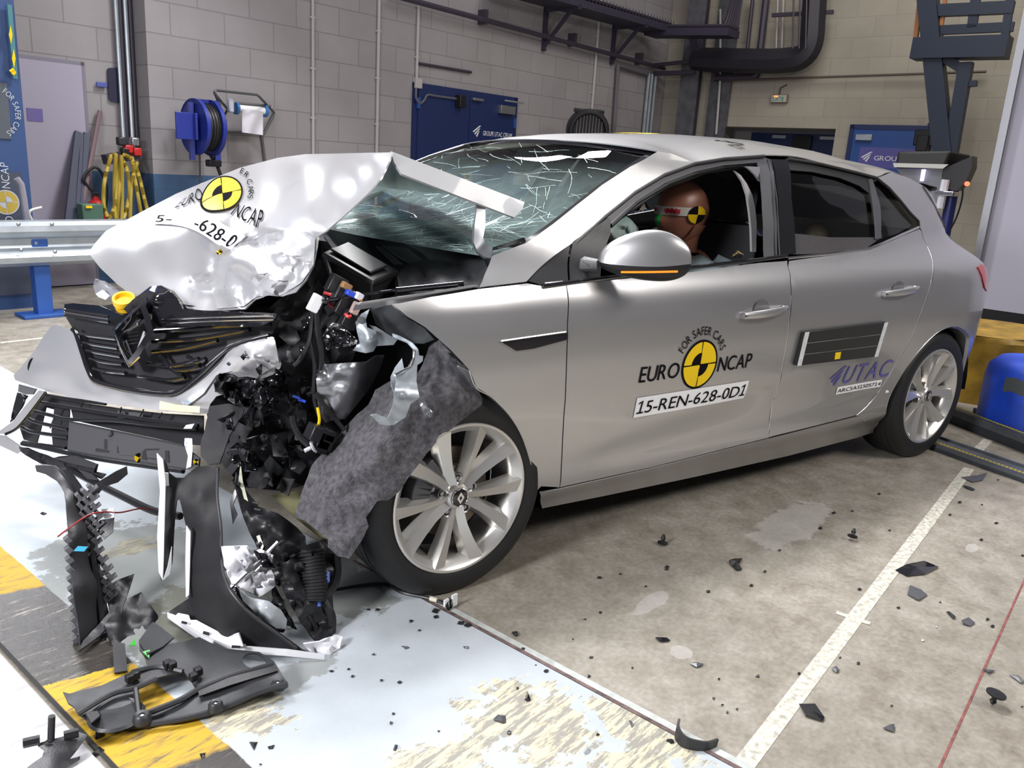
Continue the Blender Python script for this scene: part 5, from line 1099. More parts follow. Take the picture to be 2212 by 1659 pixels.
# yellow cap and lamp remains on the far side
yc = MB(); c = atY(271, 664, 1.0); yc.lathe([(.0, .0), (.030, .0), (.030, .016), (.034, .02), (.034, .040), (.027, .040), (.025, .028), (0, .028)], c, (-.20, -.45, .87), 24); yc.build('filler_cap', mat('yellow_plastic', (0.72, 0.42, 0.01), 0.35), CAR, ang=30)
sheet('headlamp_far', [(206, 603, 1.40), (228, 608, 1.32), (262, 632, 1.15), (285, 642, 1.05), (262, 652, 1.1), (240, 640, 1.22), (225, 632, 1.3), (208, 635, 1.38), (203, 618, 1.42)], mat('lamp_grey', (0.22, 0.22, 0.24), 0.35), CAR, step=8, noise=.05, nfreq=.1, solid=.006)
sheet('lamp_clip', [(208, 635, 1.3), (222, 626, 1.26), (238, 640, 1.2), (230, 648, 1.22), (215, 642, 1.28)], PWHITE, CAR, step=8, noise=.03, solid=.006)
# lower grille
lg = MB()
slats = [[(86, 869), (150, 880), (228, 892), (310, 905), (380, 914), (428, 920)], [(71, 888), (110, 897), (152, 906), (243, 908), (330, 918), (426, 926)], [(56, 900), (76, 911), (110, 919), (147, 927)], [(40, 918), (58, 928), (76, 934), (147, 944)], [(50, 955), (80, 960), (142, 968)], [(98, 853), (150, 862), (228, 872)]]
for s_ in slats: btube('lower_slat', s_, .0065, BLACK, bp_, .01, 6)
for x0, y0, x1, y1 in ((128, 905, 140, 880), (118, 900, 108, 925), (180, 868, 172, 886), (262, 880, 258, 900), (310, 885, 300, 905), (350, 892, 340, 908)): btube('lower_rib', [(x0, y0), (x1, y1)], .003, BLACK, bp_, .03, 4)
sheet('lower_dark_back', on_b([(150, 866), (260, 882), (350, 893), (440, 898), (440, 962), (400, 960), (330, 945), (243, 927), (160, 908)], .10), DARK, CAR, step=25, solid=.004)  # dark backing sheet added for the darkness behind the slats
for q in ([(255, 888), (270, 890), (270, 904), (255, 902)], [(278, 890), (310, 894), (308, 906), (280, 904)]): sheet('air_flap', on_b(q, .05), STEEL, bp_, step=20, solid=.003)
pl = sheet('plate_carrier', on_b([(151, 910), (243, 929), (329, 947), (398, 961), (412, 975), (432, 990), (430, 1008), (400, 1015), (324, 1003), (228, 990), (147, 975)], -.03), PLATEM, bp_, step=16, solid=.006)
for q in ([(208, 968), (236, 973), (236, 978), (206, 975)], [(226, 948), (232, 949), (232, 970), (225, 970)], [(254, 952), (260, 953), (262, 980), (253, 978)], [(309, 968), (316, 969), (318, 994), (308, 992)], [(316, 969), (345, 969), (342, 972), (317, 973)], [(357, 973), (365, 974), (366, 1000), (357, 998)]): sheet('plate_recess_shade', on_b(q, -.0365), DARK, pl, step=20, solid=.002)  # flat dark sheets painting the shade inside the recesses
for q in ([(151, 911), (243, 930), (329, 948), (397, 962)], [(262, 982), (300, 986), (345, 993)], [(148, 973), (228, 988), (324, 1001), (400, 1013)]): btube('plate_rib', q, .003, GREYPL, pl, -.034, 6)
sheet('plate_rib', on_b([(234, 942), (240, 930), (243, 938), (236, 944)], -.045), GREYPL, pl, step=10, solid=.004)
def marker(x, y, r, tilt, parent, d):
    A = Art()
    for k in range(4): A.sector((0, 0), 0, 1, tilt+90*k, tilt+90*k+90, k % 2, 8)
    A.place(lambda u, v: atY(x+r*u, y-r*.95*v, BY(x, y)+d), 'marker_sticker', [INK, YELLOW], parent)
marker(301, 989, 11, 60, pl, -.042); marker(424, 998, 7, 40, pl, -.042)
SCR = scuffed('blue_white_scrape', [((0.70, 0.72, 0.76), 0.5), {}], [((0.10, 0.16, 0.52), 16, .55, 2.0)])
A = Art(); A.poly([(399, 946), (415, 947), (416, 970), (413, 1008), (402, 1012), (406, 985), (398, 960)], 0); A.poly([(402, 918), (420, 915), (414, 926), (396, 926)], 0); A.place(lambda u, v: atY(u, v, BY(u, v)-.041), 'scrape_mark', [SCR], pl)
sheet('lower_dark_back', on_b([(96, 852), (152, 866), (150, 908), (146, 972), (115, 962), (112, 930), (118, 885), (100, 880), (88, 930), (80, 958), (52, 950), (42, 920), (62, 892)], .10), DARK, CAR, step=25, solid=.004)  # second dark backing sheet, for the darkness behind the left slats
btube('lower_lip', [(48, 958), (90, 966), (147, 979), (228, 994), (324, 1008), (396, 1018)], .008, BLACK, bp_, -.01, 8)
sheet('corner_blade', on_b([(99, 846), (86, 843), (62, 870), (28, 912), (2, 930), (0, 937), (12, 937), (36, 925), (70, 885)], -.02), HOODM, bp_, step=12, solid=.006)
btube('chrome_strip', [(99, 847), (70, 886), (38, 924), (12, 938)], .005, GLOSSB, bp_, -.03)
sheet('corner_flank', on_b([(0, 940), (12, 941), (42, 962), (45, 974), (38, 980), (0, 962)], -.01), HOODM, bp_, step=12, solid=.005)
fl = sheet('fog_lamp', on_b([(42, 830), (80, 840), (72, 852), (56, 852), (40, 846)], .02), STEEL, bp_, step=10, solid=.005)
sheet('fog_bracket', on_b([(38, 848), (60, 855), (48, 880), (30, 905), (22, 912), (30, 880)], .03), BLACK, bp_, step=8, noise=.03, nfreq=.1, solid=.005)
sheet('mounting_rail', on_b([(40, 965), (60, 968), (118, 990), (150, 985), (210, 1002), (206, 1020), (229, 1026), (222, 1033), (175, 1016), (150, 1014), (118, 1013), (85, 1000), (56, 984)], .0), BLACK, CAR, step=9, noise=.03, nfreq=.06, solid=.010, ang=30)
for q in ([(119, 990), (165, 985), (211, 1003), (206, 1012), (150, 1000)], [(168, 1012), (200, 1024), (214, 1038), (190, 1034)]): sheet('rail_bracket', on_b(q, -.04), GREYPL, CAR, step=9, solid=.006)
btube('air_guide', [(150, 1013), (200, 1040), (260, 1070), (330, 1103), (390, 1115)], .012, BLACK, CAR, .0, 6)
# --- black wreckage filling the crushed corner
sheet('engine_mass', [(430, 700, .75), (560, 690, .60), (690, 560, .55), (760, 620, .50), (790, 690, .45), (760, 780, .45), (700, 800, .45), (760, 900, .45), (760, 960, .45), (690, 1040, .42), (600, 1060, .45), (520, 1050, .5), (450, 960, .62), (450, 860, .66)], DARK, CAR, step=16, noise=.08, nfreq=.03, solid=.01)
MB().box((-.12, 1.0, .55), (.55, .9, .45)).build('engine_block', DARK, CAR, bevel=.03)
MB().box((-.30, 1.1, .80), (.35, .7, .10)).build('engine_cover', BLACK, CAR, bevel=.03)
rnd = random.Random(21)
DG = [BLACK, GLOSSB, BLACK, GREYPL, GLOSSB, GREYPL]
def shard(x, y, Yv, sz, m, name='torn_plastic', parent=CAR):
    n = rnd.randint(4, 6); a0 = rnd.uniform(0, 6.28); el = rnd.uniform(.35, 1.0); ta = rnd.uniform(0, PI)
    L = []
    for k in range(n):
        a = a0+2*PI*k/n+rnd.uniform(-.3, .3); r = sz*rnd.uniform(.6, 1.2); u, v = r*math.cos(a), r*el*math.sin(a)
        L.append((x+u*math.cos(ta)-v*math.sin(ta), y+u*math.sin(ta)+v*math.cos(ta), Yv+rnd.uniform(-.05, .05)))
    return sheet(name, L, m, parent, step=max(6, sz*.5), noise=.03, nfreq=.06, solid=.004, rough=1.0, seed=rnd.random()*9)
spots = [(640, 830, .34), (600, 850, .36), (560, 860, .40), (520, 860, .45), (545, 900, .40), (590, 900, .36), (640, 900, .34), (500, 900, .42), (560, 945, .36), (610, 960, .33), (660, 960, .32), (690, 930, .32), (640, 1000, .30), (590, 1010, .33), (540, 1000, .36), (570, 1040, .32), (620, 1045, .28), (650, 760, .36), (660, 690, .40), (630, 720, .40), (620, 790, .36), (720, 660, .33), (690, 620, .42), (650, 860, .33), (500, 840, .46), (520, 960, .38), (480, 940, .44)]
for x, y, v in spots: shard(x+rnd.uniform(-8, 8), y+rnd.uniform(-8, 8), v, rnd.uniform(18, 38), rnd.choice(DG[:5]))
for k in range(46): shard(rnd.uniform(490, 675), rnd.uniform(760, 1050), .30+rnd.uniform(-.03, .06), rnd.uniform(5, 13), rnd.choice(DG), 'plastic_splinter')
sheet('torn_edge_strip', [(475, 806, .50), (496, 803, .48), (510, 818, .44), (565, 820, .37), (592, 811, .34), (608, 796, .33), (625, 830, .34), (600, 870, .36), (540, 880, .42), (500, 870, .46), (486, 852, .48), (465, 846, .52), (462, 828, .52)], GLOSSB, CAR, step=9, noise=.06, nfreq=.06, solid=.004, rough=1.5)
def hose(name, pts, r, m, parent=CAR): return MB().tube([atY(*q) for q in crom(pts, 6)], r, 7).build(name, m, parent)
hose('wiring', [(676, 665, .26), (674, 700, .26), (668, 740, .25), (650, 775, .26), (636, 790, .27)], .007, BLACK)
hose('wiring', [(684, 665, .25), (688, 720, .24), (696, 770, .24), (692, 800, .24)], .009, BLACK)
hose('wiring', [(670, 735, .25), (680, 790, .24), (678, 850, .25), (690, 900, .24), (720, 960, .22)], .006, BLACK)
hose('wiring', [(680, 850, .24), (720, 900, .22), (745, 930, .20)], .007, BLACK)
hose('corrugated_hose', [(632, 898, .28), (636, 920, .27), (650, 945, .25), (668, 962, .23)], .010, BLACK)
hose('wiring', [(688, 700, .26), (700, 640, .30), (715, 600, .36), (702, 560, .45)], .006, BLACK)
for m_, pts in ((REDP, [(706, 645, .27), (715, 660, .26), (732, 665, .25), (728, 650, .26)]), (REDP, [(700, 632, .3), (722, 640, .28), (735, 652, .25)]), (REDP, [(746, 678, .2), (752, 684, .19), (758, 682, .19)]), (mat('wire_orange', (0.6, 0.2, 0.08), .4), [(764, 632, .24), (774, 640, .22), (780, 650, .2)]), (mat('wire_green', (0.1, 0.4, 0.1), .4), [(728, 597, .3), (738, 606, .28), (745, 612, .27)]), (YELLOW, [(686, 880, .24), (690, 905, .23), (688, 918, .23)])): hose('cable', pts, .0045, m_)
for x, y, v, s_, m_ in ((727, 615, .27, (.05, .03, .05), BLACK), (738, 640, .26, (.05, .03, .06), GREYPL), (745, 660, .24, (.05, .03, .06), BLACK), (755, 690, .22, (.045, .03, .05), BLACK), (748, 618, .24, (.03, .02, .018), mat('relay_tan', (0.30, 0.16, 0.06), .5)), (757, 634, .22, (.028, .02, .016), mat('plug_blue', (0.02, 0.06, 0.5), .4)), (768, 666, .20, (.022, .02, .035), mat('plug_pink', (0.42, 0.28, 0.25), .5)), (775, 640, .21, (.022, .02, .02), PWHITE), (681, 655, .25, (.03, .02, .05), WHITE)):
    ax = Matrix.Rotation(.5, 3, 'Y'); MB().box(atY(x, y, v), s_, [np.array(ax.col[i]) for i in range(3)]).build('connector', m_, CAR, bevel=.003)
k = atY(736, 873, .33); MB().box(k, (.03, .006, .035)).lathe([(0, -.012), (.007, -.012), (.007, 0)], k, (0, 1, 0), 10).build('stud_plate', CHROME, CAR)
pm = MB(); 
for x, y, s_ in ((682, 935, .045), (698, 950, .05), (690, 960, .04), (706, 938, .035)): pm.box(atY(x, y, .21), (s_, .05, s_), [np.array(Matrix.Rotation(.45, 3, 'Y').col[i]) for i in range(3)])
pm.build('abs_pump', BLACK, CAR, bevel=.004)
MB().lathe([(.014, -.004), (.020, 0), (.014, .004)], atY(677, 965, .19), (.8, -.4, .5), 18).build('white_ring', PWHITE, CAR)
MB().tube([atY(658, 974, .2), atY(670, 968, .2)], .006, 8).build('hose_tip', PWHITE, CAR)
for x, y, m_ in ((640, 855, BLUEP), (652, 862, mat('plug_blue', (0.02, 0.06, 0.5), .4))): MB().tube([atY(x-8, y, .27), atY(x+8, y+6, .26)], .004, 6).build('cable_tie', m_, CAR)
# --- torn bumper end: flap hanging down to the floor
UP_ = [(453, 878, .50), (495, 872, .46), (528, 884, .42), (520, 905, .40), (496, 943, .38), (481, 985, .36), (474, 1001, .35), (452, 1004, .37), (434, 985, .40), (433, 962, .42), (446, 915, .47)]
BUMPB = mat('bumper_inside', (0.014, 0.014, 0.016), 0.6, bump=.1, bscale=120, spec=.3)
sheet('bumper_flap', UP_, BUMPB, CAR, step=10, solid=.004, noise=.006, rough=.6)
# ================================================================== TORN PIECES in front of the car
def ztag(o, label, cat, group=None): return tag(o, label, cat, group)
mB = [(359, 1001, .36), (366, 1022, .36), (380, 1032, .36), (397, 1032, .36), (408, 1022, .36), (425, 1008, .36), (468, 1006, .34), (471, 1022, .32), (468, 1070, .28), (476, 1133, .22), (478, 1209, .14), (480, 1230, .12), (498, 1269, .06), (536, 1317, .01), (605, 1368, -.02), (653, 1403, -.05), (701, 1421, -.07), (612, 1412, -.03), (532, 1407, .04), (481, 1407, .09), (440, 1385, .17), (412, 1368, .22), (362, 1332, .31), (368, 1319, .32), (388, 1306, .31), (409, 1292, .29), (406, 1270, .29), (403, 1209, .30), (404, 1140, .31), (392, 1090, .33), (388, 1077, .34), (382, 1082, .345), (378, 1120, .345), (372, 1217, .345), (368, 1235, .345), (349, 1255, .345), (343, 1234, .35), (341, 1158, .36), (347, 1057, .37), (350, 1010, .37), (340, 979, .38), (352, 990, .37)]
t_ = sheet('bumper_cover_fragment', mB, BUMPB, None, [(430, 1060, .30), (440, 1180, .24), (450, 1290, .16), (480, 1350, .08), (420, 1330, .24), (560, 1385, .02), (470, 1270, .10)], step=10, solid=.004, noise=.015, nfreq=.02)
ztag(t_, 'torn black bumper end piece with an arched slot, standing before the front wheel', 'car part')
EDGEP = mat('edge_paint', (0.72, 0.72, 0.75), 0.35, 0.15, 0.4)
for L in ([(339, 979, .375), (352, 992, .365), (358, 1040, .36), (356, 1120, .345), (354, 1200, .34), (352, 1254, .34), (343, 1235, .345), (340, 1158, .355), (346, 1060, .365)], [(403, 1135, .305), (412, 1148, .295), (411, 1220, .285), (409, 1285, .28), (402, 1290, .285), (401, 1210, .295)], [(361, 1324, .325), (380, 1330, .30), (420, 1354, .22), (470, 1380, .12), (531, 1392, .05), (531, 1411, .03), (481, 1410, .08), (440, 1389, .16), (412, 1371, .21), (362, 1334, .30)], [(531, 1396, .03), (620, 1402, -.03), (701, 1414, -.075), (701, 1424, -.075), (610, 1416, -.03), (531, 1411, .03)], [(353, 1252, .335), (366, 1240, .335), (370, 1222, .335), (371, 1180, .335), (362, 1225, .335)]):
    sheet('painted_edge', [(x, y, v-.022) for x, y, v in L], EDGEP, t_, step=12, solid=.004)
sheet('painted_edge', [(378, 1332, .25), (386, 1324, .245), (408, 1329, .22), (412, 1340, .205), (425, 1340, .19), (470, 1364, .10), (492, 1376, .065), (516, 1366, .03), (526, 1396, .0), (500, 1398, .02), (440, 1372, .12), (400, 1350, .20)], EDGEP, t_, step=12, solid=.004)
for q in ([(393, 1341, .25), (404, 1344, .235), (403, 1349, .235), (392, 1346, .25)], [(440, 1363, .17), (452, 1367, .15), (451, 1373, .15), (438, 1369, .17)], [(501, 1394, .055), (519, 1395, .035), (518, 1400, .035), (501, 1400, .055)]): sheet('slot', [(x, y, v-.05) for x, y, v in q], DARK, t_, step=30, solid=.002)
sheet('painted_clip', [(352, 1020, .355), (364, 1022, .35), (365, 1048, .35), (354, 1050, .352)], PWHITE, t_, step=20, solid=.006)
MB().tube([atY(x, y, v) for x, y, v in crom([(471, 1010, .33), (469, 1070, .275), (477, 1140, .21), (479, 1210, .135), (486, 1250, .09), (500, 1280, .045), (540, 1325, .0), (600, 1370, -.03), (640, 1400, -.05)], 5)], .004, 8).build('moulded_edge', GREYPL, t_)
for x, y in ((430, 1358), (470, 1360)): pass
sheet('curled_end', [(655, 1390, -.045), (690, 1385, -.05), (722, 1372, -.05), (740, 1376, -.055), (735, 1400, -.07), (704, 1420, -.08), (680, 1418, -.06)], PWHITE, t_, step=10, noise=.02, nfreq=.1, solid=.005)
# --- channel with ribbed sides standing on the floor at the left
ch = thing('deformation_strip', 'black ribbed plastic strip standing upright left of the torn bumper piece', 'car part', atZ(205, 1370))
sheet('channel', [(77, 1005, .62), (96, 1004, .60), (119, 1006, .58), (140, 1022, .56), (160, 1045, .54), (176, 1075, .52), (186, 1105, .51), (200, 1160, .48), (212, 1230, .45), (226, 1290, .42), (234, 1330, .40), (210, 1360, .34), (172, 1398, .28), (170, 1370, .29), (160, 1300, .33), (152, 1220, .38), (146, 1140, .43), (143, 1085, .48), (138, 1062, .52), (124, 1040, .56), (100, 1024, .60), (80, 1018, .62)], GREYPL, ch, [(170, 1150, .42), (190, 1260, .36)], step=10, solid=.005)
MB().grid([[atY(x+dx, y, v-dv) for dx, dv in ((0, .0), (10, .02), (20, .022), (27, .0))] for x, y, v in ((125, 1015, .57), (150, 1050, .54), (168, 1090, .51), (182, 1160, .47), (190, 1230, .43), (200, 1290, .40), (207, 1350, .36))]).build('channel_rib', BLACK, ch)
COMB = mat('comb_grey', (0.10, 0.10, 0.11), 0.45)
for k in range(13):
    f = k/12; x = 190+38*f+10*math.sin(f*9)*(f > .2); y = 1065+230*f; v = .50-.10*f; p = atY(x, y, v)
    ax = [np.array(c_) for c_ in Matrix.Rotation(-.6, 3, 'Y').to_3x3().transposed()]
    tb = MB().box(p, (.060, .022, .004), ax)
    for q_x in (-.022, -.004, .014): tb.box(p+ax[2]*.010+ax[0]*q_x, (.010, .020, .018), ax)
    tb.build('comb_tooth', COMB, ch)
for k in range(11):
    f = k/10; p = atY(146+18*f, 1165+215*f, .41-.11*f); MB().box(p, (.014, .02, .016), ax).build('edge_tooth', COMB, ch)
tt = mat('tag_cyan', (0.05, 0.38, 0.62), .4); q = [(159, 1190, .385), (168, 1180, .38), (190, 1181, .375), (182, 1191, .375)]; sheet('cyan_tag', [(x, y, v-.012) for x, y, v in q], tt, ch, step=20, solid=.002)
hose('red_wire', [(125, 1159, .45), (150, 1140, .42), (190, 1113, .42), (225, 1106, .45), (260, 1107, .5), (300, 1099, .55), (330, 1100, .6)], .0022, mat('dark_red_wire', (0.25, 0.02, 0.02), .4), ch)
sheet('bent_plate', [(205, 1045, .55), (250, 1018, .55), (274, 1007, .54), (276, 1024, .54), (255, 1042, .54), (225, 1052, .54), (195, 1090, .53), (186, 1083, .53)], BLACK, ch, step=10, solid=.005)
sheet('white_plate', [(219, 1100, .50), (246, 1098, .48), (247, 1118, .47), (226, 1120, .48)], PWHITE, ch, step=14, solid=.004)
sheet('dark_plate', [(215, 1124, .47), (247, 1118, .46), (244, 1150, .44), (225, 1165, .44), (212, 1150, .46)], BLACK, ch, step=10, solid=.004)
sheet('white_tab', [(126, 1132, .46), (148, 1133, .44), (150, 1160, .42), (141, 1150, .43)], PWHITE, ch, step=14, solid=.004)
# plates leaning at the foot of the strip
for nm, L, m, lab in (
  ('deflector_plate', [(170, 1408, .24), (180, 1385, .27), (238, 1322, .36), (226, 1268, .44), (262, 1250, .45), (290, 1240, .44), (282, 1265, .42), (262, 1325, .34), (215, 1375, .27), (178, 1402, .24)], GREYPL, 'dark grey triangular plastic plate leaning on the foot of the ribbed strip'),
  ('deflector_plate', [(225, 1350, .30), (262, 1300, .38), (305, 1280, .40), (340, 1330, .32), (338, 1365, .27), (290, 1380, .26), (240, 1395, .24)], BLACK, 'black bent plastic plate between the ribbed strip and the torn bumper piece')):
    ztag(sheet(nm, L, m, None, step=11, noise=.02, nfreq=.04, solid=.005, seed=len(nm)), lab, 'car part')
o = sheet('plastic_strip', [(243, 1386, .035), (270, 1392, .03), (275, 1450, .012), (247, 1455, .010)], BLACK, None, step=16, solid=.006, axis='Z'); ztag(o, 'short black plastic strip on the yellow stripe beside the big undertray', 'car part')
# --- undertray panel on the floor
tray = [(300, 1385, .06), (330, 1345, .06), (375, 1378, .06), (350, 1395, .06), (395, 1388, .06), (430, 1378, .05), (480, 1402, .05), (560, 1410, .05), (592, 1430, .05), (608, 1455, .045), (622, 1478, .04), (618, 1487, .03), (563, 1500, .02), (482, 1536, .012), (400, 1556, .012), (300, 1571, .012), (205, 1573, .012), (190, 1558, .02), (172, 1545, .03), (160, 1528, .03), (148, 1520, .035), (136, 1496, .04), (150, 1500, .04), (220, 1482, .045), (285, 1452, .05), (322, 1448, .05), (312, 1418, .055), (302, 1404, .06)]
hole = [(293, 1486, .04), (338, 1466, .045), (395, 1450, .045), (412, 1470, .04), (424, 1492, .035), (385, 1512, .025), (330, 1534, .015), (304, 1544, .015)]
ell = [(549+25*math.cos(a)-4*math.sin(a), 1429-19*math.sin(a)*.9, .05) for a in np.linspace(0, 2*PI, 18, endpoint=False)]
tr_ = thing('undertray', 'large black plastic undertray with a square opening lying across the yellow stripe', 'car part', atZ(400, 1480))
TRAYM = mat('tray_plastic', (0.024, 0.025, 0.028), 0.45, bump=.1, bscale=200)
sheet('panel', tray, TRAYM, tr_, step=11, solid=.005, axis='Z', holes=[hole, ell], noise=.002, nfreq=.03)
sheet('hole_rim', [(549+27*math.cos(a)-4*math.sin(a), 1429-20*math.sin(a)*.9, .049) for a in np.linspace(0, 2*PI, 18, endpoint=False)], DARK, tr_, step=30, solid=.002, axis='Z', off=-1) if False else None
def zrib(pts, r, m=TRAYM, name='rib', parent=None): return MB().tube([atZ(*q) for q in (crom(pts, 4) if len(pts) > 2 else pts)], r, 6).build(name, m, parent or tr_)
zrib([(622, 1478, .045), (560, 1495, .035), (480, 1530, .022), (400, 1552, .02), (300, 1567, .018), (200, 1570, .018)], .007)
zrib([(590, 1435, .055), (500, 1462, .05), (425, 1492, .042), (385, 1514, .035), (305, 1546, .025)], .007)
zrib([(293, 1486, .05), (300, 1545, .025)], .006); zrib([(338, 1466, .052), (293, 1486, .05), (240, 1500, .05), (168, 1542, .04)], .006); zrib([(285, 1452, .058), (338, 1440, .055), (395, 1450, .052)], .006)
sheet('flange', [(592, 1432, .055), (600, 1450, .05), (500, 1480, .045), (430, 1505, .04), (428, 1494, .045), (500, 1462, .052)], BLACK, tr_, step=14, solid=.004, axis='Z')
sheet('flap', [(300, 1388, .065), (332, 1345, .065), (376, 1378, .065), (352, 1398, .065), (318, 1415, .065)], TRAYM, tr_, step=14, solid=.005, axis='Z')
for x, y, r in ((600, 1482, .012), (466, 1527, .012), (307, 1553, .014)):
    b = MB().lathe([(r*.45, .012), (r, .014), (r*1.35, .008), (r*1.5, -.006)], atZ(x, y, .03), (0, 0, 1), 16); b.build('fastener_boss', TRAYM, tr_); MB().lathe([(0, .012), (r*.4, .010), (r*.45, .0)], atZ(x, y, .03), (0, 0, 1), 12).build('bolt', STEEL, tr_)
for q, m in (([(373, 1531), (382, 1526), (391, 1531), (383, 1537)], YELLOW), ([(411, 1536), (430, 1528), (431, 1538), (412, 1544)], WHITE)):
    pass
MB().lathe([(.0, 0), (.05, .0), (.055, .006), (.06, 0)], atZ(252, 1545, .028), (0, 0, 1), 24).build('round_boss', TRAYM, tr_)
for x, y in ((280, 1465), (292, 1458), (372, 1437), (362, 1435), (428, 1450), (418, 1462)): MB().box(atZ(x, y, .062), (.018, .018, .02), (RTV, RNV, np.array([0, 0, 1]))).build('lug', BLACK, tr_, bevel=.003)
MB().hexa(bx([(0, 0, 0)]*4, 0) if False else [atZ(*q) for q in ((182, 1540, .02), (196, 1565, .02), (220, 1552, .02), (212, 1540, .02), (182, 1540, .06), (196, 1565, .055), (220, 1545, .055), (212, 1533, .06))]).build('clip_housing', BLACK, tr_, bevel=.003)
GRN = mat('green_glass_speck', (0.03, 0.30, 0.03), .3)
for q in ([(280, 1395, .068), (292, 1380, .068), (292, 1394, .068)], [(308, 1408, .068), (324, 1404, .068), (322, 1422, .06)]): ztag(sheet('lens_fragment', q, GRN, None, step=30, solid=.002, axis='Z'), 'small green lens fragment lying on the big black undertray', 'fragment', 'green fragments on the undertray')
# --- smaller piece at the front left corner
fp = thing('tray_fragment', 'grey plastic tray fragment with upright pegs at the bottom left corner', 'car part', atZ(130, 1640))
sheet('plate', [(52, 1665, .01), (70, 1650, .02), (92, 1635, .03), (96, 1622, .04), (82, 1612, .045), (90, 1604, .05), (170, 1583, .05), (188, 1590, .045), (178, 1605, .04), (160, 1628, .03), (150, 1640, .02), (172, 1634, .015), (170, 1642, .012), (150, 1655, .01), (120, 1668, .01)], GREYPL, fp, step=11, solid=.005, axis='Z')
for a, b_ in (((50, 1606, .06), (86, 1598, .06)), ((138, 1590, .065), (170, 1582, .065))): zrib([a, b_], .010, BLACK, 'barrel', fp)
MB().lathe([(.0, .06), (.007, .06), (.007, .0), (.012, 0), (.012, -.006)], atZ(110, 1602, .05), (.1, 0, 1), 12).build('peg', BLACK, fp)
# --- headlamp of the near side, broken, on the floor behind the flap
hm = thing('headlamp', 'broken headlamp with clear lens lying behind the torn bumper piece', 'car part', atZ(560, 1330))
sheet('housing', [(478, 1180, .14), (535, 1178, .13), (545, 1200, .12), (560, 1185, .12), (590, 1200, .11), (585, 1230, .10), (600, 1262, .08), (560, 1290, .07), (530, 1275, .08), (500, 1262, .09), (486, 1230, .11)], PWHITE, hm, step=9, noise=.03, nfreq=.06, solid=.004)
sheet('lens', [(513, 1268, .06), (540, 1290, .05), (580, 1300, .04), (606, 1318, .03), (619, 1338, .025), (616, 1358, .02), (596, 1356, .02), (560, 1330, .03), (525, 1298, .05)], mat('clear_lens', (0.40, 0.43, 0.46), 0.12, coat=.5), hm, [(575, 1318, .01)], step=8, noise=.012, nfreq=.05, solid=.005)
sheet('lens_bezel', [(508, 1266, .065), (513, 1268, .06), (525, 1298, .048), (560, 1331, .03), (596, 1357, .02), (616, 1359, .018), (612, 1366, .018), (585, 1362, .02), (545, 1335, .03), (515, 1300, .05)], GLOSSB, hm, step=9, solid=.006)
hose('chrome_trim', [(497, 1272, .075), (530, 1240, .09), (562, 1212, .11), (578, 1195, .12), (600, 1172, .13)], .006, CHROME, hm); hose('chrome_trim', [(503, 1280, .07), (535, 1250, .085), (566, 1222, .10)], .004, CHROME, hm)
sheet('black_mount', [(548, 1190, .11), (575, 1198, .1), (595, 1230, .09), (570, 1226, .095)], GLOSSB, hm, step=9, noise=.03, nfreq=.1, solid=.005)
for L in ([(520, 1210, .11), (540, 1200, .11), (548, 1225, .10), (528, 1232, .10)], [(545, 1240, .09), (570, 1235, .08), (580, 1262, .075), (552, 1270, .08)]): sheet('inner_panel', L, mat('lamp_grey', (0.22, 0.22, 0.24), 0.35), hm, step=9, noise=.03, nfreq=.1, solid=.004)
# --- black air duct and corrugated hose heap
hp = thing('air_duct', 'heap of black air duct with corrugated hose in front of the near front wheel', 'car part', atZ(660, 1340))
sheet('duct_shell', [(510, 1020, .32), (530, 1060, .30), (548, 1080, .28), (558, 1095, .26), (600, 1110, .22), (625, 1128, .20), (640, 1140, .19), (660, 1160, .17), (664, 1200, .14), (650, 1220, .13), (600, 1226, .14), (575, 1225, .15), (560, 1190, .18), (540, 1150, .22), (520, 1100, .26), (508, 1050, .3)], BLACK, hp, [(600, 1160, .15), (560, 1130, .20)], step=10, noise=.03, nfreq=.03, solid=.005)
for k in range(7): hose('rib', [(546+3*k, 1085+14*k, .255-.012*k), (560+3*k, 1088+14*k, .245-.012*k)], .003, GREYPL, hp)
sheet('duct_shell', [(575, 1222, .14), (620, 1215, .12), (660, 1180, .13), (700, 1165, .13), (730, 1200, .11), (716, 1260, .08), (720, 1330, .04), (715, 1395, .0), (685, 1392, .0), (650, 1345, .03), (620, 1290, .06), (600, 1250, .09)], BLACK, hp, step=11, noise=.05, nfreq=.03, solid=.006, seed=3)
b = MB(); P_ = [atY(650+46*0+8*math.sin(f*2), 1195+110*f, .10-.06*f)+np.array([.03, 0, 0]) for f in np.linspace(0, 1, 45)]
b.tube(P_, [.032+.004*(k % 3 == 0)-.002*(k % 3 == 1) for k in range(45)], 18); b.build('corrugated_hose', mat('hose_black', (0.02, 0.02, 0.022), .5), hp, ang=25)
for x, y, v in ((705, 1236, .075), (686, 1288, .05)):
    MB().lathe([(.0, .03), (.008, .028), (.010, .0)], atY(x, y, v), (-.2, -.6, -.7), 12).build('blue_cap', mat('cap_blue', (0.08, 0.16, 0.5), .4), hp)
hose('pipe', [(725, 1195, .10), (728, 1240, .08), (715, 1275, .06), (690, 1290, .05)], .012, BLACK, hp); hose('pipe', [(690, 1290, .06), (715, 1330, .03), (712, 1390, .01)], .014, BLACK, hp)
hose('frame_rod', [(620, 1270, .06), (660, 1320, .03), (690, 1370, .01)], .007, BLACK, hp)
sheet('ripped_edge', [(582, 1250, .10), (598, 1235, .10), (592, 1262, .09), (610, 1300, .07), (640, 1360, .03), (600, 1340, .05), (590, 1300, .07)], DARK, hp, step=8, noise=.03, nfreq=.08, solid=.005, rough=1.5)
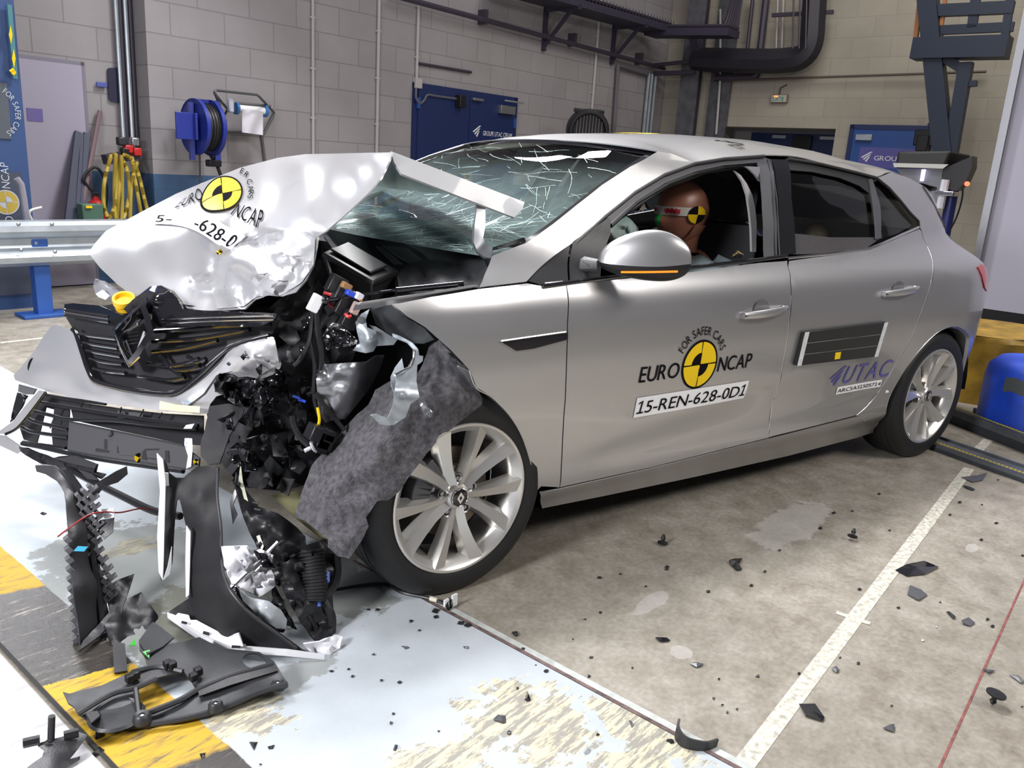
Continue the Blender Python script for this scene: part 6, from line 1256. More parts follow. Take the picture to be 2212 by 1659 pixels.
sheet('white_edge', [(520, 1005, .33), (524, 1040, .31), (535, 1080, .28), (570, 1180, .17), (566, 1190, .17), (530, 1095, .27), (514, 1040, .31)], mat('edge_cream', (0.55, 0.56, 0.45), .5), hp, step=12, solid=.004)
sheet('white_bracket', [(515, 1060, .30), (508, 1058, .31), (497, 1085, .30), (503, 1132, .28), (513, 1112, .28), (504, 1090, .29)], PWHITE, hp, step=10, solid=.004)
for k in range(16): shard(rnd.uniform(560, 720), rnd.uniform(1170, 1370), .06+rnd.uniform(-.01, .05), rnd.uniform(6, 16), rnd.choice([BLACK, GLOSSB, GREYPL]), 'splinter', hp)
sheet('olive_panel', [(585, 1070, .36), (650, 1060, .34), (700, 1130, .25), (720, 1165, .20), (690, 1160, .22), (640, 1120, .28)], mat('olive_plastic', (0.20, 0.19, 0.10), .5), CAR, step=14, solid=.004)
# --- cable with tag beside the front wheel
cb = thing('sensor_cable', 'thin black cable ending in a white tagged connector below the front wheel', 'cable', atZ(900, 1290))
MB().tube([atZ(*q) for q in crom([(720, 1275, .02), (780, 1265, .012), (830, 1262, .01), (870, 1280, .01), (925, 1292, .008), (968, 1306, .008)], 6)], .005, 7).build('wire', BLACK, cb)
MB().tube([atZ(929, 1293, .012), atZ(944, 1297, .012)], .007, 8).build('sleeve', mat('sleeve_cream', (0.6, 0.58, 0.45), .5), cb)
c = atZ(970, 1305, .02); MB().lathe([(.012, -.006), (.018, 0), (.012, .006)], c, (.4, -.8, .3), 16).build('clip_ring', BLACK, cb); MB().box(c+RTV*.022+np.array([0, 0, .005]), (.020, .006, .036), (RTV, RNV, np.array([0, 0, 1]))).build('tag', WHITE, cb); MB().box(c-RTV*.012+np.array([0, 0, .01]), (.018, .005, .02), (RTV, RNV, np.array([0, 0, 1]))).build('tag', WHITE, cb)

# ================================================================== INSIDE THE CAR
SKIN = mat('dummy_vinyl', (0.34, 0.135, 0.085), 0.38)
HC = atY(1474, 458, .50)
def head_pt(th, ph, lift=0.0):
    """th 0 crown .. PI chin; ph 0 = face (-X), PI/2 = near cheek (-Y)"""
    st, ct = math.sin(th), math.cos(th); cp, sp_ = math.cos(ph), math.sin(ph)
    z = .125*ct if ct > 0 else .135*ct
    low = max(0.0, -ct); x = -(.120-.0*low)*st*cp; y = -(.092-.018*low)*st*sp_
    if cp > 0: x -= .012*low*cp
    else: x *= 1.02-.25*low
    f = max(0, cp)**3
    g = lambda c_, w_: math.exp(-((z-c_)/w_)**2)
    x -= .026*g(-.032, .022)*max(0, cp)**40+.010*g(-.062, .010)*max(0, cp)**12+.008*g(-.080, .010)*max(0, cp)**12+.010*g(-.108, .016)*f+.005*g(.016, .014)*f
    x += .012*g(-.008, .014)*math.exp(-((abs(ph)-.42)/.2)**2)
    n = np.array([-cp*st, -sp_*st, ct]); return HC+np.array([x, y, z])+n*lift
hb = MB(); hb.grid([[head_pt(th, ph) for ph in np.linspace(-PI, PI, 49)] for th in np.linspace(.02, PI-.02, 37)])
hb.tube([HC+np.array([.02, 0, -.06]), HC+np.array([.02, 0, -.14]), HC+np.array([.035, 0, -.20])], [.07, .062, .066], 16)
T0 = HC+np.array([.05, 0, -.22])
hb.tube([T0+np.array(q) for q in ((0, 0, .05), (.02, 0, -.02), (.05, 0, -.14), (.09, 0, -.30), (.14, 0, -.46), (.14, 0, -.54))], [.07, .13, .15, .15, .16, .12], 18)
for s in (-1, 1):
    hb.tube([T0+np.array(q)*np.array([1, s, 1]) for q in ((.02, .08, -.03), (.02, .19, -.07), (-.03, .22, -.22), (-.08, .21, -.33), (-.28, .16, -.30), (-.36, .13, -.26))], [.06, .062, .05, .045, .038, .028], 12)
    wr_ = T0+np.array([-.36, .13*s, -.26])
    for k in range(4): hb.tube([wr_+np.array([-.02, (k-1.5)*.018*s, 0]), wr_+np.array([-.085, (k-1.5)*.02*s, .012]), wr_+np.array([-.115-.006*(k in (1, 2)), (k-1.5)*.02*s, -.015])], [.014, .010, .008], 8)
    hb.tube([wr_+np.array([-.01, -.025*s, .01]), wr_+np.array([-.05, -.05*s, .02]), wr_+np.array([-.075, -.052*s, .015])], [.014, .011, .009], 8)
    hb.tube([T0+np.array(q)*np.array([1, s, 1]) for q in ((.14, .10, -.50), (-.10, .15, -.46), (-.28, .15, -.44), (-.42, .14, -.68), (-.46, .14, -.72))], [.10, .085, .07, .05, .04], 12)
dm = hb.build('crash_test_dummy', SKIN, None)
k = dm.modifiers.new('skin', 'REMESH'); k.mode = 'VOXEL'; k.voxel_size = .0065; k.use_smooth_shade = True
k = dm.modifiers.new('smooth', 'SMOOTH'); k.iterations = 3
ztag(dm, 'brown crash test dummy with taped eyes in the driver seat, seen through the open window', 'crash dummy')
th_of = lambda z: math.acos(max(-1, min(1, z/(.125 if z > 0 else .135))))
tp = MB(); tp.grid([[head_pt(th_of(z), ph, .0045) for ph in np.linspace(-1.35, 1.35, 31)] for z in (.022, .006, -.010)]); tp.build('eye_tape', mat('tape_cream', (0.62, 0.58, 0.52), .5), dm)
for a0, a1 in ((.22, .80), (-.7, -.15)): MB().grid([[head_pt(th_of(z+.003*math.sin(ph*40)), ph, .0065) for ph in np.linspace(a0, a1, 13)] for z in (.014, .006, -.003)]).build('red_smear', mat('red_grease', (0.65, 0.02, 0.05), .4), dm)
MB().grid([[head_pt(th_of(z), ph, .005) for ph in np.linspace(-.16, .16, 7)] for z in np.linspace(-.010, -.050, 8)]).build('green_nose_mark', mat('green_grease', (0.02, 0.33, 0.07), .4), dm)
for k in range(4):
    c0 = (PI*.5+.02, 1.45)
    V = [head_pt(c0[0], c0[1], .007)]+[head_pt(c0[0]-.25*math.sin(t), c0[1]-.36*math.cos(t), .007) for t in np.linspace(k*PI/2, (k+1)*PI/2, 9)]
    MB().add(V, [(0, i, i+1) for i in range(1, 9)]).build('target_marker', YELLOW if k % 2 else INK, dm, smooth=False)
MB().grid([[head_pt(th_of(z), ph, .004) for ph in np.linspace(.25, .6, 5)] for z in (-.068, -.076, -.082)]).build('lip_glint', mat('lip_tan', (0.42, 0.25, 0.18), .25), dm)
MB().grid([[head_pt(th_of(z), ph, .006) for ph in np.linspace(a, 2.5, 8)] for z, a in ((-.045, 1.45), (-.06, 1.40), (-.08, 1.35), (-.10, 1.2), (-.115, 1.0))]).build('jaw_flap', SKIN, dm, solid=.006)
MB().lathe([(.066, -.006), (.072, 0), (.066, .006)], HC+np.array([.024, 0, -.162]), (.1, 0, 1), 24).build('neck_band', INK, dm)
SH = mat('shirt_grey_blue', (0.30, 0.36, 0.38), .85, bump=.4, bscale=60)
sh = MB(); pr = [((.045, 0, .045), .09, .105), ((.03, 0, .02), .14, .22), ((.04, 0, -.03), .17, .285), ((.06, 0, -.14), .185, .275), ((.10, 0, -.32), .165, .19), ((.14, 0, -.5), .17, .19)]
sh.grid([[T0+np.array(c_)+np.array([a*math.cos(t), b_*math.sin(t), .012*math.sin(5*t)]) for t in np.linspace(0, 2*PI, 33)] for c_, a, b_ in pr]); sh.build('shirt', SH, dm, solid=.004)
# seats
SEATM = mat('seat_cloth', (0.012, 0.012, 0.015), .8)
def seat(yc, xb, name='front_seat'):
    s_ = adopt(bpy.data.objects.new(name, None), CAR); col.objects.link(s_)
    b = MB(); b.grid([[np.array([xb+f*.22+dx, yc+w_*math.cos(t), .40+f*.68]) for t in np.linspace(0, 2*PI, 25) for dx in (.07*math.sin(t),)] for f, w_ in ((0, .22), (.2, .25), (.6, .25), (.9, .21), (1.0, .15))]); b.build('backrest', SEATM, s_, sub=1)
    b = MB(); b.grid([[np.array([xb+.25+dx+.02*f, yc+w_*math.cos(t), 1.09+f*.17]) for t in np.linspace(0, 2*PI, 21) for dx in (.045*math.sin(t),)] for f, w_ in ((0, .09), (.15, .13), (.6, .135), (.95, .11), (1.0, .06))]); b.build('headrest', SEATM, s_, sub=1)
    b = MB(); b.box((xb-.22, yc, .40), (.52, .48, .14)); b.build('cushion', SEATM, s_, bevel=.05)
    return s_
seat(.53, 1.38); seat(1.29, 1.36)
RSEAT = MB(); RSEAT.box((2.25, HW, .70), (.16, 1.3, .55)); RSEAT.box((1.95, HW, .42), (.5, 1.3, .16)); RSEAT.build('rear_seat', SEATM, CAR, bevel=.05)
# curtain-like pillar edge, airbag, steering wheel, harness buckle, rear passenger dome
z5 = lambda L, v: [(1240+x/4.608, 330+y/4.608, v) for x, y in L]
sheet('pillar_edge', z5([(1590, 180), (1650, 222), (1710, 305), (1765, 420), (1795, 560), (1808, 700), (1802, 985), (1762, 985), (1755, 760), (1740, 600), (1715, 430), (1670, 290), (1610, 200)], .26), mat('edge_light_grey', (0.46, 0.45, 0.45), .5), CAR, step=7, solid=.01)
sheet('corner_trim', z5([(1690, 135), (1838, 140), (1842, 285), (1790, 215), (1730, 160)], .25), mat('edge_mid_grey', (0.28, 0.28, 0.31), .5), CAR, step=10, solid=.01)
sheet('airbag', [(1312, 498, .50), (1322, 482, .55), (1345, 463, .60), (1360, 472, .55), (1378, 492, .50), (1384, 520, .48), (1350, 540, .46), (1315, 530, .46)], mat('airbag_cloth', (0.34, 0.40, 0.38), .9), CAR, step=8, noise=.08, nfreq=.05, solid=.003)
sw = MB(); c = np.array([.80, .50, .98]); ax_ = np.array([-.85, 0, -.5]); ax_ /= np.linalg.norm(ax_); a_ = np.array([0, 1., 0]); b_ = np.cross(ax_, a_)
sw.tube([c+.185*(a_*math.cos(t)+b_*math.sin(t)) for t in np.linspace(0, 2*PI, 40, endpoint=False)], .015, 8, closed=True); sw.bar(c-a_*.18, c+a_*.18, .04, .02, ax_); sw.build('steering_wheel', BLACK, CAR)
bk = thing('harness_fitting', 'small brass coloured sensor fitting standing on the driver door window sill', 'fitting', side(1592, 552, .05))
for a0, a1 in (((1583, 553), (1592, 547)), ((1592, 543), (1604, 551))): MB().tube([side(*a0, .05), side(*a1, .05)], .0045, 8).build('pin', mat('brass_bright', (0.6, 0.48, 0.22), .3, .9), bk)
MB().box(side(1593, 553, .05), (.03, .02, .016)).build('base', BLACK, bk)
ds = MB(); c = atY(1760, 505, .62); ds.grid([[c+np.array([.075*math.sin(th)*math.cos(ph), .07*math.sin(th)*math.sin(ph), .06*math.cos(th)-.01]) for ph in np.linspace(0, 2*PI, 25)] for th in np.linspace(.02, 2.2, 12)])
ds.tube([c-np.array([0, 0, .03]), c-np.array([-.02, 0, .25])], [.06, .05], 12)
ztag(ds.build('dummy_head', mat('tan_vinyl', (0.20, 0.14, 0.085), .45), None), 'tan rounded dummy head just above the rear door window sill', 'crash dummy')
hose('headrest_loop', [(1500, 500, .70), (1515, 478, .70), (1535, 476, .70), (1548, 490, .70), (1545, 512, .70), (1530, 525, .70)], .022, mat('loop_grey', (0.06, 0.065, 0.07), .5))
# ================================================================== AROUND THE CAR
# guard rail at the left
gp = atZ(95, 682); gd = ray(2706, 478).copy(); gd[2] = 0; gd /= np.linalg.norm(gd); gn = np.array([-gd[1], gd[0], 0])
if gn@FW < 0: gn = -gn
def on_rail(x, y, off=0.0):
    d = ray(x, y); k = ((gp+gn*off-CAM)@gn)/(d@gn); return CAM+d*k
grl = thing('guard_rail', 'galvanised guard rail on a blue post at the left behind the crashed car', 'guard rail', gp)
s0 = (on_rail(0, 500, -.1)-gp)@gd-1.2; s1 = (on_rail(330, 500, -.1)-gp)@gd+1.2
zt_ = on_rail(100, 478, -.12)[2]; zb_ = on_rail(100, 576, -.12)[2]; hh = zt_-zb_
prof = [(0, -.02), (.02, -.08), (.10, -.115), (.22, -.12), (.30, -.10), (.40, -.045), (.46, -.035), (.54, -.035), (.60, -.045), (.70, -.10), (.78, -.12), (.90, -.115), (.98, -.08), (1, -.02)]
MB().grid([[gp+gd*s+gn*o+np.array([0, 0, zt_-f*hh-gp[2]]) for f, o in prof] for s in (s0, (s0+s1)/2, s1)]).build('beam', GALV, grl, solid=.004, ang=25)
pw = .105
MB().box(gp+np.array([0, 0, zt_*.5-.02]), (pw, .09, zt_-.06), (gd, gn, np.array([0, 0, 1]))).build('post', mat('post_blue', (0.02, 0.085, 0.33), .5, var=.1, vscale=8), grl, bevel=.004)
MB().box(gp+np.array([0, 0, .012]), (.32, .20, .024), (gd, gn, np.array([0, 0, 1]))).build('base_plate', mat('post_blue', (0.02, 0.085, 0.33), .5, var=.1, vscale=8), grl, bevel=.004)
for x, y in ((40, 484), (112, 484), (46, 540), (119, 544)): MB().lathe([(0, -.010), (.008, -.008), (.014, 0)], on_rail(x, y, -.122), gn, 12).build('rail_bolt', STEEL, grl)
MB().lathe([(0, -.012), (.012, -.010), (.020, 0)], on_rail(77, 525, -.036), gn, 6).build('rail_bolt', STEEL, grl)
# blue leaf with banners at the far left
NQ = 5.2
te, _z = tz(56, 300, NQ)
lf = thing('steel_partition', 'tall blue steel panel carrying dark banners at the left edge', 'panel', R(te-.5, NQ, 0))
hall_part(MB().box((te-.6, NQ+.05, 2.0), (1.2, .1, 4.0)), 'leaf', mat('panel_blue', (0.025, 0.06, 0.17), .5), lf, smooth=False)
bt0, bz1 = tz(45, 372, NQ-.004); 
hall_part(MB().box((bt0-.33, NQ-.006, .55), (.66, .008, bz1*2-1.1)), 'banner', mat('banner_grey', (0.045, 0.055, 0.085), .5), lf, smooth=False)
A = Art(); euro_logo(A, (0, 0), .085, 0, 1); c_t, c_z = tz(13, 437, NQ-.01)
def rot90(u, v): return (c_t-v, NQ-.0125, c_z+u)
o = A.place(rot90, 'lettering', [mat('banner_white', (0.42, 0.44, 0.5), .5), mat('banner_gold', (0.42, 0.31, 0.05), .5)], None); o.parent = lf; o.matrix_parent_inverse = Matrix.Translation(-Vector(lf.location)); o.rotation_euler = (0, 0, WA)
b2t, b2z = tz(14, 180, NQ-.004); b3z = tz(14, 300, NQ)[1]
hall_part(MB().box((b2t-.4, NQ-.006, (b2z+b3z)/2), (.8, .008, b2z-b3z)), 'banner', mat('banner_grey2', (0.07, 0.08, 0.10), .5), lf, smooth=False)
A = Art(); A.arc('FOR SAFER CARS', (0, 0), .16, 90, .04, 0); a_t, a_z = tz(-22, 240, NQ-.01)
o = A.place(lambda u, v: (a_t+v, NQ-.0125, a_z-u), 'lettering', [mat('banner_white', (0.42, 0.44, 0.5), .5)], None); o.parent = lf; o.matrix_parent_inverse = Matrix.Translation(-Vector(lf.location)); o.rotation_euler = (0, 0, WA)
st = thing('hazard_strap', 'narrow strap with yellow diamonds hanging on the blue panel at the left edge', 'strap', atN(25, 110, NQ-.03))
MB().bar(atN(20, 10, NQ-.03), atN(33, 170, NQ-.03), .03, .01, RNV).build('band', mat('strap_teal', (0.05, 0.18, 0.2), .5), st)
for x, y in ((23, 75), (29.5, 126)): MB().add([atN(x-4, y, NQ-.045), atN(x, y-21, NQ-.045), atN(x+4, y, NQ-.045), atN(x+1, y+21, NQ-.045)], [(0, 1, 2, 3)]).build('yellow_diamond', YELLOW, st, solid=.003)
MB().tube([atN(x, y, NQ-.05) for x, y in ((22, 155), (28, 150), (31, 156), (27, 161))], .012, 6).build('hook', YELLOW, st)
tag(MB().tube([atN(x, y, 4.95) for x, y in ((36, 385), (46, 398), (52, 430), (60, 490))], .022, 8).build('grey_post', mat('post_grey', (0.22, 0.21, 0.25), .5)), 'bent grey post rising behind the guard rail at the left', 'post')
tag(MB().tube([atN(x, y, 4.95) for x, y in crom([(90, 448), (68, 454), (63, 462), (68, 474), (76, 490)], 4)], .010, 8).build('hook_rod', mat('rod_white', (0.5, 0.52, 0.5), .4)), 'small pale hooked rod sticking up behind the guard rail', 'rod')
LEAN = mat('leaning_dark', (0.045, 0.05, 0.085), .5)
for i, (x0, x1, yt) in enumerate(((141, 168, 285), (152, 173, 300), (163, 180, 292), (175, 187, 288))):
    p0, p1 = atN(x0, 520, NB-.1), atN(x1, yt, NRc-.05); p0[2] = max(.02, p0[2])
    tag(MB().bar(p0, p1, .05, .03, RNV).build('metal_profile', LEAN), 'dark metal profile leaning on the recessed wall in a bunch of four', 'profile', 'four leaning profiles')
tag(MB().tube([atN(168, 500, NB-.05), atN(216, 240, NRc-.04)], .02, 8).build('wooden_stick', mat('stick_brown', (0.17, 0.11, 0.12), .6)), 'brown wooden stick leaning on the recessed wall', 'stick')
ex = thing('fire_extinguisher', 'red fire extinguisher standing behind the yellow hoses', 'extinguisher', atN(208, 500, NB))
c = atN(208, 455, NB+.02); MB().lathe([(0, -.35), (.08, -.34), (.085, 0), (.06, .07), (.03, .09), (.03, .12)], c, (0, 0, 1), 20).build('cylinder', REDP, ex); MB().box(c+np.array([0, 0, .13]), (.05, .05, .05)).build('valve', BLACK, ex, bevel=.006)
MB().tube(crom([c+np.array([0, 0, .14]), c+np.array([-.08, 0, .26]), c+np.array([.02, 0, .36]), c+np.array([.09, 0, .22]), c+np.array([.07, 0, 0])], 6), .012, 8).build('hose', BLACK, ex)
gb = MB().box(atN(195, 462, NB-.1), (.17, .12, .17), (RTV, RNV, np.array([0, 0, 1]))).build('green_box', mat('dull_green', (0.06, 0.13, 0.09), .5), None, bevel=.01); tag(gb, 'dull green box in front of the red extinguisher', 'box')
MB().box(atN(192, 447, NB-.17), (.05, .012, .02), (RTV, RNV, np.array([0, 0, 1]))).build('yellow_label', YELLOW, gb)
# pipes in the recess, paddle, hose hanger
for i, (xa, xb, r, m, t_) in enumerate(((251, 266, .018, GALV, 'first'), (262, 271, .014, DPIPE, 'second'), (272, 284, .020, GALV, 'third'), (283, 293, .018, DPIPE, 'fourth'))):
    p = atN((xa+xb)/2, 150, NRc-.05); z_ = atN(xb, 318, NRc-.05)[2]
    tag(MB().tube([np.array([p[0], p[1], z_]), np.array([p[0], p[1], 4.2])], r, 8).build('pipe', m), t_+' vertical pipe from the left in the bundle above the yellow hoses', 'pipe')
pd = thing('wall_paddle', 'dark rounded panel with a short blue and white handle hung behind the pipes', 'panel', atN(247, 184, NRc))
q = [atN(x, y, NRc-.012) for x, y in ((231, 150), (234, 147), (262, 145), (265, 148), (268, 222), (264, 223), (240, 219), (234, 214))]; MB().prism(q, -RNV*.014).build('board', mat('board_navy', (0.018, 0.018, 0.045), .5), pd)
MB().bar(atN(208, 182, NRc-.03), atN(231, 184, NRc-.03), .04, .02, RNV).build('handle', mat('handle_blue', (0.08, 0.10, 0.35), .5), pd, bevel=.004)
YH = mat('hose_yellow', (0.36, 0.26, 0.03), .5)
hs = thing('yellow_hose', 'yellow hose coiled in long loops on a wall bracket', 'hose', atN(262, 340, NB-.1))
MB().bar(atN(226, 345, NB+.05), atN(300, 332, NB+.05), .10, .08).build('hanger', DPIPE, hs)
for pts in ([(240, 336), (226, 390), (224, 440), (236, 470), (250, 430), (252, 345), (246, 333)], [(250, 335), (247, 400), (250, 470), (262, 490), (264, 400), (262, 335)], [(262, 336), (258, 400), (252, 475)], [(262, 340), (275, 370), (279, 420), (268, 470), (258, 480)], [(268, 334), (285, 345), (300, 380), (312, 430), (326, 482)], [(285, 340), (294, 400), (308, 480)], [(296, 352), (284, 400), (281, 480)]):
    MB().tube([atN(x, y, NB-.12+.02*math.sin(x)) for x, y in crom(pts, 6)], .016, 8).build('loop', YH, hs)
for x, y, m in ((262, 305, GREYPL), (276, 322, REDP), (290, 306, STEEL), (295, 328, REDP), (270, 328, BLACK)): MB().box(atN(x, y, NB), (.07, .07, .07), (RTV, RNV, np.array([0, 0, 1]))).build('valve', m, hs, bevel=.012)
# hose reel
RB = mat('reel_blue', (0.018, 0.032, 0.24), .4)
hr = thing('hose_reel', 'blue hose reel with black hose on the block wall left of the paper roll holder', 'hose reel', atN(440, 275, NB-.25))
c = atN(420, 274, NB-.32)
def disc(c, r0, r1, h): return MB().lathe([(r0, 0), (r1, 0), (r1+.012, -.012), (r1+.012, h+.012), (r1, h), (r0, h), (r0, 0)], c, RTV, 36)
disc(c, .05, .225, .012).build('side_disc', RB, hr, ang=30); c2 = c+RTV*.15; disc(c2, .05, .225, .012).build('side_disc', RB, hr, ang=30)
hb_ = MB()
for k in range(5):
    for r in (.15, .185): hb_.tube([c+RTV*(.03+.027*k)+r*(RNV*math.cos(t)+np.array([0, 0, math.sin(t)])) for t in np.linspace(0, 2*PI, 28, endpoint=False)], .016, 7, closed=True)
hb_.build('wound_hose', SEAL, hr)
MB().box(c-RTV*.06+np.array([0, 0, -.0]), (.02, .30, .22), (RTV, RNV, np.array([0, 0, 1]))).box(c-RTV*.14-RNV*.10, (.17, .02, .22), (RTV, RNV, np.array([0, 0, 1]))).build('motor_plate', RB, hr, bevel=.004)
MB().box(c-RTV*.072-RNV*.02+np.array([0, 0, .06]), (.006, .05, .04), (RTV, RNV, np.array([0, 0, 1]))).build('label', WHITE, hr)
for dz, dn in ((.22, .0), ): MB().bar(c2+RTV*.06+np.array([0, 0, .23]), c2+RTV*.06-np.array([0, 0, .28]), .05, .05).bar(c2+RTV*.06+np.array([0, 0, .22]), c-RTV*.0+np.array([0, 0, .22])-RNV*.0, .03, .03).bar(c-RTV*.03+np.array([0, 0, .2]), c-RTV*.03-np.array([0, 0, .28]), .05, .04).build('frame', RB, hr)
MB().bar(c2+RTV*.06+RNV*.02, c2+RTV*.06+RNV*.30, .08, .08).build('wall_arm', RB, hr)
MB().box(c2+RTV*.02-np.array([0, 0, .30]), (.12, .08, .06), (RTV, RNV, np.array([0, 0, 1]))).build('hose_guide', BLACK, hr, bevel=.01)
MB().tube([atN(x, y, NB-.3) for x, y in ((455, 335), (470, 360), (484, 400), (500, 470))], .016, 8).build('hose_end', SEAL, hr)
MB().tube([atN(431, 325, NB-.3), atN(434, 480, NB-.3)], .008, 6).build('cord', DPIPE, hr)
# paper roll holder
ph = thing('paper_roll_holder', 'tubular wall holder with a sheet of white paper hanging from its roll', 'paper roll holder', atN(530, 245, NB-.2))
TUBE = mat('holder_tube', (0.12, 0.12, 0.13), .4, .5)
for pts in ([(488, 262, -.02), (466, 206, -.35), (463, 198, -.36), (468, 195, -.36), (555, 205, -.36), (560, 209, -.36), (592, 243, -.02)], [(463, 202, -.36), (492, 236, -.18), (472, 272, -.02), (472, 283, -.02)], [(470, 284, -.02), (570, 288, -.02), (592, 246, -.02)], [(500, 222, -.2), (584, 229, -.2)], [(565, 290, -.02), (572, 350, -.02)]):
    MB().tube([atN(x, y, NB+o) for x, y, o in pts], .012, 8).build('frame_tube', TUBE, ph)
r0, r1 = atN(510, 234, NB-.2), atN(572, 240, NB-.2)
MB().tube([r0, r1], .035, 16).build('paper_roll', WHITE, ph)
for q in (r0, r1): MB().lathe([(0, -.012), (.055, -.012), (.055, .012), (0, .012)], q, RTV, 20).build('roll_cap', mat('cap_light_blue', (0.04, 0.16, 0.42), .4), ph)
MB().grid([[atN(523+(568-523)*u, 236+6*u+50*v, NB-.2-.05+.02*math.sin(7*u+3*v)) for u in np.linspace(0, 1, 9)] for v in np.linspace(0, 1, 7)]).build('paper_sheet', mat('paper_white', (0.62, 0.60, 0.66), .8), ph, solid=.002)
MB().box(atN(498, 228, NB-.3), (.05, .05, .12), (RTV, RNV, np.array([0, 0, 1]))).build('spray_bottle', mat('bottle_pale', (0.45, 0.46, 0.55), .4), ph, bevel=.012)
# work lamp behind the car
wl = thing('work_lamp', 'round black work lamp with grille behind the car roof', 'work lamp', R(*[float(atN(1268, 280, 4.9)@v) for v in (RTV, RNV)], 0))
c = atN(1268, 282, 4.9); dirv = -(c-CAM)/np.linalg.norm(c-CAM); dirv = dirv+np.array([.25, 0, -.05]); dirv /= np.linalg.norm(dirv)
MB().lathe([(0, -.20), (.15, -.20), (.26, -.08), (.27, .08), (.24, .11), (.215, .11), (.20, .08), (0, .05)], c, dirv, 40).build('housing', mat('lamp_black', (0.012, 0.012, 0.016), .5), wl, ang=30)
sd_ = np.cross(dirv, (0, 0, 1)); sd_ /= np.linalg.norm(sd_); up_ = np.cross(sd_, dirv)
MB().lathe([(0, .075), (.19, .08)], c, dirv, 32).build('lamp_glass', mat('lamp_glass', (0.025, 0.025, 0.03), .3), wl)
for k in range(9):
    x = -.16+.04*k; h_ = math.sqrt(.2**2-x*x); MB().tube([c+sd_*x-up_*h_+dirv*.11, c+sd_*x+up_*h_+dirv*.11], .004, 6).build('grille_rod', CHROME, wl)
MB().lathe([(.20, .085), (.212, .12), (.225, .10)], c, dirv, 36).build('front_ring', BLACK, wl)
for a in (60, 120): MB().box(c+up_*.27*math.sin(math.radians(a))+sd_*.27*math.cos(math.radians(a)), (.10, .05, .14), (sd_, up_, dirv)).build('cooling_block', BLACK, wl, bevel=.01)
MB().tube([c-np.array([0, 0, .23]), np.array([c[0], c[1], .02])], .025, 10).build('stand', BLACK, wl)
MB().lathe([(0, .0), (.3, .0), (.3, .03), (0, .04)], np.array([c[0], c[1], .0]), (0, 0, 1), 24).build('stand_base', BLACK, wl)
# blue stair frame at the right
SB_ = mat('stair_blue', (0.004, 0.011, 0.030), .5); TS = TR-1.2
sf = thing('steel_stair', 'dark blue steel staircase and platform frame in the upper right', 'staircase', atT(2050, 320, TS))
def leg(a, b_, w1, w2, name='leg', t1=TS, t2=TS, m=SB_): return MB().bar(atT(*a, t1), atT(*b_, t2), w1, w2, RTV).build(name, m, sf)
leg((2003, -20), (2040, 345), .20, .20); leg((2088, 135), (2052, 345), .14, .14); leg((2040, 125), (2082, 152), .10, .10, 'brace')
leg((1976, 107), (2180, 102), .23, .30, 'platform_beam'); leg((2010, 24), (2190, 16), .13, .10, 'step'); leg((2015, 66), (2190, 58), .10, .06, 'step'); leg((2110, -20), (2100, 60), .10, .06, 'stringer'); leg((2185, -20), (2170, 90), .08, .08, 'stringer'); leg((2065, 185), (2110, 180), .06, .10, 'plate')
OR = mat('rail_orange', (0.30, 0.11, 0.03), .5); leg((1990, -20), (1974, 118), .05, .05, 'handrail', m=OR); leg((2044, -20), (2030, 85), .04, .04, 'handrail', m=OR)
bxx = thing('door_contact', 'black contact box with a short cable beside the right blue door', 'box', atT(2005, 300, TR-.3)); MB().box(atT(2003, 298, TR-.25), (.12, .30, .2), (RTV, RNV, np.array([0, 0, 1]))).box(atT(1994, 310, TR-.3), (.12, .14, .2), (RTV, RNV, np.array([0, 0, 1]))).build('case', BLACK, bxx, bevel=.012)
MB().tube([atT(x, y, TR-.2) for x, y in crom([(2018, 230), (2010, 262), (2006, 270), (2014, 278), (2014, 290)], 4)], .014, 6).build('cable', DPIPE, bxx)
# white screen at the right edge
TP = 5.3
def nzT(x, y, t): P = atT(x, y, t); return float(P@RNV), float(P[2])
en, ez_ = nzT(2112, 600, TP); _, ebz = nzT(2170, 673, TP)
wp = thing('white_screen', 'tall pale grey screen panel standing at the right edge behind the car', 'screen', R(TP, en-.8, 0))
hall_part(MB().box((TP+.04, en-1.1, (ebz+3.6)/2), (.06, 2.2, 3.6-ebz)), 'panel', mat('screen_white', (0.29, 0.28, 0.34), .6), wp, smooth=False)
hall_part(MB().box((TP+.02, en+.025, (ebz+3.6)/2), (.12, .05, 3.6-ebz)), 'edge_frame', mat('screen_edge', (0.22, 0.22, 0.24), .35, .7), wp, smooth=False)
hall_part(MB().box((TP+.06, en-1.1, ebz-.06), (.10, 2.2, .11)), 'bottom_beam', BLACK, wp, smooth=False)
hall_part(MB().box((TP+.3, en-.9, ebz-.26), (.5, 2.4, .28)), 'trolley_base', mat('trolley_grey', (0.07, 0.07, 0.07), .6), wp, bevel=.01)
for k in (0, 1): MB().lathe([(0, -.03), (.07, -.03), (.07, .03), (0, .03)], R(TP+.2, en-.2-1.4*k, .07), RTV, 20).build('castor', BLACK, wp)
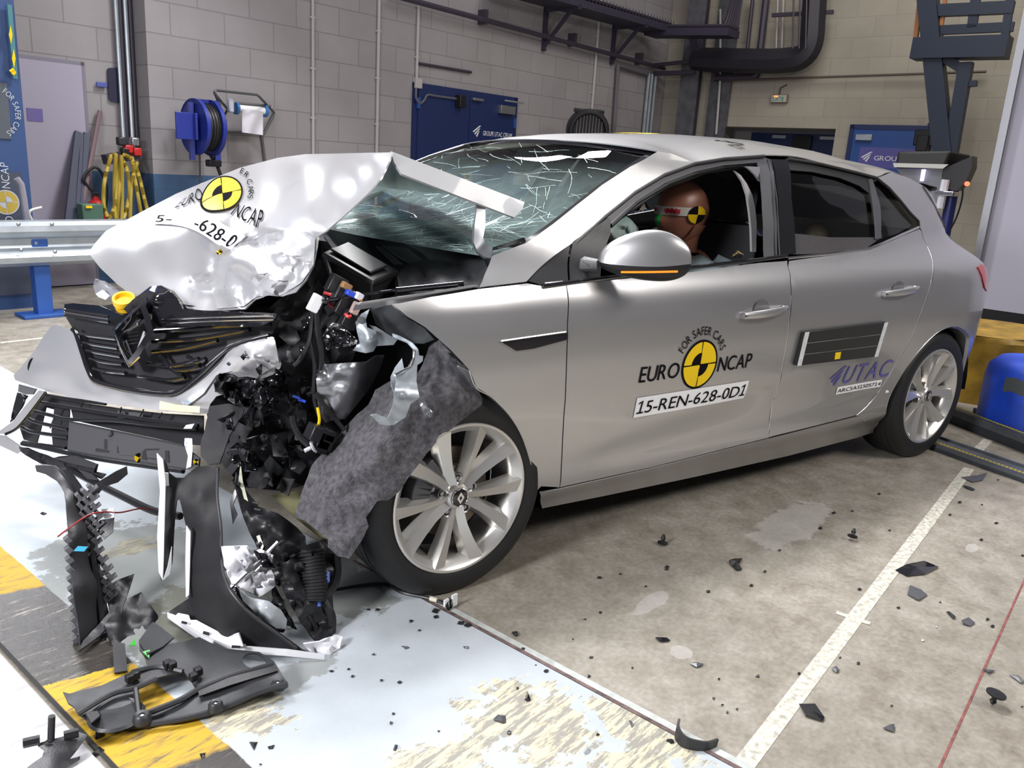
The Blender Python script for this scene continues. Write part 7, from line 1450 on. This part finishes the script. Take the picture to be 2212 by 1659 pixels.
# scanner column behind the car
TM = 6.6
sc_ = thing('measuring_unit', 'black hooded measuring unit on a stand behind the car rear', 'instrument', atT(2035, 480, TM)); sc_.location[2] = 0
def mpoly(name, L, m, dt, thick, **kw): return MB().prism([atT(x, y, TM+dt) for x, y in L], RTV*thick).build(name, m, sc_, **kw)
hx = [atT(*a) for a in ((1934, 364, TM), (2038, 364, TM), (2085, 362, TM+.35), (1945, 364, TM+.5), (1940, 327, TM), (2054, 326, TM), (2100, 335, TM+.35), (1950, 330, TM+.5))]
MB().hexa(hx).build('hood', mat('hood_black', (0.014, 0.014, 0.014), .5), sc_, bevel=.02)
mpoly('light_strip', [(1929, 352), (2049, 355), (2037, 364), (1931, 361)], mat('strip_pale', (0.5, 0.5, 0.46), .4), -.03, .02)
mpoly('screen', [(1937, 365), (2037, 365), (2026, 440), (2005, 440), (1965, 400)], mat('screen_grey', (0.16, 0.165, 0.19), .35), .05, .03)
mpoly('lamp_tube', [(1991, 366), (1999, 366), (1994, 391), (1987, 391)], mat('lamp_violet', (0.7, 0.6, 0.9), .3, emit=(.85, .75, 1, 2.5)), .0, .02)
mpoly('side_bag', [(2036, 365), (2100, 337), (2099, 362), (2086, 391), (2066, 412), (2044, 408), (2037, 388)], BLACK, .02, .2)
MB().tube([atT(2043, 388, TM), atT(2030, 450, TM)], .035, 8).build('white_arm', PWHITE, sc_)
P = atT(2055, 430, TM+.1); MB().tube([np.array([P[0], P[1], .05]), P+np.array([0, 0, .15])], .05, 10).build('stand', mat('stand_blue', (0.015, 0.02, 0.12), .4), sc_)
for a in (0, 2.1, 4.2): MB().tube([np.array([P[0], P[1], .5]), np.array([P[0]+.4*math.cos(a), P[1]+.4*math.sin(a), .02])], .02, 8).build('stand_leg', BLACK, sc_)
MB().box(atT(2046, 418, TM), (.12, .16, .04)).build('clamp', CHROME, sc_, bevel=.006)
MB().tube([atT(x, y, TM) for x, y in crom([(2080, 400), (2078, 430), (2066, 470), (2050, 500)], 4)], .008, 6).build('cable', BLACK, sc_)
MB().lathe([(0, -.02), (.02, -.01), (.02, .01)], atT(2089, 397, TM), RTV, 10).build('red_light', mat('led_red', (0.8, 0.02, 0.02), .3, emit=(1, .05, .02, 6)), sc_)
# rails behind the rear wheel
RAILM = mat('rail_steel', (0.12, 0.13, 0.15), .4, .4, var=.2, vscale=12)
def rail(name, f0, f1, wd, hg, lab, gap=None):
    a, b_ = atZ(*f0), atZ(*f1); d = (b_-a); d /= np.linalg.norm(d); s = np.array([-d[1], d[0], 0]); s = s if s@FW > 0 else -s
    a = a-d*.15; b_ = b_+d*1.2; r = thing(name, lab, 'rail', a)
    m = MB()
    for o, h, w_ in ((0, hg, .012), (wd, hg*.9, .012)): m.hexa([a+s*o, b_+s*o, b_+s*(o+w_), a+s*(o+w_)]+[q+np.array([0, 0, h]) for q in (a+s*o, b_+s*o, b_+s*(o+w_), a+s*(o+w_))])
    m.hexa([a, b_, b_+s*wd, a+s*wd]+[q+np.array([0, 0, hg*.55]) for q in (a, b_, b_+s*wd, a+s*wd)]); m.build('channel', RAILM, r, smooth=False)
    y_ = MB(); L = np.linalg.norm(b_-a); n = int(L/.02)
    for k in range(n):
        if gap and gap[0] < k/n < gap[1]: continue
        y_.box(a+d*(L*k/n)+s*.035+np.array([0, 0, hg+.001]), (.013, .008, .004), (d, s, np.array([0, 0, 1])))
    o = y_.build('scale_tape', mat('tape_yellow', (0.55, 0.42, 0.02), .4), r, smooth=False)
    m = MB().hexa([a+s*.005+np.array([0, 0, hg-.006]), b_+s*.005+np.array([0, 0, hg-.006]), b_+s*.06+np.array([0, 0, hg-.006]), a+s*.06+np.array([0, 0, hg-.006])]+[q+np.array([0, 0, hg]) for q in (a+s*.005, b_+s*.005, b_+s*.06, a+s*.06)]); m.build('rail_flange', RAILM, r, smooth=False)
    return r
rail('floor_rail', (2023, 976), (2211, 1044), .16, .035, 'low steel floor rail with yellow marks just behind the rear wheel, nearer one', (.42, .46))
rail('floor_rail', (2087, 928), (2211, 978), .18, .085, 'taller steel floor rail with yellow marks farther behind the rear wheel')
# blue barrel and yellow block
BM = mat('barrel_blue', (0.006, 0.055, 0.50), .45, var=.25, vscale=10)
bl = thing('blue_barrel', 'blue plastic barrel with a torn grey label at the right edge', 'barrel', atZ(2215, 935))
P = atZ(2222, 938); ht = atY(2190, 790, P[1])[2]; rr = .27
MB().lathe([(0, 0), (rr*.9, 0), (rr, .03), (rr, ht*.72), (rr*.96, ht*.86), (rr*.8, ht*.96), (rr*.45, ht), (0, ht)], np.array([P[0], P[1], 0]), (0, 0, 1), 40).build('body', BM, bl)
th0 = math.atan2(CAM[1]-P[1], CAM[0]-P[0])
MB().grid([[np.array([P[0]+(rr+.004)*math.cos(a), P[1]+(rr+.004)*math.sin(a), z_+.006*math.sin(a*19)]) for a in np.linspace(th0-.62, th0-.18, 8)] for z_ in (ht*.62, ht*.80)]).build('torn_label', mat('label_grey', (0.07, 0.08, 0.08), .6), bl)
yb_ = thing('yellow_sack', 'crumpled yellow block with a dark hose behind the blue barrel', 'block', atZ(2160, 890))
P = atZ(2165, 880)+np.array([.25, .25, 0])
sheet_pts = MB().grid([[np.array([P[0]+.42*math.cos(a)*(1+.06*math.sin(3*a+k)), P[1]+.36*math.sin(a)*(1+.06*math.sin(2*a+2*k)), z_]) for a in np.linspace(0, 2*PI, 33)] for k, z_ in enumerate((0, .15, .32, .40, .43))]); sheet_pts.add([np.array([P[0]+.42*math.cos(a), P[1]+.36*math.sin(a), .43]) for a in np.linspace(0, 2*PI, 32, endpoint=False)], [tuple(range(32))]); sheet_pts.build('body', mat('sack_yellow', (0.24, 0.14, 0.01), .55, var=.45, vscale=7, bump=.5, bscale=20), yb_)
# ================================================================== DEBRIS ON THE FLOOR
rnd = random.Random(77)
def frag(outline, m, label, cat='fragment', group=None, z=.003, th=.003, bend=.004, name='plastic_fragment'):
    L = [atZ(x, y, z) for x, y in outline]; c = sum(L)/len(L); n = len(L)
    bend *= .45; top = [q+np.array([0, 0, th+bend*math.sin(2.3*i+len(outline))]) for i, q in enumerate(L)]
    b = MB().add(L+top+[c+np.array([0, 0, th+bend*1.5])], [tuple(range(n))[::-1]]+[(i, (i+1) % n, n+(i+1) % n, n+i) for i in range(n)]+[(n+i, n+(i+1) % n, 2*n) for i in range(n)])
    return tag(b.build(name, m, None, smooth=False), label, cat, group)
GS = mat('shard_grey', (0.07, 0.072, 0.08), .35)
frag([(1726, 1521), (1760, 1523), (1781, 1551), (1777, 1559), (1740, 1547)], GLOSSB, 'glossy black four-sided trim fragment beside the white line at the bottom', bend=.004)
frag([(1934, 1232), (1958, 1222), (1997, 1211), (2027, 1226), (1997, 1241), (1960, 1245)], GLOSSB, 'long curved glossy black trim fragment right of the white line', bend=.008)
frag([(1960, 1284), (1965, 1266), (1990, 1275), (2003, 1286), (1984, 1298)], GS, 'grey fan-shaped plastic fragment below the long glossy one')
frag([(2076, 1031), (2110, 1029), (2132, 1022), (2122, 1038), (2100, 1042)], GS, 'grey pointed plastic fragment lying on the white line near the floor rail')
frag([(1431-16, 1377), (1440, 1380), (1448, 1385), (1431, 1387), (1425, 1386)], GLOSSB, 'pointed black fragment on the concrete between the car shadow and the bottom edge')
frag([(1575, 1214), (1588, 1206), (1603, 1207), (1598, 1216), (1586, 1220), (1602, 1231), (1592, 1233), (1580, 1222)], BLACK, 'twisted black plastic bit on the pale patch of concrete', bend=.012)
frag([(1490, 1434), (1505, 1432), (1519, 1437), (1505, 1442)], GS, 'small grey leaf-shaped fragment above the curved black band')
frag([(1062, 1556), (1075, 1549), (1092, 1547), (1095, 1563), (1085, 1564)], GS, 'grey wedge-shaped plastic fragment on the worn patch of the grey plate', bend=.012)
frag([(1132, 1512), (1138, 1500), (1146, 1508), (1148, 1515), (1138, 1516)], GLOSSB, 'small cone-like black fragment on the worn patch of the grey plate', bend=.02)
frag([(848, 1622), (853, 1610), (859, 1615), (853, 1626)], GS, 'small upright sliver near the bottom edge of the grey plate', bend=.012)
frag([(866, 1396), (880, 1398), (884, 1401), (876, 1404)], GS, 'dark boat-shaped splinter on the grey plate below the front wheel')
frag([(1000, 1397), (1011, 1398), (1012, 1403), (1003, 1402)], GS, 'grey splinter at the upper end of the worn patch on the plate')
frag([(1260, 1625), (1268, 1616), (1277, 1622), (1274, 1630), (1263, 1630)], mat('clear_lens', (0.40, 0.43, 0.46), 0.12), 'clear plastic lens fragment on the grey plate at the bottom edge', bend=.012)
frag([(1358, 1556), (1364, 1560), (1369, 1568), (1365, 1574)], GS, 'grey fragment beside the steel joint near the bottom')
frag([(1105, 1366), (1117, 1365), (1119, 1374), (1112, 1374)], BLACK, 'black fragment on the concrete just right of the steel joint')
frag([(1907, 1573), (1925, 1566), (1932, 1567), (1931, 1582)], GS, 'flat grey fragment between the white line and the red joint')
frag([(2044, 1322), (2050, 1322), (2064, 1334), (2060, 1338)], BLACK, 'short black rod on the concrete near the red joint', bend=.004, name='plastic_rod')
frag([(2077, 1340), (2092, 1336), (2106, 1346), (2095, 1353), (2080, 1348)], GS, 'ragged grey fragment beside the short black rod')
frag([(2124, 1446), (2150, 1449), (2135, 1455)], GS, 'dark triangular fragment lying on the red joint')
frag([(2181, 1458), (2200, 1461), (2212, 1474), (2205, 1476)], mat('lens_dark', (0.12, 0.12, 0.12), .2), 'smoky oval lens fragment at the right edge')
frag([(2080, 1048), (2095, 1053), (2106, 1058), (2100, 1060), (2084, 1053)], BLACK, 'thin black strip on the concrete below the pointed grey fragment')
frag([(1797, 1445), (1806, 1440), (1813, 1450), (1806, 1454)], GS, 'folded grey fragment left of the white line near the bottom')
frag([(539, 1605), (557, 1604), (549, 1622)], BLACK, 'black triangular fragment on the grey plate beside the yellow stripe')
frag([(578, 1614), (593, 1611), (590, 1619), (581, 1620)], BLACK, 'black fragment to the right of the triangular one by the yellow stripe')
frag([(431, 1629), (444, 1628), (442, 1637), (436, 1642)], BLACK, 'black fragment on the yellow stripe at the bottom')
frag([(200, 1590), (212, 1584), (218, 1596), (204, 1600)], GLOSSB, 'black clip fragment at the lower corner of the big undertray', bend=.02)
frag([(198, 1627), (215, 1618), (226, 1622), (220, 1630), (204, 1632)], BLACK, 'black torn fragment on the plate gap right of the grey tray fragment', bend=.012)
frag([(86, 1110), (92, 1107), (101, 1111), (94, 1114)], BLACK, 'small black splinter on the grey plate left of the ribbed strip')
frag([(1444, 1602), (1452, 1600), (1456, 1606), (1448, 1608)], BLACK, 'black crumb touching the curved black band')
o = MB(); P_ = [atZ(x, y, 0) for x, y in crom([(1461, 1585), (1460, 1600), (1478, 1618), (1520, 1624), (1546, 1614)], 6)]; n = len(P_)
o.grid([[q+np.array([0, 0, .003]), q+np.array([.004, .0, .02+.02*(1-i/n)])] for i, q in enumerate(P_)]); tag(o.build('curved_band', GREYPL, None, solid=.006), 'curved black plastic band standing on the steel joint at the bottom', 'fragment')
def pin(x, y, tilt, lab):
    c = atZ(x, y, .004); ax = np.array([tilt[0], tilt[1], 1.0]); ax /= np.linalg.norm(ax)
    b = MB().lathe([(0, 0), (.018, .001), (.018, .004), (.007, .007), (.006, .014), (.009, .018), (.004, .034), (0, .036)], c+(np.array([0, 0, .012]) if abs(tilt[0])+abs(tilt[1]) > .5 else 0), ax, 18)
    tag(b.build('push_pin', BLACK, None, ang=30), lab, 'clip')
pin(1431, 1174, (.05, 0), 'black plastic push pin standing on the concrete nearest the car sill'); pin(1840, 1166, (.9, .4), 'black plastic push pin lying tilted left of the white line')
c = atZ(2143, 1520, .004); MB_ = MB().lathe([(0, .034), (.024, .032), (.024, .028), (.008, .026), (.006, .012), (.009, .008), (.004, 0), (0, 0)], c, (.1, -.1, 1), 20); tag(MB_.build('push_pin', BLACK, None, ang=30), 'black plastic push pin standing on its stem right of the red joint', 'clip')
def crumbs(L, lab, grp, zb=.003, m=BLACK, s=3.4):
    for x, y in L:
        n = rnd.randint(3, 5); a0 = rnd.uniform(0, 6.3); r = s*rnd.uniform(.6, 1.35); e = rnd.uniform(.45, .9)
        frag([(x+r*math.cos(a0+6.283*k/n)*1.2, y+r*e*math.sin(a0+6.283*k/n)) for k in range(n)][::-1], m, lab, 'splinter', grp, z=zb, th=.002, bend=.0015, name='splinter')
crumbs([(1118, 1487), (888, 1342), (807, 1414), (816, 1317), (797, 1317), (850, 1542), (948, 1580), (1291, 1587), (1100, 1583), (753, 1446), (761, 1462), (762, 1461), (824, 1470), (863, 1474), (563, 1652), (716, 1450), (845, 1562), (906, 1362)], 'tiny black splinter scattered on the grey painted floor plate', 'splinters on the grey plate', .006)
crumbs([(1297, 1323), (1264, 1338), (1130, 1402), (1277, 1420), (1366, 1443), (1158, 1438), (1340, 1240), (1238, 1381), (1272, 1461), (1623, 1265), (1530, 1278), (1542, 1509), (1560, 1523), (1571, 1539), (1592, 1532), (1814, 1421), (1801, 1108), (1899, 1067), (1922, 1146), (1772, 1141), (1857, 1273), (1652, 1235), (1441, 1225), (1553, 1467), (1637, 1461), (1684, 1189), (1854, 1433), (1440, 1230), (1841, 1104), (1295, 1248), (1726, 1455), (1395, 1267)], 'tiny black splinter on the concrete between the steel joint and the white line', 'splinters on the concrete', .002)
crumbs([(1941, 1313), (2031, 1301), (2133, 1338), (2144, 1353), (2208, 1527), (2152, 1130), (2120, 1166), (1926, 1525), (2073, 1085), (2121, 1090), (2052, 1112), (2209, 1200), (2150, 1020), (2156, 1037)], 'tiny black splinter on the concrete right of the white line', 'splinters right of the line', .002)
crumbs([(1993, 1384), (2023, 1355), (1478, 1587)], 'tiny white or clear plastic bit on the concrete', 'pale bits', .002, PWHITE)
crumbs([(942, 1333), (941, 1320), (1011, 1351), (996, 1346), (1447, 1600), (1180, 1450)], 'tiny black splinter lying on the steel joint', 'splinters on the joint', .005, BLACK, 6)
